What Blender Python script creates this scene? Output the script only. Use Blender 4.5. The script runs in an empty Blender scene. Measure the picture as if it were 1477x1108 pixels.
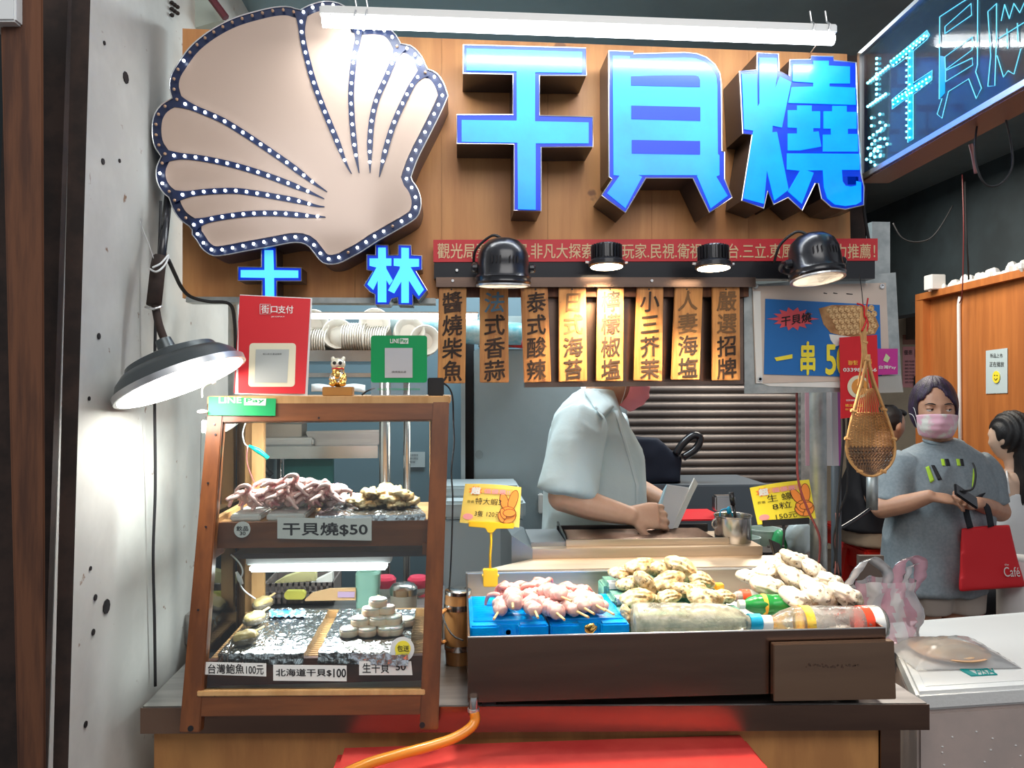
import bpy, bmesh, math, random
from mathutils import Vector, Matrix, noise
random.seed(7)
V = Vector
sc = bpy.context.scene
C = sc.collection
# ------------------------------------------------------------------ camera, world, sun, exposure
FOC, CX, CY = 1100.0, 738.5, 554.0
YAW, PIT = math.radians(4.06), math.radians(0.31)
EYE = V((0, 0, 1.5))
FW = V((math.sin(YAW) * math.cos(PIT), math.cos(YAW) * math.cos(PIT), math.sin(PIT)))
RT = V((math.cos(YAW), -math.sin(YAW), 0))
UP = RT.cross(FW)
cam = bpy.data.cameras.new('camera'); cam.sensor_width = 36; cam.lens = FOC / 1477 * 36; cam.clip_start = .05
co = bpy.data.objects.new('camera', cam); C.objects.link(co)
co.matrix_world = Matrix(((RT.x, UP.x, -FW.x, 0), (RT.y, UP.y, -FW.y, 0), (RT.z, UP.z, -FW.z, 1.5), (0, 0, 0, 1)))
sc.camera = co
w = bpy.data.worlds.new('world'); w.use_nodes = True; sc.world = w
w.node_tree.nodes['Background'].inputs[0].default_value = (.86, .92, 1, 1)
w.node_tree.nodes['Background'].inputs[1].default_value = .42
sc.view_settings.view_transform = 'Standard'; sc.view_settings.look = 'None'
sc.view_settings.gamma = 1; sc.view_settings.exposure = 0.0; sc.view_settings.use_curve_mapping = False
sc.cycles.use_denoising = True
sc.cycles.max_bounces = 7; sc.cycles.transparent_max_bounces = 24
sc.cycles.caustics_reflective = False; sc.cycles.caustics_refractive = False
sc.cycles.sample_clamp_indirect = 4

def light(name, kind, loc, power, col=(1, 1, 1), size=.3, sy=None, aim=None, angle=None, blend=.5):
    l = bpy.data.lights.new(name, kind); l.energy = power; l.color = col
    if kind == 'AREA':
        l.size = size
        if sy: l.shape = 'RECTANGLE'; l.size_y = sy
    else: l.shadow_soft_size = size
    if kind == 'SPOT': l.spot_size = math.radians(angle); l.spot_blend = blend
    o = bpy.data.objects.new(name, l); C.objects.link(o); o.location = loc
    if aim is not None: o.rotation_euler = (V(aim) - V(loc)).to_track_quat('-Z', 'Y').to_euler()
    return o
# added unseen fill lights: one before the stall, then kitchen and hall
light('front_fill_light', 'AREA', (.6, -.3, 3.1), 40, (1, .97, .93), 2.4, 1.2, (.3, 2.2, 1.2))
light('kitchen_light', 'AREA', (.2, 3.0, 2.72), 50, (.85, .96, 1), 1.4, .5, (.2, 3.0, 0))
light('hall_light', 'AREA', (2.0, 4.0, 2.72), 46, (1, .93, .82), 1.0, 1.0, (2.0, 4.0, 0))

# ------------------------------------------------------------------ from the photograph to the place
def ray(px, py): return FW * FOC + RT * (px - CX) + UP * (CY - py)
def P(px, py, Y):
    r = ray(px, py); return EYE + r * (Y / r.y)
def PZ(px, py, z):
    r = ray(px, py); return EYE + r * ((z - 1.5) / r.z)
def PL(px, py, p0, n):
    r = ray(px, py); return EYE + r * ((p0 - EYE).dot(n) / r.dot(n))
def PX(px, py, X):
    r = ray(px, py); return EYE + r * (X / r.x)
def zp(ox, oy, s, pts): return [(ox + x / s, oy + y / s) for x, y in pts]

# ------------------------------------------------------------------ materials
MT = {}
def mat(name, col, rough=.5, metal=0, col2=None, ns=8, stretch=(1, 1, 1), lo=.4, hi=.6, bump=0, bs=None, emis=0, ecol=None,
        trans=0, alpha=1, spec=.5, coat=0, sss=0, spots=None, wave=None, ior=1.45, aniso=0):
    m = bpy.data.materials.new(name); m.use_nodes = True; nt = m.node_tree; N = nt.nodes; L = nt.links
    b = N['Principled BSDF']; I = b.inputs
    I['Base Color'].default_value = (*col, 1); I['Roughness'].default_value = rough; I['Metallic'].default_value = metal
    I['Specular IOR Level'].default_value = spec; I['IOR'].default_value = ior
    I['Transmission Weight'].default_value = trans; I['Alpha'].default_value = alpha
    I['Coat Weight'].default_value = coat; I['Coat Roughness'].default_value = .15
    if sss:
        I['Subsurface Weight'].default_value = sss; I['Subsurface Radius'].default_value = (.02, .01, .006); I['Subsurface Scale'].default_value = .3
    if emis:
        I['Emission Color'].default_value = (*(ecol or col), 1); I['Emission Strength'].default_value = emis
    if col2 or bump or spots:
        tc = N.new('ShaderNodeTexCoord'); mp = N.new('ShaderNodeMapping'); mp.inputs['Scale'].default_value = stretch
        L.new(tc.outputs['Object'], mp.inputs[0])
        src = None
        if col2:
            if wave:
                nz = N.new('ShaderNodeTexWave'); nz.inputs['Scale'].default_value = ns; nz.inputs['Distortion'].default_value = wave; nz.inputs['Detail'].default_value = 3
                nz.inputs['Detail Scale'].default_value = 1.5
                out = nz.outputs['Fac']
            else:
                nz = N.new('ShaderNodeTexNoise'); nz.inputs['Scale'].default_value = ns; nz.inputs['Detail'].default_value = 6; nz.inputs['Roughness'].default_value = .6
                out = nz.outputs['Fac']
            L.new(mp.outputs[0], nz.inputs['Vector'])
            cr = N.new('ShaderNodeValToRGB'); cr.color_ramp.elements[0].position = lo; cr.color_ramp.elements[1].position = hi
            cr.color_ramp.elements[0].color = (*col, 1); cr.color_ramp.elements[1].color = (*col2, 1)
            L.new(out, cr.inputs[0]); src = cr.outputs[0]
        if spots:
            sz, thr, scol = spots
            n3 = N.new('ShaderNodeTexNoise'); n3.inputs['Scale'].default_value = sz; n3.inputs['Detail'].default_value = 3
            L.new(tc.outputs['Object'], n3.inputs['Vector'])
            c3 = N.new('ShaderNodeValToRGB'); c3.color_ramp.elements[0].position = thr; c3.color_ramp.elements[1].position = thr + .05
            c3.color_ramp.elements[0].color = (0, 0, 0, 1); c3.color_ramp.elements[1].color = (1, 1, 1, 1)
            L.new(n3.outputs['Fac'], c3.inputs[0])
            mx = N.new('ShaderNodeMix'); mx.data_type = 'RGBA'; L.new(c3.outputs[0], mx.inputs[0])
            if src: L.new(src, mx.inputs[6])
            else: mx.inputs[6].default_value = (*col, 1)
            mx.inputs[7].default_value = (*scol, 1); src = mx.outputs[2]
        if src:
            L.new(src, I['Emission Color'] if emis else I['Base Color'])
        if bump:
            n2 = N.new('ShaderNodeTexNoise'); n2.inputs['Scale'].default_value = bs or ns; n2.inputs['Detail'].default_value = 5
            L.new(mp.outputs[0], n2.inputs['Vector'])
            bp = N.new('ShaderNodeBump'); bp.inputs['Strength'].default_value = bump; bp.inputs['Distance'].default_value = .004
            L.new(n2.outputs['Fac'], bp.inputs['Height']); L.new(bp.outputs[0], I['Normal'])
    MT[name] = m; return m
def glassmat(name, tint=(1, 1, 1), refl=1.0, rough=.02, opq=0, ocol=(1, 1, 1), bump=0):
    m = bpy.data.materials.new(name); m.use_nodes = True; nt = m.node_tree; N = nt.nodes; L = nt.links
    N.remove(N['Principled BSDF']); out = N['Material Output']
    t = N.new('ShaderNodeBsdfTransparent'); t.inputs[0].default_value = (*tint, 1)
    g = N.new('ShaderNodeBsdfGlossy'); g.inputs['Roughness'].default_value = rough
    f = N.new('ShaderNodeFresnel'); f.inputs[0].default_value = 1.0 + .45 * refl
    mx = N.new('ShaderNodeMixShader'); L.new(f.outputs[0], mx.inputs[0])
    first = t.outputs[0]
    if opq:
        d = N.new('ShaderNodeBsdfDiffuse'); d.inputs[0].default_value = (*ocol, 1)
        tl = N.new('ShaderNodeBsdfTranslucent'); tl.inputs[0].default_value = (*ocol, 1)
        ad = N.new('ShaderNodeMixShader'); ad.inputs[0].default_value = .4; L.new(d.outputs[0], ad.inputs[1]); L.new(tl.outputs[0], ad.inputs[2])
        m2 = N.new('ShaderNodeMixShader'); m2.inputs[0].default_value = opq; L.new(t.outputs[0], m2.inputs[1]); L.new(ad.outputs[0], m2.inputs[2]); first = m2.outputs[0]
    L.new(first, mx.inputs[1]); L.new(g.outputs[0], mx.inputs[2]); L.new(mx.outputs[0], out.inputs[0])
    if bump:
        tc = N.new('ShaderNodeTexCoord'); n2 = N.new('ShaderNodeTexNoise'); n2.inputs['Scale'].default_value = 34; n2.inputs['Detail'].default_value = 4; L.new(tc.outputs['Object'], n2.inputs[0])
        bp = N.new('ShaderNodeBump'); bp.inputs['Strength'].default_value = bump; bp.inputs['Distance'].default_value = .006; L.new(n2.outputs[0], bp.inputs['Height'])
        for nd in N:
            if 'Normal' in nd.inputs and nd is not bp: L.new(bp.outputs[0], nd.inputs['Normal'])
        if opq:
            cr = N.new('ShaderNodeMapRange'); cr.inputs[1].default_value = .35; cr.inputs[2].default_value = .65; cr.inputs[3].default_value = opq * .55; cr.inputs[4].default_value = min(1, opq * 1.4); L.new(n2.outputs[0], cr.inputs[0]); L.new(cr.outputs[0], m2.inputs[0])
    MT[name] = m; return m

# ------------------------------------------------------------------ mesh builder
class MB:
    def __init__(s): s.v = []; s.f = []
    def add(s, vs, fs):
        b = len(s.v); s.v += [V(x) for x in vs]; s.f += [tuple(b + i for i in f) for f in fs]; return s
    def box(s, lo, hi):
        (a, b, c), (d, e, f) = lo, hi
        return s.hexa([(a, b, c), (d, b, c), (d, e, c), (a, e, c)], [(a, b, f), (d, b, f), (d, e, f), (a, e, f)])
    def hexa(s, A, B):
        n = len(A); fs = [tuple(reversed(range(n))), tuple(range(n, 2 * n))]
        fs += [(i, (i + 1) % n, n + (i + 1) % n, n + i) for i in range(n)]
        return s.add(list(A) + list(B), fs)
    def prism(s, pts, vec):
        vec = V(vec); return s.hexa([V(p) + vec for p in pts], [V(p) for p in pts])
    def pp(s, pxs, Y, t):                       # polygon traced at depth Y, thickness t away from the lens
        return s.prism([P(x, y, Y) for x, y in pxs], (0, t, 0))
    def pr(s, x0, y0, x1, y1, Y, t): return s.pp([(x0, y0), (x1, y0), (x1, y1), (x0, y1)], Y, t)
    def obox(s, c, u, v, n):                     # oriented box, half vectors
        c, u, v, n = V(c), V(u), V(v), V(n)
        A = [c - u - v - n, c + u - v - n, c + u + v - n, c - u + v - n]
        return s.hexa(A, [p + 2 * n for p in A])
    def tube(s, pts, r, n=8, cap=True, flat=1.0, up=None):
        pts = [V(p) for p in pts]; m = len(pts); R = r if isinstance(r, (list, tuple)) else [r] * m
        vs = []; fs = []; prev = None
        for i, p in enumerate(pts):
            t = (pts[min(i + 1, m - 1)] - pts[max(i - 1, 0)])
            if t.length < 1e-9: t = V((0, 0, 1))
            t.normalize()
            if prev is None:
                a = V(up) if up is not None else (V((0, 0, 1)) if abs(t.z) < .9 else V((1, 0, 0)))
                prev = a
            a = prev - t * prev.dot(t)
            if a.length < 1e-6: a = V((1, 0, 0)) - t * t.x
            a.normalize(); prev = a; b = t.cross(a)
            for k in range(n):
                th = 2 * math.pi * k / n; vs.append(p + a * (math.cos(th) * R[i] * flat) + b * (math.sin(th) * R[i]))
        for i in range(m - 1):
            for k in range(n):
                fs.append((i * n + k, i * n + (k + 1) % n, (i + 1) * n + (k + 1) % n, (i + 1) * n + k))
        if cap: fs += [tuple(reversed(range(n))), tuple((m - 1) * n + k for k in range(n))]
        return s.add(vs, fs)
    def ribbon(s, pts, wv, t):                   # flat band along pts; wv half-width vectors, t thickness vector
        A = [V(p) + V(q) for p, q in zip(pts, wv)]; B = [V(p) - V(q) for p, q in zip(pts, wv)]; t = V(t); n = len(A)
        vs = A + B + [a + t for a in A] + [b + t for b in B]; fs = []
        for i in range(n - 1):
            fs += [(i, i + 1, n + i + 1, n + i), (2 * n + i, 3 * n + i, 3 * n + i + 1, 2 * n + i + 1), (i, 2 * n + i, 2 * n + i + 1, i + 1), (n + i, n + i + 1, 3 * n + i + 1, 3 * n + i)]
        fs += [(0, n, 3 * n, 2 * n), (n - 1, 3 * n - 1, 4 * n - 1, 2 * n - 1)]
        return s.add(vs, fs)
    def lathe(s, c, prof, n=24, ax=(0, 0, 1)):   # prof [(r, h)]
        ax = V(ax).normalized(); a = (V((1, 0, 0)) if abs(ax.x) < .9 else V((0, 1, 0))); a = (a - ax * a.dot(ax)).normalized(); b = ax.cross(a); c = V(c)
        vs = []; fs = []; m = len(prof)
        for r, h in prof:
            for k in range(n):
                th = 2 * math.pi * k / n; vs.append(c + ax * h + (a * math.cos(th) + b * math.sin(th)) * max(r, 1e-5))
        for i in range(m - 1):
            for k in range(n): fs.append((i * n + k, i * n + (k + 1) % n, (i + 1) * n + (k + 1) % n, (i + 1) * n + k))
        fs += [tuple(reversed(range(n))), tuple((m - 1) * n + k for k in range(n))]
        return s.add(vs, fs)
    def ell(s, c, r, n=14, m=9, R=None, fn=None):  # ellipsoid with optional rotation and deformation
        c = V(c); vs = []; fs = []
        r = (r, r, r) if not isinstance(r, (tuple, list)) else r
        for i in range(m + 1):
            ph = math.pi * i / m
            for k in range(n):
                th = 2 * math.pi * k / n
                u = V((math.sin(ph) * math.cos(th), math.sin(ph) * math.sin(th), math.cos(ph)))
                p = V((u.x * r[0], u.y * r[1], u.z * r[2]))
                if fn: p = fn(p, u)
                if R is not None: p = R @ p
                vs.append(c + p)
        for i in range(m):
            for k in range(n):
                q = (i * n + k, i * n + (k + 1) % n, (i + 1) * n + (k + 1) % n, (i + 1) * n + k)
                fs.append(tuple(reversed(q)))
        return s.add(vs, fs)
    def loft(s, rings, n=28, pw=2.3):            # rings [(centre, rx, ry)] in z order or with axes
        vs = []; fs = []; m = len(rings)
        for rg in rings:
            c, rx, ry = V(rg[0]), V(rg[1]), V(rg[2])
            for k in range(n):
                th = 2 * math.pi * k / n; ct, st = math.cos(th), math.sin(th)
                vs.append(c + rx * (abs(ct) ** (2 / pw) * (1 if ct > 0 else -1)) + ry * (abs(st) ** (2 / pw) * (1 if st > 0 else -1)))
        for i in range(m - 1):
            for k in range(n): fs.append((i * n + k, i * n + (k + 1) % n, (i + 1) * n + (k + 1) % n, (i + 1) * n + k))
        fs += [tuple(reversed(range(n))), tuple((m - 1) * n + k for k in range(n))]
        return s.add(vs, fs)
    def sheet(s, grid, t):                       # grid[i][j] points, thickness vector or None
        m, n = len(grid), len(grid[0]); vs = [p for r in grid for p in r]; fs = []
        for i in range(m - 1):
            for j in range(n - 1): fs.append((i * n + j, i * n + j + 1, (i + 1) * n + j + 1, (i + 1) * n + j))
        if t is not None:
            t = V(t); o = m * n; vs = vs + [V(p) + t for p in vs]
            fs += [tuple(reversed([o + i for i in f])) for f in fs]
            bd = [j for j in range(n)] + [i * n + n - 1 for i in range(1, m)] + [(m - 1) * n + j for j in range(n - 2, -1, -1)] + [i * n for i in range(m - 2, 0, -1)]
            for a, b in zip(bd, bd[1:] + bd[:1]): fs.append((b, a, o + a, o + b))
        return s.add(vs, fs)
    def mesh(s, name):
        me = bpy.data.meshes.new(name); me.from_pydata([tuple(x) for x in s.v], [], s.f); me.update()
        bm = bmesh.new(); bm.from_mesh(me); bmesh.ops.remove_doubles(bm, verts=bm.verts, dist=1e-5)
        bmesh.ops.recalc_face_normals(bm, faces=bm.faces); bm.to_mesh(me); bm.free(); return me
    def build(s, name, m, parent=None, smooth=False, bevel=0, kind=None, label=None):
        me = s.mesh(name)
        if bevel:
            bm = bmesh.new(); bm.from_mesh(me)
            es = [e for e in bm.edges if len(e.link_faces) == 2 and e.calc_face_angle(0) > .5]
            bmesh.ops.bevel(bm, geom=es, offset=bevel, segments=2, affect='EDGES', clamp_overlap=True); bm.to_mesh(me); bm.free()
        return link(name, me, m, parent, smooth, kind, label)
def link(name, me, m, parent=None, smooth=False, kind=None, label=None):
    me.materials.clear(); me.materials.append(MT[m] if isinstance(m, str) else m)
    if smooth:
        for p in me.polygons: p.use_smooth = True
        if smooth == 'auto': me.set_sharp_from_angle(angle=math.radians(38))
    o = bpy.data.objects.new(name, me); C.objects.link(o)
    if parent is not None:
        o.parent = parent; o.location = -worldloc(parent)
    if kind: o['kind'] = kind
    if label: o['label'] = label
    return o
def worldloc(o):
    p = V(o.location)
    return p + worldloc(o.parent) if o.parent else p
def tag(o, label, cat, group=None):
    o['label'] = label; o['category'] = cat
    if group: o['group'] = group
    return o
def thing(name, label, cat, loc=(0, 0, 0), group=None):
    o = bpy.data.objects.new(name, None); o.empty_display_size = .05; C.objects.link(o); o.location = loc
    return tag(o, label, cat, group)
def struct(o): o['kind'] = 'structure'; return o
def kids(o): return [c for c in bpy.data.objects if c.parent == o]
def dup(root, loc=None, rot=None, scale=None, label=None, group=None):
    def rec(o, par):
        c = o.copy(); C.objects.link(c)
        if par: c.parent = par
        for ch in o.children: rec(ch, c)
        return c
    r = rec(root, None)
    if loc is not None: r.location = loc
    if rot is not None: r.rotation_euler = rot
    if scale is not None: r.scale = scale if isinstance(scale, tuple) else (scale,) * 3
    if label: r['label'] = label
    if group: r['group'] = group
    return r
def organic(mb, vox, smooth=4, fn=None):
    me = mb.mesh('tmp'); o = bpy.data.objects.new('tmp', me); C.objects.link(o)
    r = o.modifiers.new('r', 'REMESH'); r.mode = 'VOXEL'; r.voxel_size = vox
    if smooth:
        s = o.modifiers.new('s', 'SMOOTH'); s.factor = .5; s.iterations = smooth
    dg = bpy.context.evaluated_depsgraph_get(); dg.update()
    m2 = bpy.data.meshes.new_from_object(o.evaluated_get(dg)); bpy.data.objects.remove(o); bpy.data.meshes.remove(me)
    if fn:
        nn = [v.normal.copy() for v in m2.vertices]
        for v, n in zip(m2.vertices, nn): v.co = fn(v.co.copy(), n)
    return m2
def crsp(pts, k=6, closed=False):
    pts = [V(p) for p in pts]; n = len(pts); out = []
    rng = range(n) if closed else range(n - 1)
    for i in rng:
        if closed: a, b, c, d = pts[i - 1], pts[i], pts[(i + 1) % n], pts[(i + 2) % n]
        else: a, b, c, d = pts[max(i - 1, 0)], pts[i], pts[i + 1], pts[min(i + 2, n - 1)]
        for j in range(k):
            t = j / k; out.append(.5 * ((2 * b) + (c - a) * t + (2 * a - 5 * b + 4 * c - d) * t * t + (3 * b - a - 3 * c + d) * t ** 3))
    if not closed: out.append(pts[-1])
    return out
def resample(pts, step):
    out = [pts[0]]; acc = 0
    for a, b in zip(pts, pts[1:]):
        L = (b - a).length
        while acc + L >= step and L > 1e-9:
            a = a + (b - a) * ((step - acc) / L); out.append(a); L = (b - a).length; acc = 0
        acc += L
    return out
def NZ(p, s=1.0, seed=0): return noise.noise(V(p) * s + V((seed * 7.3, seed * 3.1, seed * 5.7)))

# ------------------------------------------------------------------ writing
_TX = {}
def glyphs(body, bold=0.0, res=3):
    k = (body, res)
    if k not in _TX:
        c = bpy.data.curves.new('t', 'FONT'); c.body = body; c.size = 1; c.resolution_u = res; c.fill_mode = 'FRONT'
        o = bpy.data.objects.new('t', c); C.objects.link(o); dg = bpy.context.evaluated_depsgraph_get()
        m = bpy.data.meshes.new_from_object(o.evaluated_get(dg))
        _TX[k] = ([v.co.xy.copy() for v in m.vertices], [tuple(p.vertices) for p in m.polygons])
        bpy.data.objects.remove(o); bpy.data.curves.remove(c); bpy.data.meshes.remove(m)
    return _TX[k]
def text_on(mb, body, O, U, W, bold=0.0, em=False, rot=0, off=(0, -.0012, 0)):
    """body fitted into the parallelogram O (lower left), U (width vector), W (height vector)"""
    vs, fs = glyphs(body, bold)
    if not vs: return mb
    xs = [v.x for v in vs]; ys = [v.y for v in vs]
    x0, x1, y0, y1 = min(xs), max(xs), min(ys), max(ys)
    if em: x0, x1, y0, y1 = 0, 1, -.1, .86
    cr, sr = math.cos(rot), math.sin(rot); out = []
    for v in vs:
        a = (v.x - x0) / (x1 - x0) - .5; b = (v.y - y0) / (y1 - y0) - .5
        a, b = a * cr - b * sr, a * sr + b * cr
        out.append(V(O) + V(U) * (a + .5) + V(W) * (b + .5) + V(off))
    mb.add(out, fs)
    if bold:
        nx = V(U).cross(V(W)); nx.normalize(); sx = (V(U) / max(x1 - x0, .01)); sz = V(W) / max(y1 - y0, .01)
        for i, (p, q) in enumerate(((1, 0), (-1, 0), (0, 1), (0, -1), (.7, .7), (-.7, -.7))): mb.add([v + (sx * p + sz * q) * bold + nx * (.00002 * (i + 1)) for v in out], fs)
    return mb
def text_px(mb, body, x0, y0, x1, y1, Y, **k):
    O = P(x0, y1, Y); return text_on(mb, body, O, P(x1, y1, Y) - O, P(x0, y0, Y) - O, **k)
def textobj(name, mb, m, parent):
    me = bpy.data.meshes.new(name); me.from_pydata([tuple(v) for v in mb.v], [], mb.f); me.update()
    return link(name, me, m, parent)
# ------------------------------------------------------------------ the materials of the place
mat('white_wall', (.62, .62, .58), .8, col2=(.50, .50, .47), ns=2.5, bump=.25, bs=14, spots=(26, .70, (.22, .13, .08)))
mat('old_edge', (.045, .026, .02), .8, col2=(.02, .013, .011), ns=12, bump=.5)
mat('plank', (.15, .058, .027), .7, col2=(.075, .030, .017), ns=6, stretch=(8, 8, .6), bump=.4)
mat('gravel_wall', (.16, .14, .10), .95, col2=(.05, .045, .035), ns=60, bump=.8)
mat('cream_wall', (.62, .50, .34), .8, col2=(.5, .4, .28), ns=3)
mat('dark_teal', (.022, .034, .040), .75, col2=(.015, .023, .027), ns=4, bump=.2)
mat('ceiling_teal', (.13, .19, .215), .6, col2=(.10, .15, .175), ns=2)
mat('floor_tile', (.16, .12, .10), .35, col2=(.10, .07, .06), ns=5)
mat('orange_laminate', (.50, .17, .045), .45, col2=(.40, .13, .035), ns=3, stretch=(6, 6, .5))
mat('signboard_wood', (.66, .31, .11), .45, col2=(.55, .235, .08), ns=2.2, stretch=(9, 9, .8), bump=.12, bs=9, spots=(13, .71, (.30, .13, .06)))
mat('case_wood', (.205, .062, .014), .42, col2=(.13, .038, .009), ns=4, stretch=(7, 7, .8), bump=.15, coat=.3)
mat('case_wood_flat', (.205, .062, .014), .42, col2=(.13, .038, .009), ns=4, stretch=(.8, 7, 7), bump=.15, coat=.3)
mat('pale_wood', (.62, .36, .15), .5, col2=(.50, .27, .10), ns=4, stretch=(6, 6, .7), bump=.1)
mat('tag_wood', (.60, .28, .085), .5, col2=(.40, .16, .045), ns=5, stretch=(14, 14, 1.1), bump=.2, spots=(30, .68, (.22, .08, .03)))
mat('plywood', (.58, .28, .095), .55, col2=(.44, .20, .07), ns=2.5, stretch=(5, 5, 1), bump=.1, spots=(7, .68, (.18, .09, .05)))
mat('steel', (.62, .60, .58), .22, 1, col2=(.52, .50, .48), ns=3, bump=.05, bs=4)
mat('brushed_steel', (.50, .48, .46), .34, 1, col2=(.38, .36, .35), ns=4, stretch=(.5, 8, 8), bump=.05, bs=10)
mat('warm_steel', (.74, .60, .46), .42, 1, col2=(.62, .50, .38), ns=3, stretch=(.5, 6, 6), bump=.05, bs=8)  # golden cast of the warm lamps put into the steel colour
mat('panel_steel', (.52, .35, .24), .26, 1, col2=(.42, .28, .20), ns=2, stretch=(.6, 5, 5), bump=.05, bs=7)  # lighter bronze copy of the tray steel; warm reflections put into its colour
mat('tray_steel', (.31, .205, .155), .25, 1, col2=(.23, .155, .125), ns=2, stretch=(.6, 5, 5), bump=.05, bs=7)  # brown of reflected surroundings put into the base colour
mat('galvanised', (.50, .53, .52), .45, .8, col2=(.36, .39, .39), ns=18, bump=.1)
mat('black_metal', (.018, .018, .022), .28, .3, coat=.4)
mat('matt_black', (.012, .012, .014), .6)
mat('rubber', (.02, .02, .022), .7)
mat('silver_edge', (.75, .75, .75), .3, .8)
mat('sign_can', (.025, .022, .028), .35, .2, coat=.3)
mat('navy', (.006, .016, .065), .35, coat=.3)
mat('shell_face', (.50, .375, .305), .38, coat=.15)
mat('letter_navy', (.0, .03, .45), .3, emis=.55, ecol=(.0, .035, .62))
mat('letter_blue', (.0, .17, .95), .3, emis=1.0, col2=(.0, .42, 1.0), ns=3.2, lo=.35, hi=.65, coat=.3)
mat('small_letter', (.05, .5, 1), .3, emis=1.15, ecol=(.09, .52, 1))
mat('led_on', (1, 1, 1), .3, emis=9, ecol=(.85, .93, 1))
mat('led_cyan', (.3, .9, 1), .3, emis=5, ecol=(.2, .85, 1))
mat('led_off', (.45, .28, .18), .3)
mat('tube_glow', (1, 1, 1), .3, emis=11, ecol=(.95, 1, 1))
mat('case_glow', (1, 1, 1), .3, emis=7, ecol=(.9, .98, 1))
mat('warm_glow', (1, .9, .75), .3, emis=14, ecol=(1, .80, .55))
mat('lamp_glow', (1, 1, 1), .3, emis=6, ecol=(1, .97, .9))
mat('white_plastic', (.75, .75, .73), .35)
mat('paper', (.78, .77, .73), .7)
mat('white_paint', (.72, .74, .74), .45)
mat('ink', (.012, .01, .012), .6)
mat('brush_ink', (.018, .009, .006), .7, col2=(.05, .024, .014), ns=30)
mat('red_print', (.62, .012, .02), .45)
mat('banner_red', (.60, .03, .04), .45)
mat('banner_text', (.72, .52, .30), .5)
mat('green_print', (.0, .30, .085), .4)
mat('magenta_print', (.50, .03, .27), .5)
mat('blue_print', (.015, .15, .46), .45)
mat('yellow_print', (.90, .75, .05), .5)
mat('yellow_card', (.85, .62, .13), .55)
mat('card_orange', (.90, .28, .05), .6)
mat('card_dark', (.22, .07, .02), .6)
mat('yellow_plastic', (.85, .50, .02), .3)
mat('pink_print', (.85, .35, .35), .6)
mat('starburst', (.80, .10, .12), .6)
mat('toast', (.55, .30, .12), .6, col2=(.32, .14, .05), ns=20)
mat('gold', (.95, .58, .16), .22, 1)
mat('grey_fridge', (.32, .40, .43), .45, col2=(.29, .365, .39), ns=3, spots=(9, .69, (.17, .20, .21)))
mat('pale_fridge', (.40, .47, .49), .4)
mat('slate_panel', (.12, .19, .23), .5)
mat('shutter', (.26, .225, .205), .42, .55, col2=(.19, .165, .155), ns=3)
mat('blue_wrap', (.12, .42, .52), .3, col2=(.5, .65, .68), ns=14)
mat('skin_man', (.64, .38, .26), .5, sss=.15, col2=(.58, .33, .22), ns=14)
mat('skin_woman', (.56, .30, .19), .5, sss=.15, col2=(.50, .26, .17), ns=14)
mat('skin_pale', (.62, .42, .31), .5, sss=.15)
mat('white_shirt', (.64, .78, .81), .8, bump=.15, bs=60)
mat('grey_tee', (.25, .29, .315), .85, col2=(.21, .25, .275), ns=90, bump=.15, bs=120)
mat('black_cloth', (.012, .014, .02), .8)
mat('khaki', (.36, .29, .21), .85)
mat('shorts', (.36, .31, .27), .85)
mat('trousers', (.03, .035, .05), .85)
mat('white_top', (.68, .68, .68), .8)
mat('hair_black', (.010, .009, .010), .45, bump=.6, bs=60, stretch=(6, 6, 1))
mat('hair_purple', (.040, .020, .062), .42, col2=(.03, .02, .03), ns=12, stretch=(5, 5, 1), bump=.8, bs=50)
mat('mask_pink', (.92, .30, .35), .75, bump=.1, bs=20)
mat('mask_tie', (.80, .45, .55), .75, col2=(.78, .76, .70), ns=22, lo=.45, hi=.6)
mat('eye_white', (.8, .78, .75), .25)
mat('iris', (.02, .012, .01), .2)
mat('red_bag', (.62, .015, .022), .6)
mat('red_plastic', (.60, .02, .015), .3)
mat('red_tub', (.72, .075, .06), .25, col2=(.62, .05, .045), ns=5)
mat('styrofoam', (.72, .72, .70), .8, bump=.3, bs=90)
mat('foam_side', (.52, .42, .38), .3, coat=.4, col2=(.44, .37, .34), ns=5, bump=.35, bs=12)
mat('ice_pack', (.0, .27, .80), .2, col2=(.0, .40, .92), ns=10, bump=.25, bs=28, coat=.5, sss=.2)
mat('green_pack', (.16, .42, .36), .15, trans=.35, bump=.3, bs=30, coat=.4)
mat('squid_white', (.78, .52, .47), .25, col2=(.62, .20, .22), ns=30, lo=.50, hi=.66, bump=.3, bs=60, coat=.6, sss=.2)
mat('squid_red', (.62, .16, .15), .25, col2=(.80, .42, .38), ns=40, lo=.35, hi=.65, bump=.5, bs=90, coat=.6)
mat('squid_pink', (.92, .60, .53), .25, col2=(.66, .22, .24), ns=48, lo=.48, hi=.68, bump=.5, bs=70, coat=.6)
mat('squid_pale', (.82, .68, .66), .25, col2=(.62, .25, .28), ns=26, lo=.52, hi=.68, bump=.3, bs=60, coat=.6, sss=.15)
mat('stick', (.70, .48, .22), .6)
mat('oyster', (.64, .51, .31), .6, col2=(.30, .18, .07), ns=42, lo=.46, hi=.60, bump=1.0, bs=60, spots=(95, .60, (.14, .12, .08)))
mat('oyster_pale', (.70, .62, .50), .6, col2=(.36, .25, .13), ns=36, lo=.50, hi=.64, bump=1.0, bs=60, spots=(85, .61, (.16, .13, .10)))
mat('scallop_meat', (.92, .72, .52), .3, col2=(.82, .45, .28), ns=9, lo=.45, hi=.75, sss=.3, coat=.4)
mat('scallop_top', (.92, .86, .76), .3, sss=.3, coat=.5, bump=.2, bs=90)
mat('abalone_meat', (.62, .48, .20), .4, col2=(.50, .36, .14), ns=25, bump=.6, bs=80, coat=.4)
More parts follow.
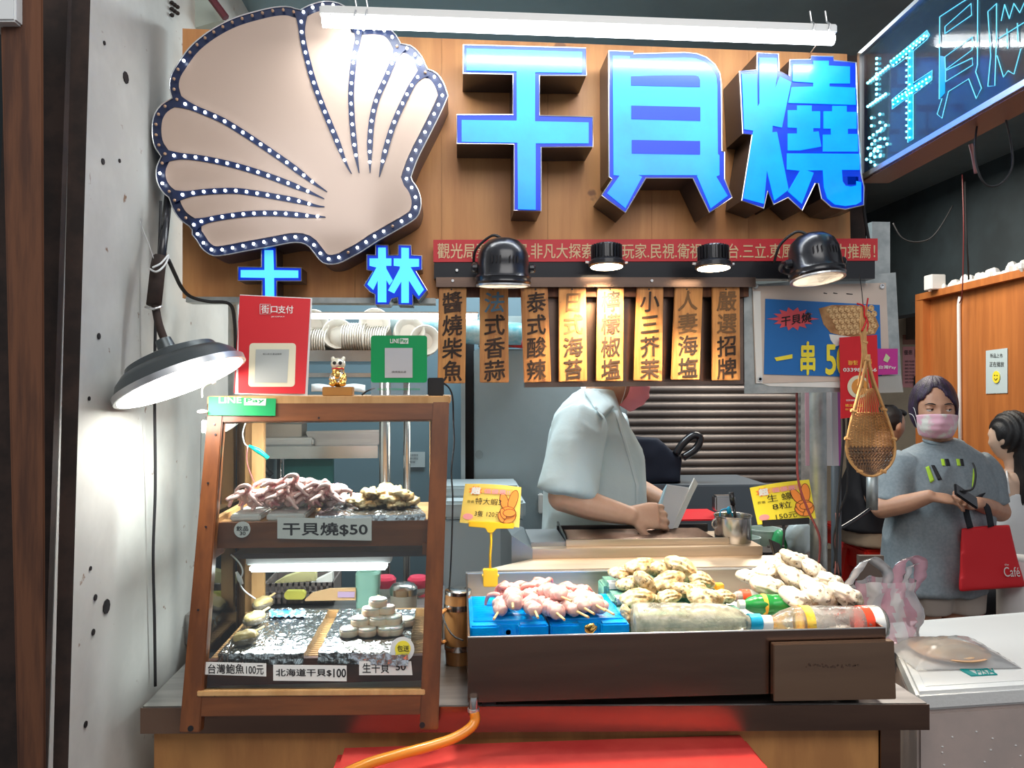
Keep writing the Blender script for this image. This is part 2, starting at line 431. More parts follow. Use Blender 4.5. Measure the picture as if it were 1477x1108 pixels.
mat('abalone_shell', (.14, .11, .07), .4, bump=.8, bs=60, coat=.4)
mat('egg_cake', (.78, .60, .32), .4, col2=(.38, .20, .06), ns=34, lo=.48, hi=.62, bump=.8, bs=50, coat=.3)
mat('foil', (.90, .93, .96), .17, 1, bump=.6, bs=90)
mat('ice_bottle', (.82, .80, .66), .18, trans=.62, bump=.4, bs=26, coat=.6)
mat('clear_bottle', (.92, .86, .78), .12, trans=.75, bump=.15, bs=26, coat=.6)
mat('cap_blue', (.0, .30, .52), .35)
mat('bottle_green', (.03, .38, .08), .15, trans=.5)
mat('label_orange', (.90, .38, .02), .4, col2=(.95, .62, .08), ns=40)
mat('label_red', (.75, .06, .02), .4)
mat('hose_orange', (.82, .28, .02), .25, coat=.5)
mat('bamboo', (.62, .34, .13), .45, col2=(.48, .24, .08), ns=25)
mat('bamboo_dark', (.20, .10, .05), .6, col2=(.10, .06, .04), ns=40)
mat('bag_handle_grey', (.6, .6, .6), .6)
mat('lamp_shell', (.10, .115, .12), .38, .7)
mat('aluminium', (.72, .73, .74), .35, .85)
mat('mint', (.30, .58, .47), .4)
mat('brown_basket', (.14, .115, .11), .6)
mat('paper_bowl', (.74, .72, .66), .7)
mat('teal_cloth', (.05, .30, .27), .7)
mat('barrel_wood', (.48, .22, .07), .4, coat=.4, col2=(.36, .15, .05), ns=5, stretch=(8, 8, 1))
mat('navy_cloth', (.012, .018, .035), .8)
mat('plate_food', (.70, .45, .25), .5, col2=(.75, .62, .45), ns=18)
mat('pale_board', (.66, .55, .47), .4, col2=(.58, .47, .40), ns=2)
glassmat('glass', (.97, 1, .99), 1.0)
glassmat('dusty_glass', (.95, .98, 1), 1.0, .08, .20, (.35, .62, .70))
glassmat('bottle_ice', (1, .99, .93), 1.2, .08, .50, (.90, .87, .70), .8)
glassmat('bottle_clear', (1, .98, .94), 1.2, .06, .26, (.9, .86, .8), .5)
glassmat('acrylic', (.96, .97, .97), .9, .1, .12, (.8, .8, .8))
glassmat('film', (1, 1, 1), .9, .15, .35, (.85, .85, .85))
glassmat('pink_film', (1, .95, .97), .8, .2, .50, (.85, .48, .58))
glassmat('white_film', (1, 1, 1), .8, .2, .52, (.82, .80, .82))
glassmat('milk_film', (1, 1, 1), .8, .2, .55, (.85, .82, .76))

# ------------------------------------------------------------------ the setting
o = MB().box((-4, -2.5, -.06), (7, 8, 0)).build('floor', 'floor_tile'); struct(o)
o = MB().box((-1.4, 2.02, 2.80), (4.5, 8, 2.9)).build('ceiling', 'ceiling_teal'); struct(o)
# left wall: its near edge leans a little
o = MB().hexa([V((-.80, 1.36, 0)), V((-.722, 1.36, 0)), V((-.722, 3.6, 0)), V((-.80, 3.6, 0))],
              [V((-.80, 1.52, 2.8)), V((-.722, 1.52, 2.8)), V((-.722, 3.6, 2.8)), V((-.80, 3.6, 2.8))]).build('wall_left', 'white_wall'); struct(o)
ed = MB().hexa([V((-.83, 1.34, 0)), V((-.7225, 1.34, 0)), V((-.7225, 1.358, 0)), V((-.83, 1.358, 0))],
               [V((-.83, 1.50, 2.8)), V((-.7225, 1.50, 2.8)), V((-.7225, 1.518, 2.8)), V((-.83, 1.518, 2.8))]).build('trim_1', 'old_edge', o, kind='structure')
o = MB().box((-1.5, 3.6, 0), (.7, 3.7, 2.8)).build('wall_back', 'slate_panel'); struct(o)
o = MB().box((-1.0, 6.902, 0), (4.6, 7.0, 2.8)).build('wall_far', 'cream_wall'); struct(o)
o = MB().box((.85, 4.5, 1.62), (2.0, 4.6, 2.8)).build('wall_upper', 'dark_teal'); struct(o)
# right side: dark bulkhead above, orange partition below
q0, q1 = P(1292, 471, 5.1), P(1477, 395, 3.9)
d = (q1 - q0); d.z = 0; d.normalize(); nr = V((d.y, -d.x, 0))
a = q0 - d * .9; b = q0 + d * 4.2
o = MB().hexa([V((a.x, a.y, 2.0)), V((b.x, b.y, 2.0)), V((b.x + .15, b.y + .05, 2.0)), V((a.x + .15, a.y + .05, 2.0))],
              [V((a.x, a.y, 2.8)), V((b.x, b.y, 2.8)), V((b.x + .15, b.y + .05, 2.8)), V((a.x + .15, a.y + .05, 2.8))]).build('wall_right', 'dark_teal'); struct(o)
# second soffit step hanging lower behind the poster
o = MB().box((1.30, 5.0, 1.93), (2.75, 5.25, 2.8)).build('trim_2', 'dark_teal'); struct(o)
th = thing('partition', 'tall orange laminated partition with a white notice taped on it', 'partition', (2.98, 4.3, 0))
MB().hexa([V((2.98, 4.62, 0)), V((2.82, 3.2, 0)), V((2.90, 3.2, 0)), V((3.06, 4.62, 0))],
          [V((2.98, 4.62, 2.06)), V((2.82, 3.2, 2.06)), V((2.90, 3.2, 2.06)), V((3.06, 4.62, 2.06))]).build('panel', 'orange_laminate', th)
MB().box((2.93, 4.62, 0), (3.06, 4.70, 2.06)).build('end_post', 'orange_laminate', th)
MB().hexa([V((2.93, 4.70, 2.06)), V((2.79, 3.2, 2.06)), V((2.93, 3.2, 2.06)), V((3.09, 4.70, 2.06))],
          [V((2.93, 4.70, 2.10)), V((2.79, 3.2, 2.10)), V((2.93, 3.2, 2.10)), V((3.09, 4.70, 2.10))]).build('top_board', 'orange_laminate', th)
pn = V((2.98 - 2.82, 4.62 - 3.2, 0)).normalized(); pnn = V((-pn.y, pn.x, 0)); p0 = V((2.98, 4.62, 1))
def on_part(px, py, off=.004): return PL(px, py, p0 + pnn * off, pnn)
nt_ = tag(MB().prism([on_part(x, y) for x, y in [(1422, 506), (1453, 502), (1453, 567), (1422, 568)]], -pnn * .0015).build('notice', mat('notice_blue', (.50, .60, .62), .6)), 'pale blue notice with a winking yellow face on the orange partition', 'notice')
mb = MB()
for tx, (x0, y0, x1, y1) in (('新品上市', (1428, 510, 1446, 516)), ('正在播放', (1427, 522, 1448, 529))):
    O = on_part(x0, y1, .006); text_on(mb, tx, O, on_part(x1, y1, .006) - O, on_part(x0, y0, .006) - O, off=(0, 0, 0))
textobj('lettering', mb, 'ink', nt_)
c = on_part(1437, 544, .007); MB().lathe(c, [(.033, 0), (.033, .002)], 20, pnn).build('smiling_face', 'yellow_print', nt_)
m = MB()
for dx, dz in ((-.011, .009), (.010, .010)): m.obox(c + pn * dx + V((0, 0, dz)) + pnn * .003, pn * .004, V((0, 0, .002)), pnn * .001)
m.tube([c + pn * dx + V((0, 0, dz)) + pnn * .003 for dx, dz in ((-.014, -.006), (-.006, -.014), (.004, -.015), (.013, -.007))], .0018, 5)
m.build('features', 'ink', nt_)
# cable pipe on the partition and the ragged white foam along its top
tag(MB().tube([on_part(1386, 690, .012), on_part(1384, 560, .012), on_part(1383, 440, .012), on_part(1385, 428, .012)], .011, 8).build('cable_conduit', 'white_plastic', smooth=True), 'white conduit running down the orange partition edge', 'pipe')
m = MB()
for i in range(34):
    t = i / 33; p = V((2.97 - .15 * t, 4.55 - 1.3 * t, 2.10)); h = .012 + .035 * random.random()
    m.ell(p + V((random.uniform(-.02, .02), 0, h * .4)), (.018 + .02 * random.random(), .025, h), 7, 5)
tag(m.build('dried_sealant', 'white_plastic', kind='stuff'), 'ragged white sealant along the top of the orange partition', 'sealant')
tag(MB().box((2.86, 4.42, 2.10), (2.95, 4.50, 2.19)).build('junction_box', 'white_plastic', bevel=.004), 'small white junction box on top of the orange partition', 'junction box')
def cable(name, pts, r, m, label, n=6, k=6, cat='cable'):
    return tag(MB().tube(crsp(pts, k), r, n).build(name, m, smooth=True), label, cat)
cable('wall_cable', [P(1388, 252, 4.0), P(1390, 330, 4.0), P(1388, 420, 4.1), P(1384, 437, 4.2)], .0035, mat('maroon', (.16, .03, .03), .4), 'dark red cable hanging down the dark bulkhead')
cable('wall_cable', [P(1392, 262, 4.0), P(1394, 340, 4.0), P(1397, 395, 4.1), P(1398, 425, 4.3)], .005, 'rubber', 'black cable dropping to the white junction box')
cable('wall_cable', [P(1288, 322, 4.2), P(1300, 342, 4.2), P(1318, 349, 4.2), P(1340, 345, 4.2), P(1356, 328, 4.2), P(1374, 297, 4.2)], .004, 'rubber', 'black cable sagging across the dark bulkhead')

# shutter behind the cook: every slat is a part
sh = thing('roller_shutter', 'closed brown metal roller shutter behind the cook', 'shutter', (1.3, 4.3, 0))
x0, x1 = .72, 1.96
pitch = .0468; prof = [(0, 0), (.010, .006), (.016, .017), (.014, .030), (.004, .040), (0, .0455)]
first = None
for i in range(36):
    z = .35 + i * pitch
    if first is None:
        m = MB(); A = [V((x0, 4.3 - d_, h_)) for d_, h_ in prof] + [V((x0, 4.315, .0455)), V((x0, 4.315, 0))]
        m.prism(A, (x1 - x0, 0, 0)); first = m.build('slat', 'shutter', sh, smooth='auto')
        first.location = V(first.location) + V((0, 0, z))
    else:
        c = first.copy(); C.objects.link(c); c.location = -V(sh.location) + V((0, 0, z))
MB().box((x1, 4.24, 0), (x1 + .06, 4.34, 2.1)).build('guide_rail', 'galvanised', sh)
MB().box((x0, 4.28, 0), (x1, 4.33, .35)).build('bottom_panel', 'shutter', sh)
# far wall posters, right of the stall
def card(name, pts, Y, m, label=None, cat=None, t=.002, parent=None, group=None):
    o = MB().pp(pts, Y, t).build(name, m, parent)
    if label: tag(o, label, cat, group)
    return o
pk = card('poster', [(1302, 500), (1331, 500), (1331, 559), (1302, 559)], 6.9, 'pink_print', 'pink printed poster with a suited figure on the far cream wall', 'poster')
m = MB(); text_px(m, '優惠', 1304, 505, 1316, 512, 6.895); text_px(m, '10', 1320, 504, 1330, 516, 6.895)
for i in range(7): text_px(m, '海鮮小吃熱賣', 1305, 520 + i * 5, 1319, 523 + i * 5, 6.895)
textobj('lettering', m, 'ink', pk)
m = MB(); m.pp([(1319, 543), (1324, 540), (1330, 543), (1330, 558), (1318, 558)], 6.894, .003); m.build('suit', 'ink', pk)
card('face', [(1322, 533), (1327, 533), (1327, 540), (1322, 540)], 6.893, 'skin_pale', parent=pk)
card('poster', [(1302, 483), (1320, 483), (1320, 497), (1302, 497)], 6.9, mat('brown_print', (.35, .15, .10), .6), 'small brown poster above the pink poster', 'poster')
card('poster', [(1344, 497), (1362, 497), (1362, 556), (1344, 556)], 6.9, 'paper', 'cream paper sheet beside the pink poster', 'poster')
card('poster', [(1345, 488), (1352, 488), (1352, 496), (1345, 496)], 6.88, 'starburst', 'tiny red paper on the far cream wall', 'poster')
m = MB().pr(1325, 452, 1366, 488, 6.7, .2); tag(m.build('shutter_box', mat('brown_box', (.14, .10, .08), .6)), 'brown shutter box high on the far wall', 'box')

# ------------------------------------------------------------------ left edge: plank, dark gap, rough wall
tag(MB().hexa([P(26, 1120, 1.30), P(66, 1120, 1.30), P(66, 1120, 1.33), P(26, 1120, 1.33)], [P(0, -20, 1.30), P(62, -20, 1.30), P(62, -20, 1.36), P(0, -20, 1.36)]).build('wooden_plank', 'plank', bevel=.003), 'old reddish brown plank standing at the far left edge', 'plank')
struct(MB().box((-1.6, 1.34, 0), (-1.02, 1.40, 2.9)).build('wall_rough', 'gravel_wall'))
struct(MB().box((-1.05, 1.56, 0), (-.80, 1.62, 2.9)).build('trim_3', 'dark_teal'))
tag(MB().hexa([P(76, 1120, 1.33), P(98, 1120, 1.33), P(98, 1120, 1.35), P(76, 1120, 1.35)], [P(104, -20, 1.42), P(131, -20, 1.42), P(131, -20, 1.44), P(104, -20, 1.44)]).build('steel_angle', 'old_edge'), 'rusty steel angle fixed along the white wall edge', 'angle bar')
tag(MB().pr(-30, -30, 22, 30, 1.28, .05).build('grey_box', 'white_paint', bevel=.003), 'grey electrical box above the old plank', 'box')
m = MB()
for x, y, r in ((153, 875, 7), (181, 112, 6), (142, 485, 3), (137, 862, 3), (130, 820, 2), (134, 912, 3), (148, 233, 3), (172, 232, 2), (123, 1045, 3), (150, 62, 2), (128, 575, 2)):
    c = PX(x, y, -.7215); m.lathe(c, [(.0018 * r * 1.2, 0), (.0018 * r * 1.2, .002)], 9, (1, 0, 0))
m.build('drill_hole', 'ink', bpy.data.objects['wall_left'], kind='stuff')
# bolts at the top of the wall
# ------------------------------------------------------------------ counter
ZC = .82
cFL, cFR = PZ(203, 1020, ZC), PZ(1340, 1015, ZC)
cBL, cBR = cFL + V((.0, .70, 0)), cFR + V((-.02, .70, 0))
cn = thing('counter', 'long stainless topped counter with plywood front carrying the whole stall', 'counter', ((cFL.x + cFR.x) / 2, 1.95, 0))
dz = V((0, 0, -.058)); u = (cFR - cFL).normalized(); inn = V((-u.y, u.x, 0))
MB().hexa([cFL + dz, cFR + dz, cBR + dz, cBL + dz], [cFL, cFR, cBR, cBL]).build('worktop', 'brushed_steel', cn, bevel=.003)
f1, f2 = cFL + u * .015 + inn * .03, cFR - u * .095 + inn * .03
MB().prism([cFL + dz * .97 - inn * .0005, cFR + dz * .97 - inn * .0005, cFR - V((0, 0, .0015)) - inn * .0005, cFL - V((0, 0, .0015)) - inn * .0005], -inn * .0015).build('front_edge', 'tray_steel', cn)  # strip added so the worktop edge carries a brown reflection in its colour
MB().prism([V((f1.x, f1.y, .03)), V((f2.x, f2.y, .03)), V((f2.x, f2.y, ZC - .058)), V((f1.x, f1.y, ZC - .058))], (0, .018, 0)).build('front_panel', 'plywood', cn)
f3 = f2 + u * .045
MB().prism([V((f2.x + .002, f2.y - .006, 0)), V((f3.x, f3.y - .006, 0)), V((f3.x, f3.y - .006, ZC - .058)), V((f2.x + .002, f2.y - .006, ZC - .058))], (0, .045, 0)).build('leg', 'tray_steel', cn)
MB().prism([V((f1.x, f1.y + .6, 0)), V((f1.x + .04, f1.y + .6, 0)), V((f1.x + .04, f1.y + .6, ZC - .058)), V((f1.x, f1.y + .6, ZC - .058))], (0, .04, 0)).build('leg', 'tray_steel', cn)
MB().hexa([V((f1.x, f1.y + .02, .03)), V((f1.x + .018, f1.y + .02, .03)), V((f1.x + .018, cBL.y, .03)), V((f1.x, cBL.y, .03))],
          [V((f1.x, f1.y + .02, ZC - .06)), V((f1.x + .018, f1.y + .02, ZC - .06)), V((f1.x + .018, cBL.y, ZC - .06)), V((f1.x, cBL.y, ZC - .06))]).build('side_panel', 'plywood', cn)
# red tub under the counter edge
A = PZ(486, 1084, .742); B = PZ(1096, 1084, .742)
tb = thing('red_tub', 'glossy red plastic tub with a lid standing against the plywood front', 'tub', ((A.x + B.x) / 2, A.y - .1, 0))
yy = A.y
MB().box((A.x, yy - .20, .700), (B.x, yy + .028, .742)).build('lid', 'red_tub', tb, smooth='auto', bevel=.014)
MB().hexa([V((A.x + .06, yy - .17, .02)), V((B.x - .06, yy - .17, .02)), V((B.x - .06, yy + .01, .02)), V((A.x + .06, yy + .01, .02))],
          [V((A.x + .012, yy - .19, .698)), V((B.x - .012, yy - .19, .698)), V((B.x - .012, yy + .02, .698)), V((A.x + .012, yy + .02, .698))]).build('body', 'red_tub', tb, bevel=.01)

# ------------------------------------------------------------------ big sign board
YB = 1.95
bd = thing('sign_board', 'wide wooden fascia board behind the blue letters and the shell', 'sign board', P(740, 240, YB))
seams = [263, 388, 512, 637, 790, 940, 1080, 1222]
def btop(x): return 41 + (x - 263) * .0385
def bbot(x): return 430 if x < 625 else 404
for i, (xa, xb) in enumerate(zip(seams[:-1], seams[1:])):
    g = .22
    o = MB().pp([(xa + g, btop(xa)), (xb - g, btop(xb)), (xb - g + (6 if i == 6 else 0), bbot((xa + xb) / 2)), (xa + g, bbot((xa + xb) / 2))], YB, .018).build('panel', 'signboard_wood', bd)
MB().pp([(264, 45), (1221, 82), (1226, 398), (626, 398), (626, 428), (270, 428)], YB + .0185, .01).build('backing', 'signboard_wood', bd)
MB().pr(1222, 80, 1248, 404, YB + .02, .03).build('end_strip', 'old_edge', bd)
MB().pp([(268, 428), (628, 430), (628, 438), (268, 436)], YB - .004, .05).build('bottom_rail', 'galvanised', bd)

def trace(ox, oy, s, pts, Y): return [P(x, y, Y) for x, y in zp(ox, oy, s, pts)]
def inset(pts, d):                               # polygon in an XZ plane moved inwards by d
    n = len(pts); area = sum(pts[i].x * pts[(i + 1) % n].z - pts[(i + 1) % n].x * pts[i].z for i in range(n)); sg = 1 if area > 0 else -1; out = []
    for i in range(n):
        a, b, c = pts[i - 1], pts[i], pts[(i + 1) % n]
        e1 = (b - a).normalized(); e2 = (c - b).normalized()
        n1 = V((-e1.z, 0, e1.x)) * sg; n2 = V((-e2.z, 0, e2.x)) * sg
        nn = (n1 + n2)
        if nn.length < .3: nn = n1
        nn.normalize(); k = 1 / max(.45, nn.dot(n1)); out.append(b + nn * d * k)
    return out
DOWN = V((0, 1, 0))
def channel_letter(name, label, outer, faces, Yf, depth, rimr=.0016, facem='letter_blue', navy='letter_navy', bars=(), cat='sign letter', group=None):
    Yc = sum(p.x for p in outer) / len(outer); zc = sum(p.z for p in outer) / len(outer)
    t = thing(name, label, cat, (Yc, Yf + depth, zc), group)
    MB().prism([p + V((0, .002, 0)) for p in outer], (0, depth - .002, 0)).build('side_return', 'sign_can', t)
    MB().prism([p for p in inset(outer, .0015)], (0, .0018, 0)).build('backing_face', navy, t)
    MB().tube(list(outer) + [outer[0]], rimr, 5).build('rim', 'silver_edge', t)
    for f in faces: MB().prism([p - V((0, .0022, 0)) for p in f], (0, .002, 0)).build('face', facem, t)
    for f in bars: MB().prism([p - V((0, .0030, 0)) for p in f], (0, .0015, 0)).build('bar', navy, t)
    return t
YL = 1.83
T2 = lambda pts, Y=YL: trace(620, 0, 3.211, pts, Y)
T3 = lambda pts, Y=YL: trace(1020, 0, 3.212, pts, Y)
channel_letter('sign_letter', 'lit blue letter 干 on the fascia, the one closest to the shell',
    T2([(155, 207), (723, 222), (725, 350), (508, 350), (508, 535), (755, 542), (755, 680), (515, 682), (515, 978), (390, 975), (390, 668), (125, 665), (125, 532), (385, 532), (385, 345), (153, 340)]),
    [T2([(170, 226), (705, 242), (703, 338), (487, 336), (487, 563), (735, 568), (735, 665), (490, 665), (490, 972), (408, 970), (405, 662), (147, 658), (147, 557), (402, 560), (402, 332), (170, 328)])], YL, .115)
def arc(pts, i0, k=5): return pts
ob = [(828, 235), (943, 238), (943, 249), (1180, 243), (1235, 248), (1280, 265), (1320, 298), (1343, 340), (1350, 390), (1353, 700), (1365, 703), (1365, 830), (1400, 915), (1295, 985), (1218, 825), (1000, 825), (905, 985), (795, 905), (845, 830), (830, 820)]
fb = [(846, 260), (925, 262), (925, 274), (1180, 268), (1230, 272), (1270, 288), (1303, 315), (1325, 355), (1330, 400), (1333, 715), (1340, 720), (1340, 812), (1325, 818), (1378, 908), (1300, 966), (1236, 816), (1240, 812), (965, 812), (982, 820), (905, 965), (820, 896), (878, 815), (850, 812)]
channel_letter('sign_letter', 'lit blue letter 貝 in the middle of the three big letters', T2(ob), [T2(fb)], YL, .115,
    bars=[T2([(930, 355), (1080, 350), (1225, 350), (1243, 356), (1250, 372), (1250, 406), (930, 398)]), T2([(932, 491), (1251, 498), (1251, 562), (932, 553)]), T2([(934, 650), (1250, 655), (1250, 718), (934, 713)])])
os_ = [(232, 245), (330, 250), (333, 330), (380, 352), (383, 278), (480, 276), (482, 260), (585, 262), (587, 280), (690, 290), (700, 600), (712, 800), (727, 865), (725, 950), (640, 970), (575, 960), (530, 920), (515, 850), (500, 850), (440, 975), (375, 915), (308, 948), (280, 885), (262, 965), (160, 930), (208, 625), (165, 620), (150, 330), (230, 325)]
channel_letter('sign_letter', 'lit blue letter 燒, the most complex one, next to the glass light box', T3(os_), [
    T3([(240, 268), (320, 271), (322, 350), (312, 415), (336, 356), (388, 382), (345, 592), (302, 583), (300, 614), (322, 612), (376, 880), (310, 930), (275, 790), (262, 945), (167, 920), (212, 606), (170, 600), (160, 345), (229, 345), (232, 495), (241, 480)]),
    T3([(395, 300), (490, 300), (490, 283), (562, 283), (562, 305), (660, 310), (660, 388), (565, 388), (565, 402), (685, 408), (687, 487), (374, 478), (390, 405), (490, 402), (490, 385), (395, 378)]),
    T3([(372, 512), (415, 512), (415, 490), (483, 490), (483, 517), (522, 517), (522, 595), (490, 595), (490, 612), (515, 610), (527, 680), (430, 698), (372, 698), (372, 620), (415, 620), (415, 594), (372, 592)]),
    T3([(538, 517), (578, 517), (578, 492), (645, 492), (645, 520), (690, 520), (690, 598), (650, 598), (650, 622), (695, 622), (697, 703), (535, 703), (535, 625), (572, 625), (572, 597), (538, 597)]),
    T3([(368, 712), (703, 714), (704, 788), (622, 788), (626, 842), (640, 862), (665, 866), (690, 860), (690, 840), (712, 845), (712, 935), (690, 948), (640, 955), (590, 948), (555, 920), (540, 870), (535, 790), (460, 790), (492, 802), (437, 945), (373, 888), (428, 792), (368, 786)])], YL, .115)
T4 = lambda pts, Y=1.86: trace(160, 330, 3.211, pts, Y)
channel_letter('small_sign_letter', 'small lit blue letter 士 rising behind the red payment card',
    T4([(697, 88), (765, 88), (767, 178), (882, 181), (882, 242), (768, 242), (768, 330), (850, 330), (850, 380), (620, 380), (620, 330), (700, 330), (700, 240), (588, 240), (588, 176), (697, 178)]),
    [T4([(712, 100), (752, 100), (755, 192), (868, 194), (868, 228), (756, 228), (757, 342), (838, 342), (838, 368), (632, 368), (632, 342), (716, 342), (714, 228), (602, 226), (602, 192), (712, 192)])], 1.86, .07, .001, 'small_letter')
channel_letter('small_sign_letter', 'small lit blue letter 林 hanging above the green payment stand',
    T4([(1185, 120), (1225, 122), (1226, 74), (1284, 76), (1286, 122), (1330, 122), (1331, 75), (1390, 77), (1392, 122), (1440, 125), (1440, 190), (1412, 196), (1465, 285), (1425, 332), (1398, 305), (1398, 354), (1330, 352), (1328, 318), (1300, 325), (1288, 352), (1224, 352), (1224, 305), (1200, 292), (1172, 262), (1213, 198), (1185, 190)]),
    [T4([(1238, 88), (1273, 88), (1274, 138), (1299, 138), (1299, 172), (1275, 172), (1276, 185), (1306, 240), (1290, 262), (1276, 238), (1276, 341), (1236, 341), (1236, 240), (1215, 284), (1188, 258), (1230, 180), (1198, 172), (1198, 138), (1238, 138)]),
     T4([(1345, 88), (1380, 90), (1380, 139), (1427, 140), (1427, 176), (1388, 178), (1450, 282), (1426, 312), (1380, 240), (1380, 344), (1345, 344), (1345, 245), (1312, 300), (1284, 286), (1338, 185), (1338, 175), (1310, 172), (1310, 138), (1345, 139)])], 1.86, .07, .001, 'small_letter')

# ------------------------------------------------------------------ the shell
YS = 1.835
T1 = lambda pts, Y=YS: trace(200, 0, 3.211, pts, Y)
def z4to1(pts): return [((160 + x / 3.211 - 200) * 3.211, (330 + y / 3.211) * 3.211) for x, y in pts]
lobes = [
    [(155, 455), (142, 400), (152, 345), (178, 300), (240, 215), (330, 142), (440, 84), (560, 48), (640, 32), (700, 32), (745, 48)],
    [(745, 48), (800, 20), (870, 5), (940, 20), (1000, 70), (1022, 122)],
    [(1022, 122), (1090, 118), (1150, 128), (1190, 160), (1215, 205)],
    [(1215, 205), (1262, 212), (1308, 258), (1335, 320)],
    [(1335, 320), (1378, 338), (1412, 385), (1432, 445)],
    [(1432, 445), (1400, 520), (1340, 640), (1290, 740), (1258, 828)],
    [(1258, 828), (1290, 870), (1308, 930), (1300, 985), (1278, 1016), (1200, 1064), (1100, 1120)],
    z4to1([(1229, 60), (1160, 106), (1112, 132), (1066, 156), (1025, 165), (992, 162), (970, 150)]),
    z4to1([(970, 150), (938, 108), (915, 80), (885, 66), (840, 64), (757, 79), (625, 103), (530, 121), (470, 124), (425, 95), (395, 50), (372, 20), (350, -15)]),
    [(235, 1048), (190, 1015), (158, 965), (145, 918)],
    [(145, 918), (112, 890), (85, 840), (82, 780), (106, 724)],
    [(106, 724), (75, 680), (62, 620), (68, 545), (100, 490), (155, 455)]]
lobes[8][-1] = (250, 1062)
out = []
for L_ in lobes:
    pts3 = T1(L_); seg = crsp(pts3, 5); out += seg[:-1]
out = resample(out + [out[0]], .012)
zc = P(440, 200, YS)
shell = thing('shell_sign', 'large scallop shell sign edged in navy with rows of white bulbs', 'sign', (zc.x, YB, zc.z))
MB().prism([p + V((0, .002, 0)) for p in out], (0, YB - YS - .002, 0)).build('body', 'navy', shell)
MB().tube(out + [out[0]], .0014, 5).build('rim', 'silver_edge', shell)
fac = inset(out, .0225)
MB().prism([p - V((0, .003, 0)) for p in fac], (0, .005, 0)).build('face', 'shell_face', shell)
ribs = [[(755, 60), (757, 140), (762, 185), (780, 268), (815, 392), (862, 516), (912, 637), (962, 760), (992, 815)],
        [(1012, 110), (1018, 175), (1000, 262), (990, 355), (985, 440), (988, 530), (995, 620), (1005, 705), (1024, 812)],
        [(1212, 215), (1187, 270), (1145, 370), (1105, 460), (1083, 550), (1073, 650), (1072, 740), (1073, 803)],
        [(1325, 330), (1275, 385), (1225, 480), (1183, 575), (1152, 670), (1128, 765), (1113, 832)],
        [(175, 468), (280, 512), (390, 560), (497, 625), (608, 700), (712, 773), (803, 843), (878, 893)],
        [(120, 725), (198, 726), (305, 738), (452, 770), (602, 817), (757, 877), (865, 925)],
        [(160, 912), (212, 905), (300, 892), (437, 886), (532, 896), (628, 912), (725, 930), (822, 955), (864, 960)],
        [(250, 1046), (290, 1030), (377, 1010), (512, 993), (648, 991), (788, 1002), (870, 1008)]]
LEDS = []
for rb in ribs:
    pts = resample(crsp(T1(rb), 6), .006); n = len(pts); wv = []
    for i, p in enumerate(pts):
        t = (pts[min(i + 1, n - 1)] - pts[max(i - 1, 0)]).normalized(); q = V((-t.z, 0, t.x)); s = i / (n - 1)
        wv.append(q * (.0068 + .010 * max(0, 1 - s / .14) ** 2 if s < .8 else .0068 * (1 - (s - .8) / .2 * .85)))
    MB().ribbon([p - V((0, .0052, 0)) for p in pts], wv, (0, .0025, 0)).build('rib', 'navy', shell)
    LEDS += [(p, True) for p in resample(pts[4:-3], .0245)]
mid = inset(out, .0115)
for p in resample(mid, .0245):
    x = (CX + FOC * (p - EYE).dot(RT) / (p - EYE).dot(FW) - 200) * 3.211; y = (CY - FOC * (p - EYE).dot(UP) / (p - EYE).dot(FW)) * 3.211
    lit = not ((x < 742 and y < 690) or (x < 240 and y < 1040))
    if random.random() < .04: lit = not lit
    LEDS.append((p, lit))
pl = {}
for p, lit in LEDS:
    k = lit
    if k not in pl:
        o = MB().ell((0, 0, 0), (.0036, .0045, .0036), 8, 5).build('led_bulb', 'led_on' if lit else 'led_off', None, smooth=True); pl[k] = o; c = o
    else: c = pl[k].copy(); C.objects.link(c)
    c.parent = shell; c.location = p - V(shell.location) - V((0, .0075, 0))
light('shell_glow', 'AREA', P(440, 230, 1.74), .25, (.85, .93, 1), .3, .3, P(440, 230, 2.2))

# ------------------------------------------------------------------ tube lamp over the board
tl = thing('tube_lamp', 'long white batten tube lamp above the blue letters', 'lamp', P(830, 30, 1.78))
a, b = P(462, 20, 1.78), P(1204, 47, 1.78)
ax = (b - a).normalized(); up_ = V((0, 0, 1))
MB().obox((a + b) / 2 + V((0, .01, .004)), ax * ((b - a).length / 2), V((0, .024, 0)), V((0, 0, .011))).build('housing', 'white_plastic', tl, bevel=.003)
a2, b2 = a - V((0, .004, .020)) + ax * .006, b - V((0, .004, .020)) - ax * .006
MB().tube([a2, b2], .0125, 14).build('tube', 'tube_glow', tl, smooth='auto')
for px in (512, 528, 1168, 1190):
    q = P(px, 8 if px < 800 else 28, 1.78); MB().tube([q + V((0, .0, .02)), q + V((.004, 0, -.005)), q + V((.004, -.018, -.02)), q + V((.0, -.02, -.035))], .002, 6).build('clip', 'silver_edge', tl)
light('tube_light', 'AREA', (a2 + b2) / 2 - V((0, .02, .02)), 5.5, (.95, 1, 1), (b - a).length, .03, (a2 + b2) / 2 + V((0, .10, -1)))
cable('hanging_wire', [P(1192, 50, 1.79), P(1180, 62, 1.82), P(1168, 78, 1.9)], .0015, 'silver_edge', 'thin wire below the tube lamp end')

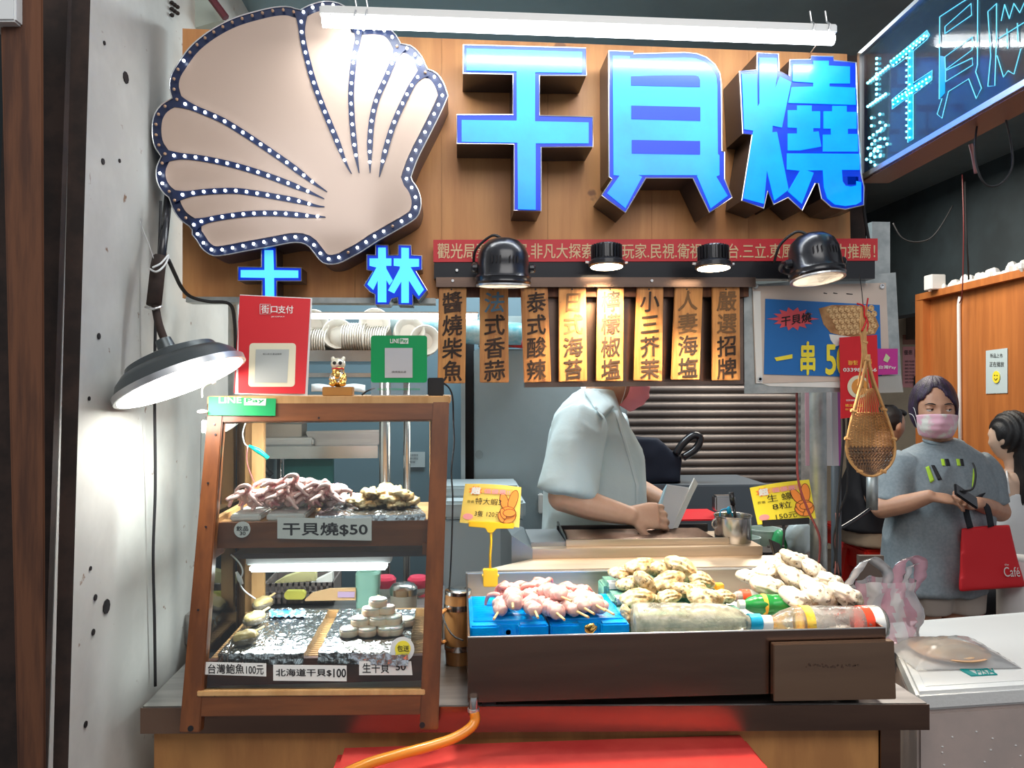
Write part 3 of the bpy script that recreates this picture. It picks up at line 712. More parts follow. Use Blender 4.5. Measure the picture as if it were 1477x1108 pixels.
# ------------------------------------------------------------------ glass light box on the right
g0, g1 = P(1240, 200, 1.90), P(1477, 140, 1.285)
gd = V((g1.x - g0.x, g1.y - g0.y, 0)).normalized()
zb, zt = P(1245, 262, 1.90).z, P(1237, 77, 1.90).z
gn = V((gd.y, -gd.x, 0)); gn = gn if gn.x < 0 else -gn                   # towards the left side
G0 = V((g0.x, 1.90, 0)); G1 = G0 + gd * 1.15
lb = thing('glass_light_box', 'blue glass light box jutting out toward the street with dotted letters', 'light box', (G0.x, G0.y, zt))
back = -gn * .075
def gq(a, z): return V((a.x, a.y, z))
MB().hexa([gq(G0 + gd * .012 - gn * .006, zb + .012), gq(G1 - gn * .006, zb + .012), gq(G1 + back, zb + .012), gq(G0 + gd * .012 + back, zb + .012)],
          [gq(G0 + gd * .012 - gn * .006, zt - .012), gq(G1 - gn * .006, zt - .012), gq(G1 + back, zt - .012), gq(G0 + gd * .012 + back, zt - .012)]).build('back_box', mat('box_dark', (.004, .012, .035), .25, emis=.8, col2=(.0, .04, .62), ns=1.6, lo=.34, hi=.58, coat=.6), lb)
MB().hexa([gq(G0 + gd * .010, zb + .012), gq(G1, zb + .012), gq(G1 - gn * .003, zb + .012), gq(G0 + gd * .010 - gn * .003, zb + .012)],
          [gq(G0 + gd * .010, zt - .010), gq(G1, zt - .010), gq(G1 - gn * .003, zt - .010), gq(G0 + gd * .010 - gn * .003, zt - .010)]).build('glass_pane', 'dusty_glass', lb)
for z0, z1 in ((zb, zb + .012), (zt - .010, zt)):
    MB().hexa([gq(G0 + gn * .006, z0), gq(G1 + gn * .006, z0), gq(G1 + gn * -.004, z0), gq(G0 + gn * -.004, z0)], [gq(G0 + gn * .006, z1), gq(G1 + gn * .006, z1), gq(G1 - gn * .004, z1), gq(G0 - gn * .004, z1)]).build('edge_trim', 'silver_edge', lb)
MB().hexa([gq(G0 + gn * .006, zb), gq(G0 + gd * .012 + gn * .006, zb), gq(G0 + gd * .012 + back, zb), gq(G0 + back, zb)], [gq(G0 + gn * .006, zt), gq(G0 + gd * .012 + gn * .006, zt), gq(G0 + gd * .012 + back, zt), gq(G0 + back, zt)]).build('end_cap', 'silver_edge', lb)
MB().hexa([gq(G0, zb - .004), gq(G1, zb - .004), gq(G1 + back, zb - .004), gq(G0 + back, zb - .004)], [gq(G0, zb + .0), gq(G1, zb), gq(G1 + back, zb), gq(G0 + back, zb)]).build('bottom_panel', mat('brown_panel', (.22, .10, .07), .4), lb)
def GB(px, py, off=.002): return PL(px, py, G0 + gn * off, gn)
Z6 = lambda pts: [(1230 + x / 5.98, y / 5.98) for x, y in pts]
# letter outlines engraved in the glass (glowing edges)
def outl(parent, pts, r=.0011, close=True, name='letter_outline', m='glow_edge'):
    q = [GB(x, y) for x, y in Z6(pts)]
    return MB().tube(q + ([q[0]] if close else []), r, 4).build(name, m, parent)
mat('glow_edge', (.2, .7, .85), .3, emis=.75, ecol=(.16, .72, .95))
mat('glow_fill', (.0, .3, .7), .3, emis=.45, ecol=(.0, .42, .80))
gan = [(320, 535), (640, 262), (662, 300), (640, 340), (522, 440), (522, 715), (685, 608), (682, 690), (522, 815), (522, 1200), (475, 1230), (478, 840), (340, 940), (338, 860), (478, 745), (478, 485), (352, 578)]
outl(lb, gan)
MB().prism([GB(x, y, .0012) for x, y in Z6([(330, 530), (640, 268), (655, 300), (350, 560)])], gn * -.0008).build('letter_fill', 'glow_fill', lb)
MB().prism([GB(x, y, .0012) for x, y in Z6([(480, 440), (520, 430), (520, 1200), (478, 1220)])], gn * -.0008).build('letter_fill', 'glow_fill', lb)
MB().prism([GB(x, y, .0012) for x, y in Z6([(340, 870), (680, 615), (680, 688), (342, 930)])], gn * -.0008).build('letter_fill', 'glow_fill', lb)
bei = [(750, 145), (940, 20), (1078, -60), (1075, 560), (1060, 620), (1110, 760), (1065, 850), (1000, 680), (825, 790), (770, 1020), (728, 985), (770, 850), (745, 855)]
outl(lb, bei)
for q in ([(795, 230), (1020, 30), (1025, 130), (795, 290)], [(795, 490), (1030, 320), (1030, 430), (800, 600)], [(800, 610), (1030, 500), (1035, 560), (800, 705)]): outl(lb, q)
MB().prism([GB(x, y, .0012) for x, y in Z6([(750, 480), (795, 490), (795, 800), (750, 850)])], gn * -.0008).build('letter_fill', 'glow_fill', lb)
sh_ = [(1165, 100), (1240, 30), (1240, 300), (1225, 740), (1165, 745), (1190, 480)]
outl(lb, sh_); outl(lb, [(1245, 480), (1300, 665), (1340, 610), (1390, 640), (1450, 420)], close=False)
outl(lb, [(1280, 180), (1310, 40), (1350, 160), (1390, 30), (1440, 110), (1500, -20)], close=False)
outl(lb, [(1260, 330), (1500, 180)], close=False); outl(lb, [(1330, 250), (1335, 420)], close=False); outl(lb, [(1420, 200), (1425, 370)], close=False)
m = MB()
def dots(pts, step=.014, r=.0024):
    q = resample([GB(x, y, .004) for x, y in Z6(pts)], step)
    for p in q: m.ell(p, r, 6, 4)
dots([(130, 715), (320, 560)], .0125, .0036); dots([(207, 505), (205, 860)], .0125, .0036); dots([(130, 918), (300, 800)], .0125, .0036)
dots([(330, 525), (645, 285)]); dots([(350, 560), (640, 310)]); dots([(463, 500), (463, 1230)]); dots([(490, 500), (490, 1230)], .02); dots([(345, 865), (670, 660)]); dots([(350, 900), (680, 690)], .02)
for pts in ([(1257, 170), (1257, 193)], [(1269, 165), (1270, 232)], [(1254, 199), (1281, 178)], [(1252, 214), (1262, 203)], [(1262, 203), (1262, 240)], [(1276, 200), (1282, 214)], [(1250, 230), (1272, 206)], [(1256, 222), (1256, 238)], [(1266, 218), (1272, 230)]):
    q = resample([GB(x, y, .004) for x, y in pts], .020)
    for p in q: m.ell(p, .0036, 6, 4)
m.build('led_dots', 'led_cyan', lb, kind='stuff')
tag(MB().obox(P(1214, 265, 1.86), V((.03, 0, 0)), V((0, .03, 0)), V((0, 0, .012))).build('black_bracket', 'black_metal', bevel=.002), 'black bracket joining the last blue letter to the glass light box', 'bracket')
cable('hanging_wire', [P(1400, 208, 1.55), P(1404, 225, 1.55), P(1408, 250, 1.55)], .0045, mat('brownwire', (.25, .1, .09), .5), 'brown wire with yellow tape under the light box')
cable('hanging_wire', [P(1412, 160, 1.48), P(1406, 215, 1.46), P(1412, 250, 1.45), P(1425, 268, 1.45), P(1445, 264, 1.45), P(1460, 240, 1.45), P(1458, 205, 1.45), P(1450, 168, 1.43)], .0022, 'rubber', 'black loop of wire under the light box')

# ------------------------------------------------------------------ red banner, black channel, steel rail, tag plate
YR = 1.915
rb = tag(MB().pp([(625, 346), (1266, 344), (1266, 376), (625, 378)], YR, .006).build('red_banner', 'banner_red'), 'long narrow red banner with gold lettering under the blue letters', 'banner')
m = MB(); text_px(m, '觀光局票選冠軍.非凡大探索.食尚玩家.民視.衛視中文台.三立.東風.中天.強力推薦！', 631, 351, 1262, 373, YR, bold=.008)
textobj('lettering', m, 'banner_text', rb)
fr = thing('light_rail', 'black channel and steel rail carrying the spot lamps', 'rail', P(940, 395, YR))
MB().pp([(626, 378), (1262, 376), (1262, 402), (626, 402)], YR + .003, .04).build('channel', 'black_metal', fr)
MB().pp([(629, 400), (1090, 400), (1090, 414), (629, 414)], YR - .002, .03).build('steel_rail', 'tray_steel', fr)
for x, y in ((659, 390), (653, 405), (940, 405), (1004, 388)):
    c = P(x, y, YR - .003); MB().lathe(c, [(.0035, 0), (.0035, .003)], 8, (0, -1, 0)).build('bolt', 'silver_edge', fr)
hd = thing('steel_back_plate', 'brown steel plate hung behind the wooden menu tags', 'plate', P(915, 480, 1.97))
MB().pp([(757, 414), (1090, 412), (1090, 552), (762, 552)], 1.965, .004).build('plate', 'tray_steel', hd)
MB().pp([(757, 552), (950, 551), (1072, 549), (1072, 554), (950, 557), (757, 559)], 1.945, .03).build('bottom_lip', 'tray_steel', hd)
m = MB(); m.pp([(632, 414), (1080, 414), (1080, 428), (632, 428)], 1.935, .02); tag(m.build('wooden_batten', 'plank'), 'narrow wooden batten that the menu tags are nailed to', 'batten')
tags = [('醬燒柴魚', [(633, 415), (673, 415), (671, 553), (631, 553)], 1), ('法式香蒜', [(692, 415), (733, 415), (734, 552), (692, 552)], 1), ('泰式酸辣', [(751, 415), (790, 415), (795, 551), (756, 552)], 1),
        ('日式海苔', [(806, 415), (845, 415), (847, 550), (806, 551)], 0), ('檸檬椒塩', [(862, 414), (900, 414), (899, 550), (860, 550)], 1), ('小三芥茉', [(919, 414), (957, 414), (955, 550), (915, 549)], 1),
        ('人妻海塩', [(974, 413), (1014, 413), (1009, 548), (969, 548)], 0), ('嚴選招牌', [(1028, 413), (1067, 413), (1068, 549), (1028, 549)], 0)]
TAGL = ['wooden menu tag with dark brush writing beside the green stand, first from the display case', 'wooden menu tag whose top character is worn blue, second from the case', 'dark lettered wooden menu tag, the first one over the steel back plate', 'wooden menu tag with faded top characters, fourth from the display case',
        'wooden menu tag with the densest crossing strokes, under the first small finned lamp', 'wooden menu tag whose top characters have three simple strokes, sixth from the case', 'wooden menu tag with faded writing, second from the blue poster', 'last wooden menu tag, hanging right beside the blue price poster']
for i, (tx, q, dark) in enumerate(tags):
    t = thing('menu_tag', TAGL[i], 'menu tag', P(q[0][0] + 20, 480, 1.925), 'wooden flavour tags under the rail')
    MB().pp(q, 1.922, .011).build('board', 'tag_wood', t, bevel=.0015)
    m = MB(); xa = (q[0][0] + q[3][0]) / 2; xb = (q[1][0] + q[2][0]) / 2; hh = (q[2][1] - q[1][1]) / 4
    mm = {}
    for j, ch in enumerate(tx):
        y0 = q[0][1] + 7 + (hh - 1.5) * j; s = 1.0 if tx != '醬燒柴魚' else 1
        key = 'blue' if (tx == '法式香蒜' and j == 0) else ('pale' if not dark and j < 2 else 'dark')
        mb = mm.setdefault(key, MB())
        O = P(xa + 5, y0 + hh - 4, 1.922); text_on(mb, ch, O, P(xb - 5, y0 + hh - 6, 1.922) - O, P(xa + 6, y0, 1.922) - O, bold=.018, em=True, rot=random.uniform(-.04, .06))
    for k, mb in mm.items(): textobj('lettering', mb, {'dark': 'brush_ink', 'pale': mat('faded_ink', (.16, .08, .03), .6) if 'faded_ink' not in MT else 'faded_ink', 'blue': mat('blue_ink', (.10, .20, .28), .6) if 'blue_ink' not in MT else 'blue_ink'}[k], t)
    MB().lathe(P(xa + 19, 417.5, 1.922), [(.0022, 0), (.0022, .002)], 8, (0, -1, 0)).build('nail', 'black_metal', t)

# ------------------------------------------------------------------ spot lamps
def dome_lamp(label, px, py, Y, r, tilt, yaw=0):
    t = thing('spot_lamp', label, 'spot lamp', P(px, py, Y)); R = Matrix.Rotation(tilt, 3, 'X') @ Matrix.Rotation(yaw, 3, 'Y'); ax = R @ V((0, 0, 1)); c = P(px, py, Y)
    pf = [(r * .98, -.052), (r * 1.03, -.046), (r * 1.0, -.040), (r * 1.03, -.034), (r * .96, -.026), (r * .95, .0), (r * .92, .02), (r * .80, .040), (r * .55, .054), (r * .28, .060), (.002, .062)]
    MB().lathe(c, [(r * k / r * 1, h) for k, h in pf], 32, ax).build('housing', 'black_metal', t, smooth='auto')
    MB().lathe(c - ax * .053, [(r * .9, 0), (r * .9, .002)], 28, ax).build('lens', 'warm_glow', t)
    MB().lathe(c - ax * .0555, [(r * 1.0, 0), (r * 1.0, .004), (r * .9, .004), (r * .9, 0)], 28, ax).build('lens_ring', 'aluminium', t)
    for s in (-1, 1):
        q = c + R @ V((s * r * .97, 0, -.012)); MB().lathe(q, [(.011, 0), (.011, .010), (.007, .014)], 10, R @ V((s, 0, 0))).build('side_knob', 'black_metal', t)
    MB().tube(crsp([c + R @ V((-r * 1.02, 0, -.012)), c + R @ V((-r * 1.05, .03, .0)), c + V((-r * .8, .075, -.02)), c + V((0, .10, -.03))], 5), .005, 6).build('yoke', 'black_metal', t)
    for k in range(6):
        th = math.radians(-118 + k * 9 + (12 if k > 2 else 0)); q = c + R @ V((r * .955 * math.cos(th), r * .955 * math.sin(th), .004))
        MB().obox(q, R @ V((.0015, 0, .002)), R @ V((0, .002, 0)), R @ V((0, 0, .008))).build('vent_slot', 'ink', t)
    MB().tube(crsp([c + ax * .058 + V((0, .01, 0)), c + ax * .07 + V((-r * .4, .02, 0)), c + V((-r * 1.0, .05, .04)), c + V((-r * 1.05, .08, 0))], 6), .0035, 6).build('cord', 'rubber', t, smooth=True)
    return t, c - ax * .06, -ax
def fin_lamp(label, px, py, Y, r):
    t = thing('spot_lamp', label, 'spot lamp', P(px, py, Y)); R = Matrix.Rotation(math.radians(-4), 3, 'X'); ax = R @ V((0, 0, 1)); c = P(px, py, Y)
    MB().lathe(c, [(r * .78, .004), (r * .78, .036), (r * .7, .040)], 20, ax).build('core', 'black_metal', t)
    for k in range(26):
        th = 2 * math.pi * k / 26; e = R @ V((math.cos(th), math.sin(th), 0)); s = ax.cross(e)
        MB().obox(c + e * r * .86 + ax * .020, e * r * .10, s * .0010, ax * .017).build('cooling_fin', 'black_metal', t)
    MB().lathe(c, [(r * 1.0, -.016), (r * 1.12, -.013), (r * 1.12, -.004), (r * .9, .003), (r * .6, .004)], 30, ax).build('bezel', 'black_metal', t, smooth='auto')
    MB().lathe(c - ax * .0165, [(r * .98, 0), (r * .98, .002)], 28, ax).build('lens', 'warm_glow', t)
    for s in (-1, 1): MB().tube([c + V((s * r * 1.1, 0, -.005)), c + V((s * r * 1.3, 0, -.004))], .003, 6).build('side_screw', 'silver_edge', t)
    MB().tube(crsp([c + V((r * 1.15, 0, -.005)), c + V((r * 1.25, .04, 0)), c + V((r * .4, .08, .0))], 5), .004, 6).build('yoke', 'black_metal', t)
    return t, c - ax * .02, -ax
LP = []
LP.append(dome_lamp('black dome spot lamp closest to the red payment card', 726, 380, 1.83, .0655, math.radians(3)) + (1,))
LP.append(fin_lamp('small finned spot lamp with warm glow nearer the dome lamp above the 泰 tag', 875, 376, 1.84, .040) + (0,))
LP.append(fin_lamp('small finned spot lamp with warm glow above the 人妻 tag', 1029, 378, 1.80, .0395) + (0,))
LP.append(dome_lamp('black tilted dome spot lamp above the blue price poster', 1175, 372, 1.79, .0640, math.radians(-9), math.radians(-4)) + (1,))
for i, (t, p, d_, big) in enumerate(LP):
    aim = {0: P(790, 880, 1.75), 1: P(870, 800, 2.2), 2: P(960, 870, 1.85), 3: P(1160, 860, 1.8)}[i]
    light('spot_light', 'SPOT', p, (36, 60, 44, 30)[i], ((1, .90, .76), (1, .72, .42), (1, .78, .5), (1, .91, .78))[i], .03, aim=aim, angle=(62, 100, 85, 62)[i], blend=.8)
cable('hanging_wire', [P(1250, 275, 1.9), P(1246, 300, 1.92), P(1252, 340, 1.93), P(1256, 360, 1.93)], .004, 'rubber', 'black cable between the light box and the red banner')
# ------------------------------------------------------------------ glazed display case
cp0 = V((0, 1.60, .78)); ct = V((0, .135, .696)).normalized(); cnn = V((0, -.696, .135)).normalized()
def CF(px, py, off=0): return PL(px, py, cp0 + cnn * off, cnn)
def cq(mb, pts, off, t): return mb.prism([CF(x, y, off) for x, y in pts], -cnn * t)
ZT = 1.482; YK = 2.06
xl, xr = CF(258, 1055).x, CF(632, 1055).x
dc = thing('display_case', 'wooden glazed snack case with a sloping front on the counter', 'display case', ((xl + xr) / 2, 1.8, ZC))
cq(MB(), [(301, 575), (323, 575), (288, 1057), (258, 1057)], 0, .028).build('stile', 'case_wood', dc, bevel=.002)
cq(MB(), [(624, 575), (648, 575), (632, 1053), (605, 1053)], 0, .028).build('stile', 'case_wood', dc, bevel=.002)
cq(MB(), [(322, 578), (625, 578), (624, 606), (321, 609)], -.001, .022).build('top_rail', 'case_wood_flat', dc, bevel=.0015)
cq(MB(), [(291, 1004), (608, 1002), (606, 1031), (289, 1034)], -.001, .022).build('bottom_rail', 'case_wood_flat', dc, bevel=.0015)
cq(MB(), [(284, 997), (613, 995), (613, 1003), (284, 1005)], .004, .03).build('sill', 'pale_wood', dc, bevel=.0015)
tlp, trp = CF(299, 574), CF(649, 574)
MB().box((tlp.x, 1.7335, ZT - .018), (trp.x, YK + .02, ZT)).build('top_board', 'pale_wood', dc, bevel=.002)
for xx in (xl + .006, xr - .034):
    MB().box((xx, YK - .035, ZC), (xx + .032, YK, ZT - .018)).build('back_post', 'pale_wood', dc)
for zz in (ZC + .002, ZT - .05):
    MB().box((xl + .038, YK - .028, zz), (xr - .034, YK - .008, zz + .03)).build('back_rail', 'pale_wood', dc)
# side rails and side panes
for xx, s in ((xl + .006, 1), (xr - .03, -1)):
    for zz in (ZC + .002, ZT - .046):
        y0 = 1.60 + (zz - .78) * .194 + .03
        MB().box((xx, y0, zz), (xx + .02, YK - .035, zz + .028)).build('side_rail', 'case_wood', dc)
    pz = [V((xx + .008, 1.60 + (z - .78) * .194 + .03, z)) for z in (ZC + .03, ZT - .046)]
    MB().prism([pz[0], V((xx + .008, YK - .035, ZC + .03)), V((xx + .008, YK - .035, ZT - .046)), pz[1]], (.003, 0, 0)).build('side_pane', 'glass', dc)
cq(MB(), [(290, 606), (624, 606), (608, 1003), (284, 1003)], -.012, .003).build('front_pane', 'glass', dc)
# wooden inner back strip at the left seen through the glass
MB().box((xl + .040, YK - .06, ZC + .03), (xl + .070, YK - .04, ZT - .05)).build('inner_post', 'pale_wood', dc)
# decks
XL, XR = xl + .028, xr - .026
ZD = .913
MB().box((XL, 1.675, ZD - .05), (XR, 1.690, ZD + .004)).build('deck_front', mat('red_wood', (.16, .045, .02), .35, col2=(.10, .03, .015), ns=4, stretch=(1, 6, 6)), dc)
MB().box((XL, YK - .075, ZD - .03), (XR, YK - .062, ZD + .016)).build('deck_back', 'pale_wood', dc)
first = None; n = 22
for i in range(n):
    y = 1.694 + i * (YK - .079 - 1.694) / n
    if first is None: first = MB().box((XL + .004, y, ZD - .008), (XR - .004, y + .0085, ZD)).build('slat', 'pale_wood', dc); y00 = y
    else:
        c = first.copy(); C.objects.link(c); c.location = V(first.location) + V((0, y - y00, 0))
ZU = 1.205
fU = CF(460, 752, -.03).y
MB().box((XL - .002, fU, ZU - .056), (XR + .004, fU + .014, ZU)).build('shelf_front', 'case_wood_flat', dc)
MB().box((XL - .002, fU + .014, ZU - .012), (XR + .004, YK - .06, ZU - .002)).build('shelf_deck', 'pale_wood', dc)
MB().box((XL - .002, fU + .014, ZU - .002), (XL + .012, YK - .06, ZU + .008)).build('shelf_edge', 'pale_wood', dc)
for xx in (XL - .006, XR - .012): MB().box((xx, fU - .006, ZU - .075), (xx + .02, fU + .05, ZU - .05)).build('shelf_bracket', 'case_wood', dc)
a, b = P(360, 800, 1.86), P(566, 800, 1.86)
MB().box((a.x - .02, 1.80, 1.106), (b.x + .09, 1.89, 1.118)).build('lamp_board', 'brown_basket', dc)
MB().box((a.x, 1.825, 1.085), (b.x, 1.865, 1.106)).build('lamp_body', 'white_plastic', dc, bevel=.003)
MB().box((a.x + .01, 1.818, 1.070), (b.x - .01, 1.850, 1.085)).build('lamp_diffuser', 'case_glow', dc, bevel=.004)
MB().box((XL + .04, 1.84, ZT - .034), (XR - .06, 1.865, ZT - .020)).build('lamp_diffuser', 'case_glow', dc, bevel=.003)
light('case_light_lower', 'AREA', ((a.x + b.x) / 2, 1.834, 1.066), 2.1, (.93, .97, 1), b.x - a.x, .03, ((a.x + b.x) / 2, 1.834, 0))
light('case_light_upper', 'AREA', ((XL + XR) / 2, 1.80, ZT - .040), 5, (.92, .98, 1), .42, .03, ((XL + XR) / 2, 1.82, 0))
for x, y in ((309, 612), (311, 627), (300, 697), (297, 760), (286, 880), (460, 603), (476, 1000), (310, 1003), (590, 998)):
    MB().lathe(CF(x, y, .001), [(.0024, 0), (.0024, .0015)], 8, cnn).build('screw', 'black_metal', dc)
for x, y in ((275, 1051), (609, 1046)):
    MB().lathe(CF(x, y, .0), [(.006, -.01), (.006, .001)], 10, cnn).build('dowel_hole', 'ink', dc)
# labels on the case
def case_label(name, pts, off, tx, box_, m='paper', ink='ink', bold=.012, lab=None, em=False, rnd=0):
    if rnd: c = CF(*pts, off); o = MB().lathe(c, [(rnd, 0), (rnd, .0012)], 26, cnn).build(name, m, dc)
    else: o = cq(MB(), pts, off, .0012).build(name, m, dc)
    if lab: o['label'] = lab
    mb = MB()
    for (t_, (x0, y0, x1, y1)) in zip(tx, box_):
        O = CF(x0, y1, off + .001 + (.0016 if rnd else 0)); text_on(mb, t_, O, CF(x1, y1, off + .001 + (.0016 if rnd else 0)) - O, CF(x0, y0, off + .001 + (.0016 if rnd else 0)) - O, bold=bold, off=(0, 0, 0))
    textobj('lettering', mb, ink, o)
case_label('price_sign', [(400, 747), (536, 748), (536, 780), (400, 777)], -.024, ['干貝燒$50'], [(408, 754, 530, 773)], lab='white price sign 干貝燒$50', bold=.02)
case_label('price_sign', [(295, 955), (384, 957), (384, 976), (295, 973)], -.0085, ['台灣鮑魚', '100元'], [(300, 958, 352, 972), (355, 960, 380, 973)], lab='white price sign 台灣鮑魚100元')
case_label('price_sign', [(394, 959), (500, 960), (500, 983), (394, 982)], -.0085, ['北海道干貝$', '100'], [(398, 965, 478, 976), (481, 965, 499, 977)], lab='white price sign 北海道干貝$100', bold=.02)
case_label('price_sign', [(518, 954), (593, 954), (595, 974), (518, 974)], -.0085, ['生干貝', '50'], [(523, 957, 561, 971), (571, 957, 585, 967)], lab='white price sign 生干貝50')
case_label('round_sticker', (349.5, 764), -.026, ['飲品', '30'], [(341, 759, 358, 766), (346, 767, 354, 772)], rnd=.0175, lab='round white sticker')
case_label('round_sticker', (580, 937), -.0085, [], [], m='white_plastic', rnd=.026, lab='round white sticker around a yellow one')
case_label('round_sticker', (581, 936), -.0065, ['包送'], [(573, 931, 590, 940)], m='yellow_print', rnd=.0165, lab='round yellow sticker')
o = cq(MB(), [(301, 572), (398, 575), (397, 600), (300, 599)], .0035, .002).build('payment_sticker', 'green_print', dc, label='green LINE Pay sticker')
m = MB(); O = CF(316, 581.5, .0045); text_on(m, 'LINE', O, CF(348, 581.5, .0045) - O, CF(316, 573, .0045) - O, bold=.02, off=(0, 0, 0)); textobj('lettering', m, 'paper', o)
oo = cq(MB(), [(352, 574.5), (384, 575), (383, 585), (352, 584.5)], .0045, .0008).build('logo_plate', 'paper', o)
m = MB(); O = CF(355, 582, .0052); text_on(m, 'Pay', O, CF(381, 582, .0052) - O, CF(355, 575, .0052) - O, bold=.02, off=(0, 0, 0)); textobj('logo_lettering', m, 'green_print', o)
# wires inside the case
cable('case_wire', [P(354, 610, 1.9), P(350, 625, 1.9), P(353, 640, 1.9), P(360, 645, 1.88)], .0018, 'white_plastic', 'thin white wire inside the case top leading to the taped joint')
cable('case_wire', [P(357, 645, 1.88), P(356, 665, 1.9), P(362, 685, 1.92), P(370, 702, 1.95)], .0016, 'pink_print', 'thin pink wire below the taped joint in the display case')
tag(MB().tube([P(359, 643, 1.87), P(372, 650, 1.87), P(387, 661, 1.87)], [.003, .0065, .005], 8).build('taped_joint', mat('teal_tape', (.0, .50, .38), .3), smooth=True), 'teal taped wire joint inside the display case', 'wire joint')
cable('case_wire', [P(333, 800, 1.75), P(345, 812, 1.75), P(350, 825, 1.75), P(346, 840, 1.76), P(352, 852, 1.8), P(368, 864, 1.85)], .0018, 'white_plastic', 'white cord of the lower case lamp')
tag(MB().tube([P(341, 825, 1.74), P(346, 836, 1.74), P(349, 843, 1.74)], [.003, .0055, .004], 8).build('cord_switch', 'white_plastic', smooth=True), 'small white cord switch in the lower case', 'switch')

# ---------------- goods in the case
def foil_slab(label, tl_, tr_, br_, bl_, z, h, seed, mt='foil'):
    q = [PZ(*p, z) for p in (bl_, br_, tr_, tl_)]; nx, ny = 64, 44; g = []
    def F(u, v): return q[0] * (1 - u) * (1 - v) + q[1] * u * (1 - v) + q[2] * u * v + q[3] * (1 - u) * v
    for j in range(-2, ny + 3):
        row = []
        for i in range(-2, nx + 3):
            u, v = min(max(i / nx, 0), 1), min(max(j / ny, 0), 1); p = F(u, v); dn = (max(0, -i, i - nx) + max(0, -j, j - ny))
            p = V((p.x, p.y, z - min(dn, 2) / 2 * h)); cr = .0045 * (abs(NZ(p, 42, seed)) - .25) + .0024 * (abs(NZ(p, 110, seed)) - .25) + .0007 * NZ(p, 300, seed)
            if dn: p += V((cr * 1.2, cr, 0))
            else: p.z += cr
            row.append(p)
        g.append(row)
    return tag(MB().sheet(g, None).build('foil_board', mt), label, 'foil board')
foil_slab('foil wrapped board under the abalones', (372, 878), (475, 878), (438, 943), (314, 943), ZD + .024, .023, 1)
foil_slab('foil wrapped board under the raw scallops', (490, 878), (600, 879), (588, 945), (459, 941), ZD + .024, .023, 2)
foil_slab('foil wrapped board on the upper shelf under the tan skewered cakes', (468, 727), (600, 727), (614, 742), (455, 744), ZU + .013, .013, 3)
tag(MB().box((PZ(352, 740, ZU).x, 1.735, ZU - .001), (PZ(392, 740, ZU).x, 1.93, ZU + .014)).build('foam_tray', 'styrofoam', bevel=.003), 'pale foam tray at the wall end of the upper shelf', 'tray')
tag(MB().box((PZ(400, 740, ZU).x, 1.735, ZU - .001), (PZ(452, 740, ZU).x, 1.93, ZU + .014)).build('foam_tray', 'styrofoam', bevel=.003), 'pale foam tray in the middle of the upper shelf', 'tray')
# abalones
def abalone_proto():
    t = thing('abalone', 'x', 'abalone', (0, 0, 0))
    m = MB().ell((0, 0, 0), (.030, .021, .013), 20, 10, fn=lambda p, u: p + u * .003 * NZ(p, 120)); m.build('shell', 'abalone_shell', t, smooth=True)
    m = MB().ell((0, 0, .005), (.027, .0175, .013), 20, 10, fn=lambda p, u: p + u * .0035 * NZ(p, 90, 3)); m.build('meat', 'abalone_meat', t, smooth=True)
    MB().obox((.032, .008, .008), (.014, .002, .002), (-.0004, .003, 0), (0, 0, .0008)).build('stick', 'stick', t)
    return t
ap = abalone_proto()
for i, (px, py, z, rz, lb_) in enumerate(((354, 921, ZD + .037, .55, 'skewered abalone closest to the glass, dark shell rim showing'), (367, 893, ZD + .039, .8, 'middle skewered abalone of three on the foil'), (379, 871, ZD + .038, .9, 'rearmost skewered abalone at the back of the foil'))):
    t = ap if i == 0 else dup(ap)
    p = PZ(px, py, z); t.location = p; t.rotation_euler = (.25, -.1, rz); t['label'] = lb_; t['group'] = 'abalones on foil'
tag(MB().sheet([[PZ(x, y, ZD + .0285) + V((0, 0, .003 * math.sin(x * .9 + y))) for x in range(388, 441, 4)] for y in (890, 886, 883, 880)], (0, 0, .001)).build('blue_packet', mat('packet_blue', (.05, .35, .75), .3, col2=(.8, .85, .9), ns=60), smooth=True), 'crumpled blue and white packet at the back of the abalone foil board', 'packet')
# scallops
def scallop_proto():
    t = thing('raw_scallop', 'x', 'scallop')
    pf = [(.001, 0), (.019, .0), (.0212, .003), (.0215, .010), (.021, .015), (.0195, .018), (.012, .0192), (.001, .0195)]
    MB().lathe((0, 0, 0), pf[:5], 26).build('side_meat', 'scallop_meat', t, smooth=True)
    MB().lathe((0, 0, 0), [(.0211, .0149), (.0196, .0182), (.012, .0195), (.001, .0197)], 26).build('top_meat', 'scallop_top', t, smooth=True)
    return t
sp = scallop_proto(); zb0 = ZD + .026; k = 0
c0 = PZ(532, 912, zb0); S = .0405
lay = [[(-1, -.55), (0, -.55), (1, -.5), (-.55, .35), (.5, .35), (1.5, .35), (0, 1.2), (1.0, 1.2), (2.0, 1.1), (1.5, -.45)], [(-.5, -.1), (.5, -.1), (1.4, .1), (0, .75), (1.0, .8)], [(.1, .25), (.9, .5)], [(.45, .45)]]
sl = ['bottom layer', 'second layer', 'third layer', 'topmost']
SCL = ['front row, abalone side corner', 'front row, second from the abalone side', 'front row, third from the abalone side', 'middle row, abalone side end', 'middle row, second from the abalone side', 'middle row, end beside the stickers', 'back row, abalone side end', 'back row centre', 'back row, far outer end', 'front row, end by the round sticker',
       'front, abalone side', 'front, middle', 'front, sticker side', 'back, abalone side', 'back, sticker side', 'abalone side', 'sticker side', 'crown of the pile']
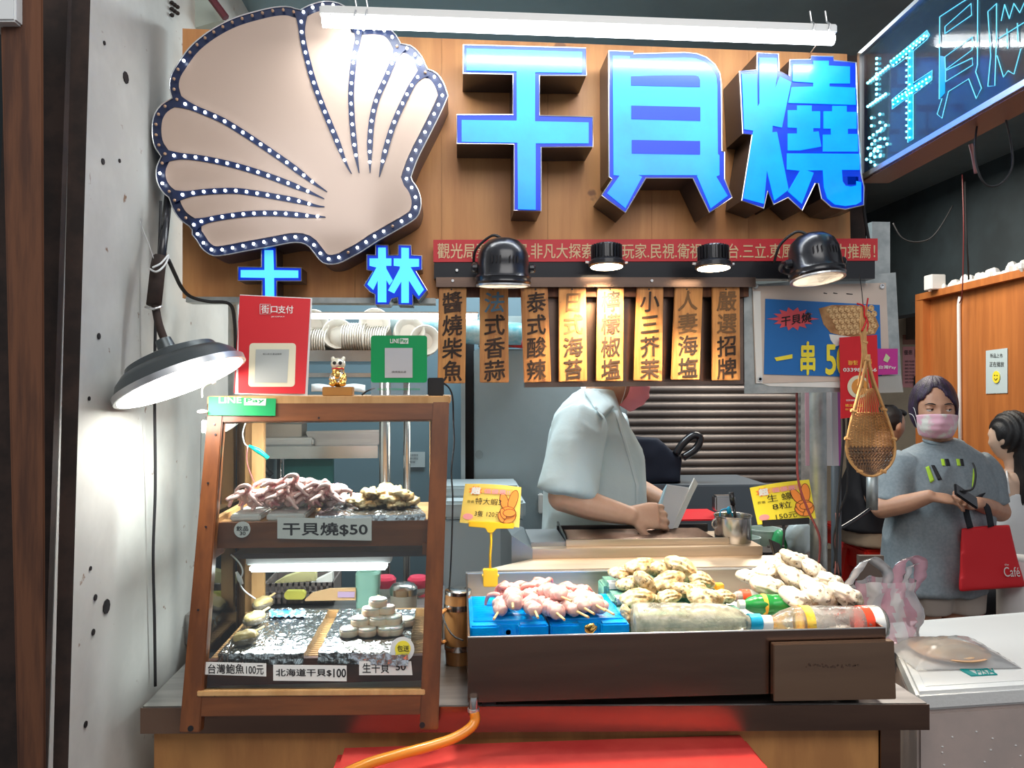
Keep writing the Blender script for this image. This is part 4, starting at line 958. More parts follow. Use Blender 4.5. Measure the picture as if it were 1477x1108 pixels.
for L_, row in enumerate(lay):
    for (a_, b_) in row:
        t = sp if k == 0 else dup(sp)
        t.location = (c0.x + a_ * S + random.uniform(-.002, .002), c0.y + b_ * S, zb0 + L_ * .0182); t.rotation_euler = (random.uniform(-.08, .08) * (L_ > 0) - .06 * (L_ > 1), random.uniform(-.08, .08) * (L_ > 0), random.random() * 6)
        t['label'] = 'raw scallop, ' + sl[L_] + ' of the pile, ' + SCL[k]; t['group'] = 'raw scallops on foil'; k += 1
tag(MB().obox(P(544, 869, 1.84), V((.004, .002, .016)), V((.003, 0, -.001)), V((0, .0007, 0))).build('wooden_stick', 'stick'), 'flat wooden stick stuck in the raw scallop pile', 'stick')
# squid skewers: body segments, tentacles and stick
def squid_proto(seed, nt=9, tl_=.05, red='squid_red', white='squid_white', thick=.0056, wild=.5, drop=.42):
    rnd = random.Random(seed); t = thing('squid_skewer', 'x', 'squid skewer')
    m = MB(); y = -.06
    for i in range(8):
        r = .0150 + .0025 * rnd.random() - .0008 * abs(i - 2); cx = rnd.uniform(-.0045, .0045)
        m.ell((cx, y + i * .0125, .015 + rnd.uniform(-.002, .004)), (r, .0098 if i else .013, r * .92), 18, 12, R=Matrix.Rotation(rnd.uniform(-.6, .6) * (i > 0), 3, 'Z') @ Matrix.Rotation(rnd.uniform(-.5, .5), 3, 'X'), fn=lambda p, u: p + u * (.0022 * NZ(p, 110, seed) + .0012 * NZ(p, 260, seed)))
    m.build('body_meat', white, t, smooth=True)
    m = MB()
    for i in range(nt):
        a_ = rnd.uniform(-1.3, 1.3); p = V((rnd.uniform(-.01, .01), .035 + rnd.uniform(-.01, .02), .022)); pts = [p]; d_ = V((math.sin(a_), math.cos(a_) * .6 + .2, .5)); L_ = tl_ * rnd.uniform(.6, 1.1)
        for s in range(6):
            pts.append(pts[-1] + d_ * L_ / 6); d_ = (d_ + V((rnd.uniform(-wild, wild), rnd.uniform(-wild, wild), -drop + rnd.uniform(-.3, .3)))).normalized()
            if pts[-1].z < .006: pts[-1].z = .006
        m.tube(crsp(pts, 3), [thick * (1 - j / (len(pts) * 3)) + .0014 for j in range((len(pts) - 1) * 3 + 1)], 7)
    m.ell((0, .035, .018), (.017, .015, .014), 12, 8, fn=lambda p, u: p + u * .004 * NZ(p, 90, seed + 3))
    m.build('tentacles', red, t, smooth=True, kind='stuff')
    MB().tube([(0, .05, .016), (0, -.115, .014)], .0022, 7).build('stick', 'stick', t)
    return t
sqs = [squid_proto(1), squid_proto(2), squid_proto(3)]
zi = .993
front = [(732, 884, .000, -.25, 'lowest skewer at the yellow clip end'), (742, 873, .016, -.06, 'upper skewer at the yellow clip end'), (773, 883, .006, .03, 'skewer with the roundest white end'), (796, 866, .022, .35, 'topmost skewer lying across the heap'), (795, 885, .000, .22, 'low skewer below the topmost one'), (811, 884, .000, .42, 'low skewer with the longest bare stick'), (827, 880, .008, .28, 'skewer just behind the longest bare stick'), (845, 876, .010, .24, 'skewer above the foil tag'), (858, 879, .002, .3, 'skewer closest to the ice bottle')]
used = set()
for i, (px, py, dz_, rz, lb_) in enumerate(front):
    s = sqs[i % 3]; t = s if i < 3 else dup(s)
    p = PZ(px, py, zi + .014 + dz_); t.location = (p.x, p.y + .065, zi + dz_); t.rotation_euler = (-.02 - dz_ * 3, random.uniform(-.3, .3), rz * .9)
    t['label'] = 'raw squid ' + lb_ + ', on the blue ice packs'; t['group'] = 'squid skewers on the blue ice packs'; t['category'] = 'squid skewer'; t.scale = (1.22, 1.12, 1.18)
sq2 = [squid_proto(11, 13, .075, 'squid_pink', 'squid_pale', .0078, .95, .30), squid_proto(12, 13, .07, 'squid_pink', 'squid_pale', .0085, .95, .30)]
z2 = ZU + .014
upp = [(372, 0, 2.35, 'at the wall end'), (398, 0, 2.5, 'second from the wall end'), (424, .0, 2.3, 'in the middle of the row'), (452, .0, 2.6, 'beside the bare stick end'), (486, .0, 2.4, 'next to the tan cakes'), (410, .022, 2.45, 'on top near the wall end'), (440, .026, 2.3, 'on top of the middle'), (470, .022, 2.5, 'on top with its white stick pointing up')]
for i, (px, dz_, rz, lb_) in enumerate(upp):
    s = sq2[i % 2]; t = s if i < 2 else dup(s)
    p = PZ(px, 738, z2); t.location = (p.x, 1.815, z2 + dz_); t.scale = (1.1, .95, 1.1); t.rotation_euler = (.12 + random.uniform(-.05, .05), random.uniform(-.2, .2), rz + 0.3)
    t['label'] = 'pink squid skewer ' + lb_ + ', upper shelf of the case'; t['group'] = 'squid skewers on the upper shelf'
# tan cake skewers
def cake(seed):
    rnd = random.Random(seed); m = MB()
    m.ell((0, 0, 0), (.026, .022, .010), 30, 18, fn=lambda p, u: p + u * (.008 * NZ(p, 70, seed) + .006 * NZ(p, 170, seed)))
    return m.build('scallop_cake', 'egg_cake', smooth=True)
ck = [cake(1), cake(2)]
pos = [(525, 736, 0), (548, 737, 0), (572, 736, 0), (590, 735, 0), (518, 730, .012), (540, 728, .016), (562, 728, .016), (584, 729, .014), (535, 722, .028), (556, 720, .032), (576, 722, .028)]
for i, (px, py, dz_) in enumerate(pos):
    o = ck[i] if i < 2 else ck[i % 2].copy()
    if i >= 2: C.objects.link(o)
    p = P(px, 735, 1.80 + .03 * (i % 2)); o.location = (p.x, p.y, z2 + .010 + dz_); o.rotation_euler = (random.uniform(-.2, .2), random.uniform(-.2, .2), random.random() * 3)
    tag(o, 'tan ragged cake, ' + ('bottom layer, squid end', 'bottom layer, second from the squid', 'bottom layer, third from the squid', 'bottom layer, outer end', 'middle layer, squid end', 'middle layer, second from the squid', 'middle layer, third from the squid', 'middle layer, outer end', 'top layer, squid side', 'top layer, middle', 'top layer, outer side')[i] + ', upper shelf', 'cake', 'tan cakes on the upper shelf')

# ---------------- things on the case roof
YT = 1.79
def on_top(mb, pts, Y=YT, t=.003): return mb.pp(pts, Y, t)
rc = thing('payment_card', 'tall red payment card with white lettering, leaning on the case roof', 'payment card', P(392, 571, 1.80))
MB().hexa([P(339, 568.5, 1.77), P(443, 571, 1.775), P(443, 571, 1.775) + V((0, .004, 0)), P(339, 568.5, 1.77) + V((0, .004, 0))],
          [P(346, 425, 1.83), P(450, 430, 1.835), P(450, 430, 1.835) + V((0, .004, 0)), P(346, 425, 1.83) + V((0, .004, 0))]).build('board', 'white_plastic', rc)
rp = V(P(392, 571, 1.772)); rt_ = (P(397, 427, 1.832) - rp).normalized(); rn = V((0, -1, 0)) ; rn = (rn - rt_ * rn.dot(rt_)).normalized()
def RC(px, py, off=.001): return PL(px, py, rp + rn * off, rn)
def rq(pts, off, m, name, par=rc): return MB().prism([RC(x, y, off) for x, y in pts], -rn * .0006).build(name, m, par)
rq([(346, 426), (448, 431), (440, 568), (337, 567)], .0032, 'red_print', 'print')
m = MB()
for tx, (x0, y0, x1, y1) in (('街', (377, 440, 388, 452)), ('口', (391, 442, 400, 451)), ('支付', (401, 441, 423, 452)), ('JKOPAY', (391, 456, 411, 458))):
    O = RC(x0, y1, .0045); text_on(m, tx, O, RC(x1, y1, .0045) - O, RC(x0, y0, .0045) - O, off=(0, 0, 0), bold=.012)
textobj('lettering', m, 'paper', rc)
MB().tube([RC(x, y, .0045) for x, y in ((375, 439), (390, 439), (390, 453), (375, 453), (375, 439))], .0006, 4).build('logo_frame', 'paper', rc)
def rnd_rect(x0, y0, x1, y1, r, sk=0):
    o = []
    for cx, cy, a0 in ((x1 - r, y0 + r, -90), (x1 - r, y1 - r, 0), (x0 + r, y1 - r, 90), (x0 + r, y0 + r, 180)):
        for k_ in range(5):
            a_ = math.radians(a0 + k_ * 22.5); y = cy + r * math.sin(a_); o.append((cx + r * math.cos(a_) - sk * (y - y0) / (y1 - y0), y))
    return o
rq(rnd_rect(360, 495, 427, 558, 5, 2), .004, mat('cream_print', (.74, .68, .50), .6), 'cream_panel')
rq([(369, 504), (417, 504), (414, 552), (367, 552)], .0048, mat('grey_paper', (.42, .44, .42), .7), 'grey_sheet')
m = MB(); O = RC(379, 512, .0056); text_on(m, '街口支付 歡迎使用', O, RC(406, 512, .0056) - O, RC(379, 509.5, .0056) - O, off=(0, 0, 0)); textobj('sheet_lettering', m, 'ink', rc)
gs = thing('payment_stand', 'green and clear acrylic payment stand with a grey sheet, on the case roof', 'payment stand', P(576, 571, 1.80))
MB().pp(rnd_rect(535, 484, 616, 571, 4), 1.79, .003).build('acrylic_panel', 'acrylic', gs)
MB().pp(rnd_rect(535, 484, 616, 552, 4, 0), 1.7885, .001).build('green_print', 'green_print', gs)
MB().pr(555, 502, 595, 545, 1.787, .0006).build('grey_sheet', mat('grey_sheet', (.50, .50, .52), .7), gs)
MB().prism([P(535, 571, 1.79), P(615, 571, 1.79), P(615, 571, 1.79) + V((0, .04, 0)), P(535, 571, 1.79) + V((0, .04, 0))], (0, 0, .002)).build('foot', 'acrylic', gs)
m = MB(); text_px(m, 'LINE', 563, 489, 576, 495, 1.787, bold=.02); textobj('lettering', m, 'paper', gs)
MB().pr(577, 488, 589, 496, 1.787, .0004).build('logo_plate', 'paper', gs)
m = MB(); text_px(m, 'Pay', 578, 489, 588, 495, 1.786, bold=.02); textobj('logo_lettering', m, 'green_print', gs)
m = MB(); text_px(m, '請掃描此處', 565, 535, 586, 538, 1.786); textobj('sheet_lettering', m, 'ink', gs)
m = MB(); text_px(m, '使用此服務即可享受點數回饋並同意相關條款', 544, 560, 606, 563, 1.788); textobj('small_lettering', m, 'green_print', gs)
# gilded cat figurine
ct_ = P(488, 571, 1.80); cz = ZT
fg = thing('cat_figurine', 'tiny gilded lucky cat figurine on a wooden block on the case roof', 'figurine', (ct_.x, ct_.y, cz))
X, Y = ct_.x, ct_.y; hs = 1.8 / 1100
MB().box((X - 21 * hs, Y - .015, cz), (X + 21 * hs, Y + .02, cz + .021)).build('base', mat('gold_wood', (.42, .20, .05), .35), fg, bevel=.0015)
zc_ = cz + .021
me = organic(MB().ell((X, Y, zc_ + .020), (.020, .017, .021)).ell((X, Y - .002, zc_ + .040), (.015, .013, .014)).ell((X - .011, Y - .012, zc_ + .008), (.009, .011, .008)).ell((X + .011, Y - .012, zc_ + .008), (.009, .011, .008))
             .tube([(X + .012, Y - .006, zc_ + .025), (X + .014, Y - .013, zc_ + .016)], .005).tube([(X - .013, Y - .006, zc_ + .025), (X - .016, Y - .012, zc_ + .016)], .005), .0016, 2)
link('body', me, mat('cat_gold', (.90, .52, .12), .2, .9, col2=(.85, .80, .70), ns=60, lo=.5, hi=.62), fg, True)
me = organic(MB().ell((X, Y - .003, zc_ + .053), (.0175, .014, .014)).ell((X - .012, Y - .002, zc_ + .065), (.005, .004, .006)).ell((X + .012, Y - .002, zc_ + .065), (.005, .004, .006)), .0014, 2)
link('head', me, mat('cat_white', (.80, .76, .62), .2, .3, col2=(.75, .55, .15), ns=50, lo=.5, hi=.65, coat=.5), fg, True)
for s in (-1, 1): MB().ell((X + s * .0065, Y - .0155, zc_ + .055), (.0045, .003, .0042), 10, 7).build('eye', 'ink', fg, smooth=True)
MB().ell((X, Y - .0175, zc_ + .049), (.002, .0015, .0015), 8, 6).build('nose', 'pink_print', fg)
MB().tube([(X + .013 * math.cos(a_), Y - .004 - .013 * math.sin(a_), zc_ + .042) for a_ in [i * .35 for i in range(10)]], .0018, 6).build('collar', 'red_print', fg)
MB().ell((X, Y - .02, zc_ + .028), (.007, .003, .009), 10, 7).build('coin', 'gold', fg, smooth=True)
tag(MB().box((P(617, 560, 1.81).x, 1.80, ZT), (P(640, 560, 1.81).x, 1.85, P(617, 545, 1.81).z)).build('black_box', 'matt_black', bevel=.002), 'small matt black box behind the green payment stand', 'box')
cable('charger_cable', [P(640, 553, 1.81), P(648, 560, 1.82), P(653, 575, 1.83), P(654, 610, 1.84), P(655, 640, 1.85), P(651, 680, 1.85), P(653, 720, 1.86), P(651, 800, 1.88), P(648, 850, 1.9)], .0022, 'rubber', 'black cable running down beside the display case')
cable('loose_cable', [P(522, 570, 1.80), P(528, 565, 1.80), P(534, 562, 1.81), P(540, 560, 1.83)], .002, 'rubber', 'short black cable between the figurine and the green stand')
tag(MB().sheet([[P(x, y + 1.5 * math.sin(x * .12), 1.95 + .05 * (566 - y) / 10) for x in range(449, 533, 6)] for y in (566, 560, 556)], (0, 0, .002)).build('white_tray', 'white_paint', smooth=True), 'white tray edge behind the figurine', 'tray')

# ------------------------------------------------------------------ steel display tray
rimF, rimR = P(675, 920, 1.60), P(1278, 920, 1.60); zr = rimF.z; zbk = P(900, 822, 2.02).z; zt0 = .842
st = thing('steel_tray', 'long steel chilled tray holding squid, oysters and bottles', 'tray', ((rimF.x + rimR.x) / 2, 1.8, zt0))
x0, x1 = rimF.x, rimR.x
MB().box((x0, 1.60, zt0), (x1, 1.606, zr)).build('front_wall', 'tray_steel', st, bevel=.001)
MB().tube([(x0, 1.602, zr), (x1, 1.602, zr)], .0022, 8).build('front_lip', 'silver_edge', st, smooth=True)
for xx in (x0, x1 - .004): MB().prism([V((xx, 1.606, zt0)), V((xx, 2.02, zt0)), V((xx, 2.02, zbk)), V((xx, 1.606, zr))], (.004, 0, 0)).build('side_wall', 'tray_steel', st)
MB().box((x0, 2.02, zt0), (x1 + .02, 2.026, zbk)).build('back_wall', 'warm_steel', st)
MB().box((x0, 2.012, zbk - .003), (x1 + .02, 2.030, zbk)).build('back_lip', 'silver_edge', st)
MB().box((x0, 1.606, zt0), (x1, 2.02, zt0 + .005)).build('bottom', 'steel', st)
for xx in (x0 + .03, x1 - .07):
    for yy in (1.64, 1.96): MB().box((xx, yy, ZC), (xx + .03, yy + .03, zt0)).build('foot', 'rubber', st)
fb = tag(MB().hexa([P(1116, 1012, 1.578), P(1293, 1009, 1.578), P(1293, 1009, 1.578) + V((0, .018, 0)), P(1116, 1012, 1.578) + V((0, .018, 0))],
    [P(1116, 930, 1.578), P(1290, 925, 1.578), P(1290, 925, 1.578) + V((0, .018, 0)), P(1116, 930, 1.578) + V((0, .018, 0))]).build('tray_guard', 'panel_steel', bevel=.0015), 'separate steel panel hooked over the tray front by the foam box, with rubbed dark marks', 'panel')
m = MB()
for i in range(26):
    x = 1163 + i * 3 + random.uniform(-2, 2); y = 961 + random.uniform(-2.5, 2.5); s = .0012 + .0018 * random.random()
    c = P(x, y, 1.5775); m.lathe(c, [(s, 0), (s, .0004)], 6, (0, -1, 0))
m.build('rubbed_marks', mat('mark', (.08, .045, .03), .6), fb, kind='stuff')
xf = x0 + .004
mi = MB(); nx, ny = 60, 16; g = []
for j in range(ny + 1):
    g.append([V((xf + .002 + (x1 - x0 - .012) * i / nx, 1.608 + .408 * j / ny, .937 + .004 * NZ((i * .3, j * .3, 0), 1.5))) for i in range(nx + 1)])
tag(mi.sheet(g, (0, 0, -.088)).build('crushed_ice', mat('ice_white', (.82, .84, .85), .35, bump=.8, bs=60), smooth=True, kind='stuff'), 'bright white crushed ice bed filling the steel tray', 'ice')
# blue ice packs
def blue_pack(xa, xb, na, nb, label):
    A = P(xa, 893, 1.645).x; B = P(xb, 893, 1.645).x; N1, N2 = P(na, 893, 1.645).x, P(nb, 893, 1.645).x
    zb_, zt_ = .943, .9905; y0, y1 = 1.645, 1.885
    t = thing('blue_ice_pack', label, 'ice pack', ((A + B) / 2, 1.76, zb_), 'blue ice packs under the squid')
    pts = [V((A, y0, 0)), V((N1, y0, 0)), V((N1, y0 + .02, 0)), V((N2, y0 + .02, 0)), V((N2, y0, 0)), V((B, y0, 0)), V((B, y1, 0)), V((A, y1, 0))]
    MB().hexa([p + V((0, 0, zb_)) for p in pts], [p + V((0, 0, zt_ - .003)) for p in pts]).build('body', 'ice_pack', t, smooth='auto', bevel=.004)
    m = MB(); k_ = 0
    for i in range(int((y1 - y0 - .045) / .009)):
        y = y0 + .032 + i * .009
        m.tube([(A + .008, y, zt_ - .0025), ((A + B) / 2, y + .001, zt_ - .0015), (B - .008, y, zt_ - .0025)], .0036, 6)
    m.build('ridges', 'ice_pack', t, smooth=True, kind='stuff')
    MB().lathe(((N1 + N2) / 2, y0 + .0195, .967), [(.009, 0), (.009, .002), (.006, .002), (.006, 0)], 18, (0, -1, 0)).build('fill_cap', 'ice_pack', t)
blue_pack(678, 791.5, 720, 748, 'blue ice pack at the yellow clip end under the squid')
blue_pack(794, 908, 838, 867, 'blue ice pack beside the large ice bottle, foil tag hanging on it')
tag(foil_ := MB().ell(P(852, 907, 1.642), (.014, .004, .011), 14, 8, fn=lambda p, u: p + u * .005 * NZ(p, 150)).build('foil_tag', 'gold', smooth=True), 'crumpled shiny foil tag on the front of a blue ice pack', 'foil tag')
# green ice packs
for i, (yy, xa, zt_, lb_) in enumerate(((1.70, 893, .985, 'green ice pack lowest and closest to the bottle'), (1.79, 883, 1.000, 'green ice pack in the middle of the three steps'), (1.885, 872, 1.012, 'green ice pack at the back wall of the tray'))):
    A = P(xa, 850, yy).x
    t = thing('green_ice_pack', lb_, 'ice pack', (A, yy, .94), 'green ice packs under the oysters')
    MB().box((A, yy, .94), (A + .30 - i * .02, yy + .082, zt_)).build('body', 'green_pack', t, smooth='auto', bevel=.008)
    m = MB()
    for k_ in range(5): m.tube([(A - .0005, yy + .012 + k_ * .014, .95), (A - .0005, yy + .012 + k_ * .014, zt_ - .01)], .0028, 6)
    m.build('ridges', 'green_pack', t, smooth=True, kind='stuff')
    MB().box((A + .012, yy - .001, zt_ - .014), (A + .034, yy + .03, zt_ + .001)).build('white_label', 'white_plastic', t)
# oysters
def oyster(seed, mt):
    def f(p, u):
        r = 1 + .10 * math.sin(p.y * 320 + 9 * NZ(p, 18, seed)) * (u.z > -.2) + .42 * NZ(p, 20, seed) + .20 * NZ(p, 55, seed) + .14 * abs(NZ(p, 120, seed))
        return V((p.x * (1 + .2 * NZ(p, 15, seed)), p.y * (1 - .35 * (p.x / .05)) * r, p.z * r))
    return MB().ell((0, 0, 0), (.050, .030, .018), 54, 34, fn=f).build('oyster', mt, smooth=True)
oy = [oyster(i, 'oyster') for i in range(3)] + [oyster(i + 5, 'oyster_pale') for i in range(3)]
L1 = [(923, 817, 1.90, .95, -.1, .5), (951, 820, 1.91, .95, .2, 1.2), (985, 822, 1.88, 1.10, .55, -.5), (895, 827, 1.90, .75, .0, .2), (908, 841, 1.86, .80, -.2, .3), (933, 845, 1.82, .95, .95, .8), (962, 839, 1.82, .95, -.35, .0), (984, 850, 1.78, .75, .3, 1.0), (966, 862, 1.75, .65, -.1, .3), (918, 864, 1.77, .95, -.1, .2), (1018, 862, 1.74, 1.0, .10, .1), (1012, 838, 1.86, .8, .3, .2), (1003, 851, 1.80, .7, -.1, 1.0), (938, 865, 1.79, .7, .1, .2), (1045, 862, 1.78, .7, .1, .6), (975, 838, 1.92, .9, 0, .5), (905, 888, 1.70, .6, 1.1, .4)]
D1 = ['topmost round brown-mouthed', 'rounded', 'large tilted', 'small pale', 'small ridged', 'upright slanting', 'smooth wedge-shaped', 'knobbly', 'small round yellowish', 'jagged low', 'long flat', 'pale pointed', 'brown-hollowed', 'half hidden', 'low outlying', 'rear', 'lowest']
L2 = [(1146, 808, 1.88, 1.05, .55, .3), (1172, 822, 1.87, 1.0, .6, .5), (1196, 838, 1.84, .95, .35, .2), (1110, 822, 1.90, .95, -.2, .5), (1144, 832, 1.86, 1.1, .35, .9), (1109, 845, 1.83, 1.05, .2, .2), (1150, 864, 1.76, 1.15, .35, .1), (1180, 856, 1.78, 1.15, .45, .3), (1221, 858, 1.78, 1.05, .45, .2), (1083, 832, 1.90, .95, .1, .1), (1126, 811, 1.91, .9, -.4, .2), (1165, 842, 1.84, 1.0, .3, .2), (1128, 850, 1.87, 1.0, .0, .5), (1200, 860, 1.84, 1.0, .2, .5)]
D2 = ['topmost long chalky', 'long chalky upper', 'chalky knob-ended', 'curly brown', 'frilled brown', 'round chalky', 'low pointed', 'fluted low', 'big rounded end', 'flat sandy', 'second-highest', 'middle', 'buried', 'rear buried']
k_ = 0
for LL, DD, base, grp, who in ((L1, D1, 0, 'oysters on the green ice packs', 'oyster in the golden heap on the green ice packs'), (L2, D2, 3, 'oysters behind the lying bottle', 'oyster in the chalky heap behind the labelled bottle')):
    for i, (px, py, Y, s, tilt, rz) in enumerate(LL):
        o = oy[base + i] if i < 3 else oy[base + i % 3].copy()
        if i >= 3: C.objects.link(o)
        o.location = P(px, py, Y); o.scale = (s * .92, s * .92, s * 1.05); o.rotation_euler = (random.uniform(-.3, .3) + .3, tilt, rz * .5)
        tag(o, DD[i] + ' ' + who, 'oyster', grp)
# bottles
def bottle(label, px0, px1, py, Y, r, cap, flip=1, mt='bottle_ice', lab=None, capm='cap_blue'):
    a_, b_ = P(px0, py, Y), P(px1, py, Y); ax_ = (b_ - a_) * 1; L_ = ax_.length; ax_.normalize()
    if flip < 0: a_, ax_ = b_, -ax_
    t = thing('plastic_bottle', label, 'bottle', (a_ + b_) / 2 - V((0, 0, r)))
    pf = [(r * .55, .001), (r * .9, .004), (r, .014), (r, L_ * .18), (r * .965, L_ * .21), (r, L_ * .24), (r, L_ * .42), (r * .955, L_ * .45), (r, L_ * .48), (r, L_ * .62), (r * .93, L_ * .72), (r * .70, L_ * .82), (r * .40, L_ * .89), (r * .36, L_ * .93)]
    m = MB().lathe(a_, pf, 30, ax_); m.v = [v + (v - a_ - ax_ * (v - a_).dot(ax_)).normalized() * .0016 * NZ(v, 70) for v in m.v]
    m.build('body', mt, t, smooth=True)
    MB().lathe(a_ + ax_ * L_ * .905, [(r * .46, 0), (r * .46, L_ * .09), (r * .40, L_ * .098), (.001, L_ * .098)], 22, ax_).build('cap', capm, t, smooth='auto')
    if lab:
        for (s0, s1, mm) in lab: MB().lathe(a_ + ax_ * L_ * s0, [(r * 1.012, 0), (r * 1.012, L_ * (s1 - s0))], 30, ax_).build('label', mm, t, smooth='auto')
    return t
bottle('large frozen water bottle lying by the blue ice packs, blue cap', 911, 1097, 898, 1.665, .0425, 1)
bottle('lying clear bottle with orange neck band and red label, white cap', 1094, 1274, 899, 1.672, .0385, 1, -1, 'bottle_clear', [(.05, .13, 'white_plastic'), (.13, .20, 'label_red'), (.60, .67, 'label_orange')], 'white_plastic')
bottle('small green bottle half buried under the chalky oysters, white cap', 1065, 1150, 872, 1.765, .024, 1, -1, 'bottle_green', [(.55, .62, 'label_orange')], 'white_plastic')
bottle('small clear bottle with red label band lying behind the green bottle', 1048, 1120, 861, 1.83, .018, 1, -1, 'clear_bottle', [(.55, .72, 'label_red')], 'white_plastic')
tag(MB().box(tuple(P(1032, 856, 1.88)), tuple(P(1045, 843, 1.88) + V((0, .02, 0)))).build('plastic_stopper', 'label_orange', bevel=.002), 'small orange cap between the two oyster heaps', 'cap')
# drain spout and hose
c = P(683, 1020, 1.595)
sp_ = thing('drain_spout', 'small steel drain spout below the tray corner', 'spout', c)
MB().lathe(P(683, 1030, 1.595), [(.010, 0), (.010, .028), (.008, .036)], 16).build('pipe', 'steel', sp_, smooth='auto')
MB().lathe(P(683, 1026, 1.595), [(.0125, 0), (.0125, .006)], 16).build('clamp', 'silver_edge', sp_)
hs_ = [P(684, 1027, 1.592), P(685, 1040, 1.588), P(676, 1052, 1.578), P(652, 1066, 1.56), P(615, 1078, 1.54), P(570, 1090, 1.51), P(530, 1102, 1.47), P(490, 1120, 1.42)]
cable('drain_hose', hs_, .0105, 'hose_orange', 'orange rubber hose running from the tray spout over the red tub', 10, cat='hose')
# yellow clip sign and black clip sign
def card_sign(label, corners, Y, clipm, texts, fing, stem, clip_q, cl=None, cardm='yellow_card'):
    t = thing('price_card_clip', label, 'price card', P(stem[0][0], stem[-1][1], Y))
    n = 8; q = [P(x, y, Y) for x, y in corners]; g = []
    for j in range(4):
        v = j / 3; g.append([(q[0] * (1 - i / n) + q[1] * (i / n)) * (1 - v) + (q[3] * (1 - i / n) + q[2] * (i / n)) * v + V((0, .0, .003 * math.sin(math.pi * i / n) * (1 - v))) for i in range(n + 1)])
    MB().sheet(g, (0, .0012, 0)).build('card', cardm, t)
    U = q[1] - q[0]; W = q[0] - q[3]; O0 = q[3]
    def at(u, v, off=.0012): return O0 + U * u + W * v + V((0, -off, 0))
    m = MB()
    sb = []
    for k_ in range(16):
        a_ = math.pi * 2 * k_ / 16; r_ = 1 if k_ % 2 else .7; sb.append(at(.20 + .13 * r_ * math.cos(a_), .84 + .13 * r_ * math.sin(a_), .0008))
    MB().prism(sb, (0, .0005, 0)).build('burst', 'card_orange', t)
    MB().prism([at(.30, .80, .0007), at(.86, .77, .0007), at(.86, .93, .0007), at(.30, .93, .0007)], (0, .0004, 0)).build('tint_band', mat('tint', (.85, .48, .10), .6) if 'tint' not in MT else 'tint', t)
    m = MB(); text_on(m, '超', at(.13, .76, .0016), U * .15, W * .17, bold=.06, off=(0, 0, 0)); textobj('white_lettering', m, 'paper', t)
    m = MB(); text_on(m, '值優惠!!', at(.35, .79, .0016), U * .46, W * .12, bold=.03, off=(0, 0, 0)); textobj('pink_lettering', m, 'pink_print', t)
    m = MB()
    for tx, (u0, v0, uw, vh), bd_ in texts: text_on(m, tx, at(u0, v0, .0016), U * uw, W * vh, bold=bd_, off=(0, 0, 0))
    textobj('lettering', m, 'ink', t)
    bl = []
    for k_ in range(14): a_ = 2 * math.pi * k_ / 14; bl.append(at(.13 + .09 * math.cos(a_), .17 + .08 * math.sin(a_), .0008))
    MB().prism(bl, (0, .0004, 0)).build('pink_patch', 'pink_print', t)
    # cartoon victory hand print
    def blob(c_, rx, ry, rot, off, mt, grow=1):
        pts = []
        for k_ in range(16):
            a_ = 2 * math.pi * k_ / 16; x_, y_ = rx * grow * math.cos(a_), ry * grow * math.sin(a_); pts.append(at(c_[0] + x_ * math.cos(rot) - y_ * math.sin(rot), c_[1] + x_ * math.sin(rot) + y_ * math.cos(rot), off))
        return MB().prism(pts, (0, .0003, 0)).build('hand_print', mt, t)
    for i, (c_, rx, ry, rot) in enumerate(fing):
        blob(c_, rx + .014, ry + .018, rot, .0012 + i * .0007, 'card_dark'); blob(c_, rx, ry, rot, .00155 + i * .0007, 'card_orange')
    MB().pp(clip_q, Y - .004, .010).build('clip_bar', clipm, t, bevel=.0015)
    MB().tube([P(x, y, Y + .003) for x, y in stem], [.0045] + [.0032] * (len(stem) - 1), 8).build('stem', clipm, t, smooth=True)
    if cl:
        MB().pp(cl, Y - .012, .020).build('clamp', clipm, t, bevel=.002)
        x_ = (cl[0][0] + cl[1][0]) / 2; y_ = (cl[0][1] + cl[2][1]) / 2
        for s in (-1, 1): MB().tube([P(x_ + s * 12, y_ - 4, Y - .006), P(x_ + s * 9, y_ - 4, Y - .006)], .004, 8).build('clamp_pin', clipm, t)
    return t
fing = [((.735, .60), .068, .22, .25), ((.885, .66), .072, .25, -.10), ((.82, .27), .150, .21, 0), ((.715, .20), .040, .12, .35), ((.745, .30), .045, .13, .30), ((.85, .33), .105, .085, .12)]
card_sign('yellow price card reading 特大蝦 in a yellow plastic clip', [(671, 698), (752, 703), (749, 761), (663, 754)], 1.995, 'yellow_plastic',
    [('特大蝦3', (.22, .50, .46, .17), 0), ('3隻 120元', (.24, .19, .46, .15), 0), ('原價', (.08, .52, .12, .07), 0)], fing, [(708, 762), (708.5, 780), (707, 800), (707, 824)], [(676, 752), (742, 755), (741, 763), (716, 763), (711, 769), (704, 769), (700, 762), (676, 760)],
    [(697, 822), (718, 822), (718, 847), (697, 847)])
card_sign('yellow price card reading 生蠔 in a black clip near the steel post', [(1081.5, 704), (1167, 692), (1177, 748), (1093, 757)], 2.06, 'matt_black',
    [('生 蠔', (.24, .55, .42, .20), 0), ('8粒', (.30, .33, .32, .18), 0), ('150元', (.32, .06, .35, .15), 0), ('原價', (.07, .54, .13, .07), 0)], fing, [(1130, 756), (1131, 770), (1129, 790), (1128, 806)], [(1100, 751), (1168, 747), (1168, 756), (1101, 760)], [(1112, 779), (1126, 785), (1130, 806), (1120, 806)], mat('bright_card', (.92, .75, .05), .55))
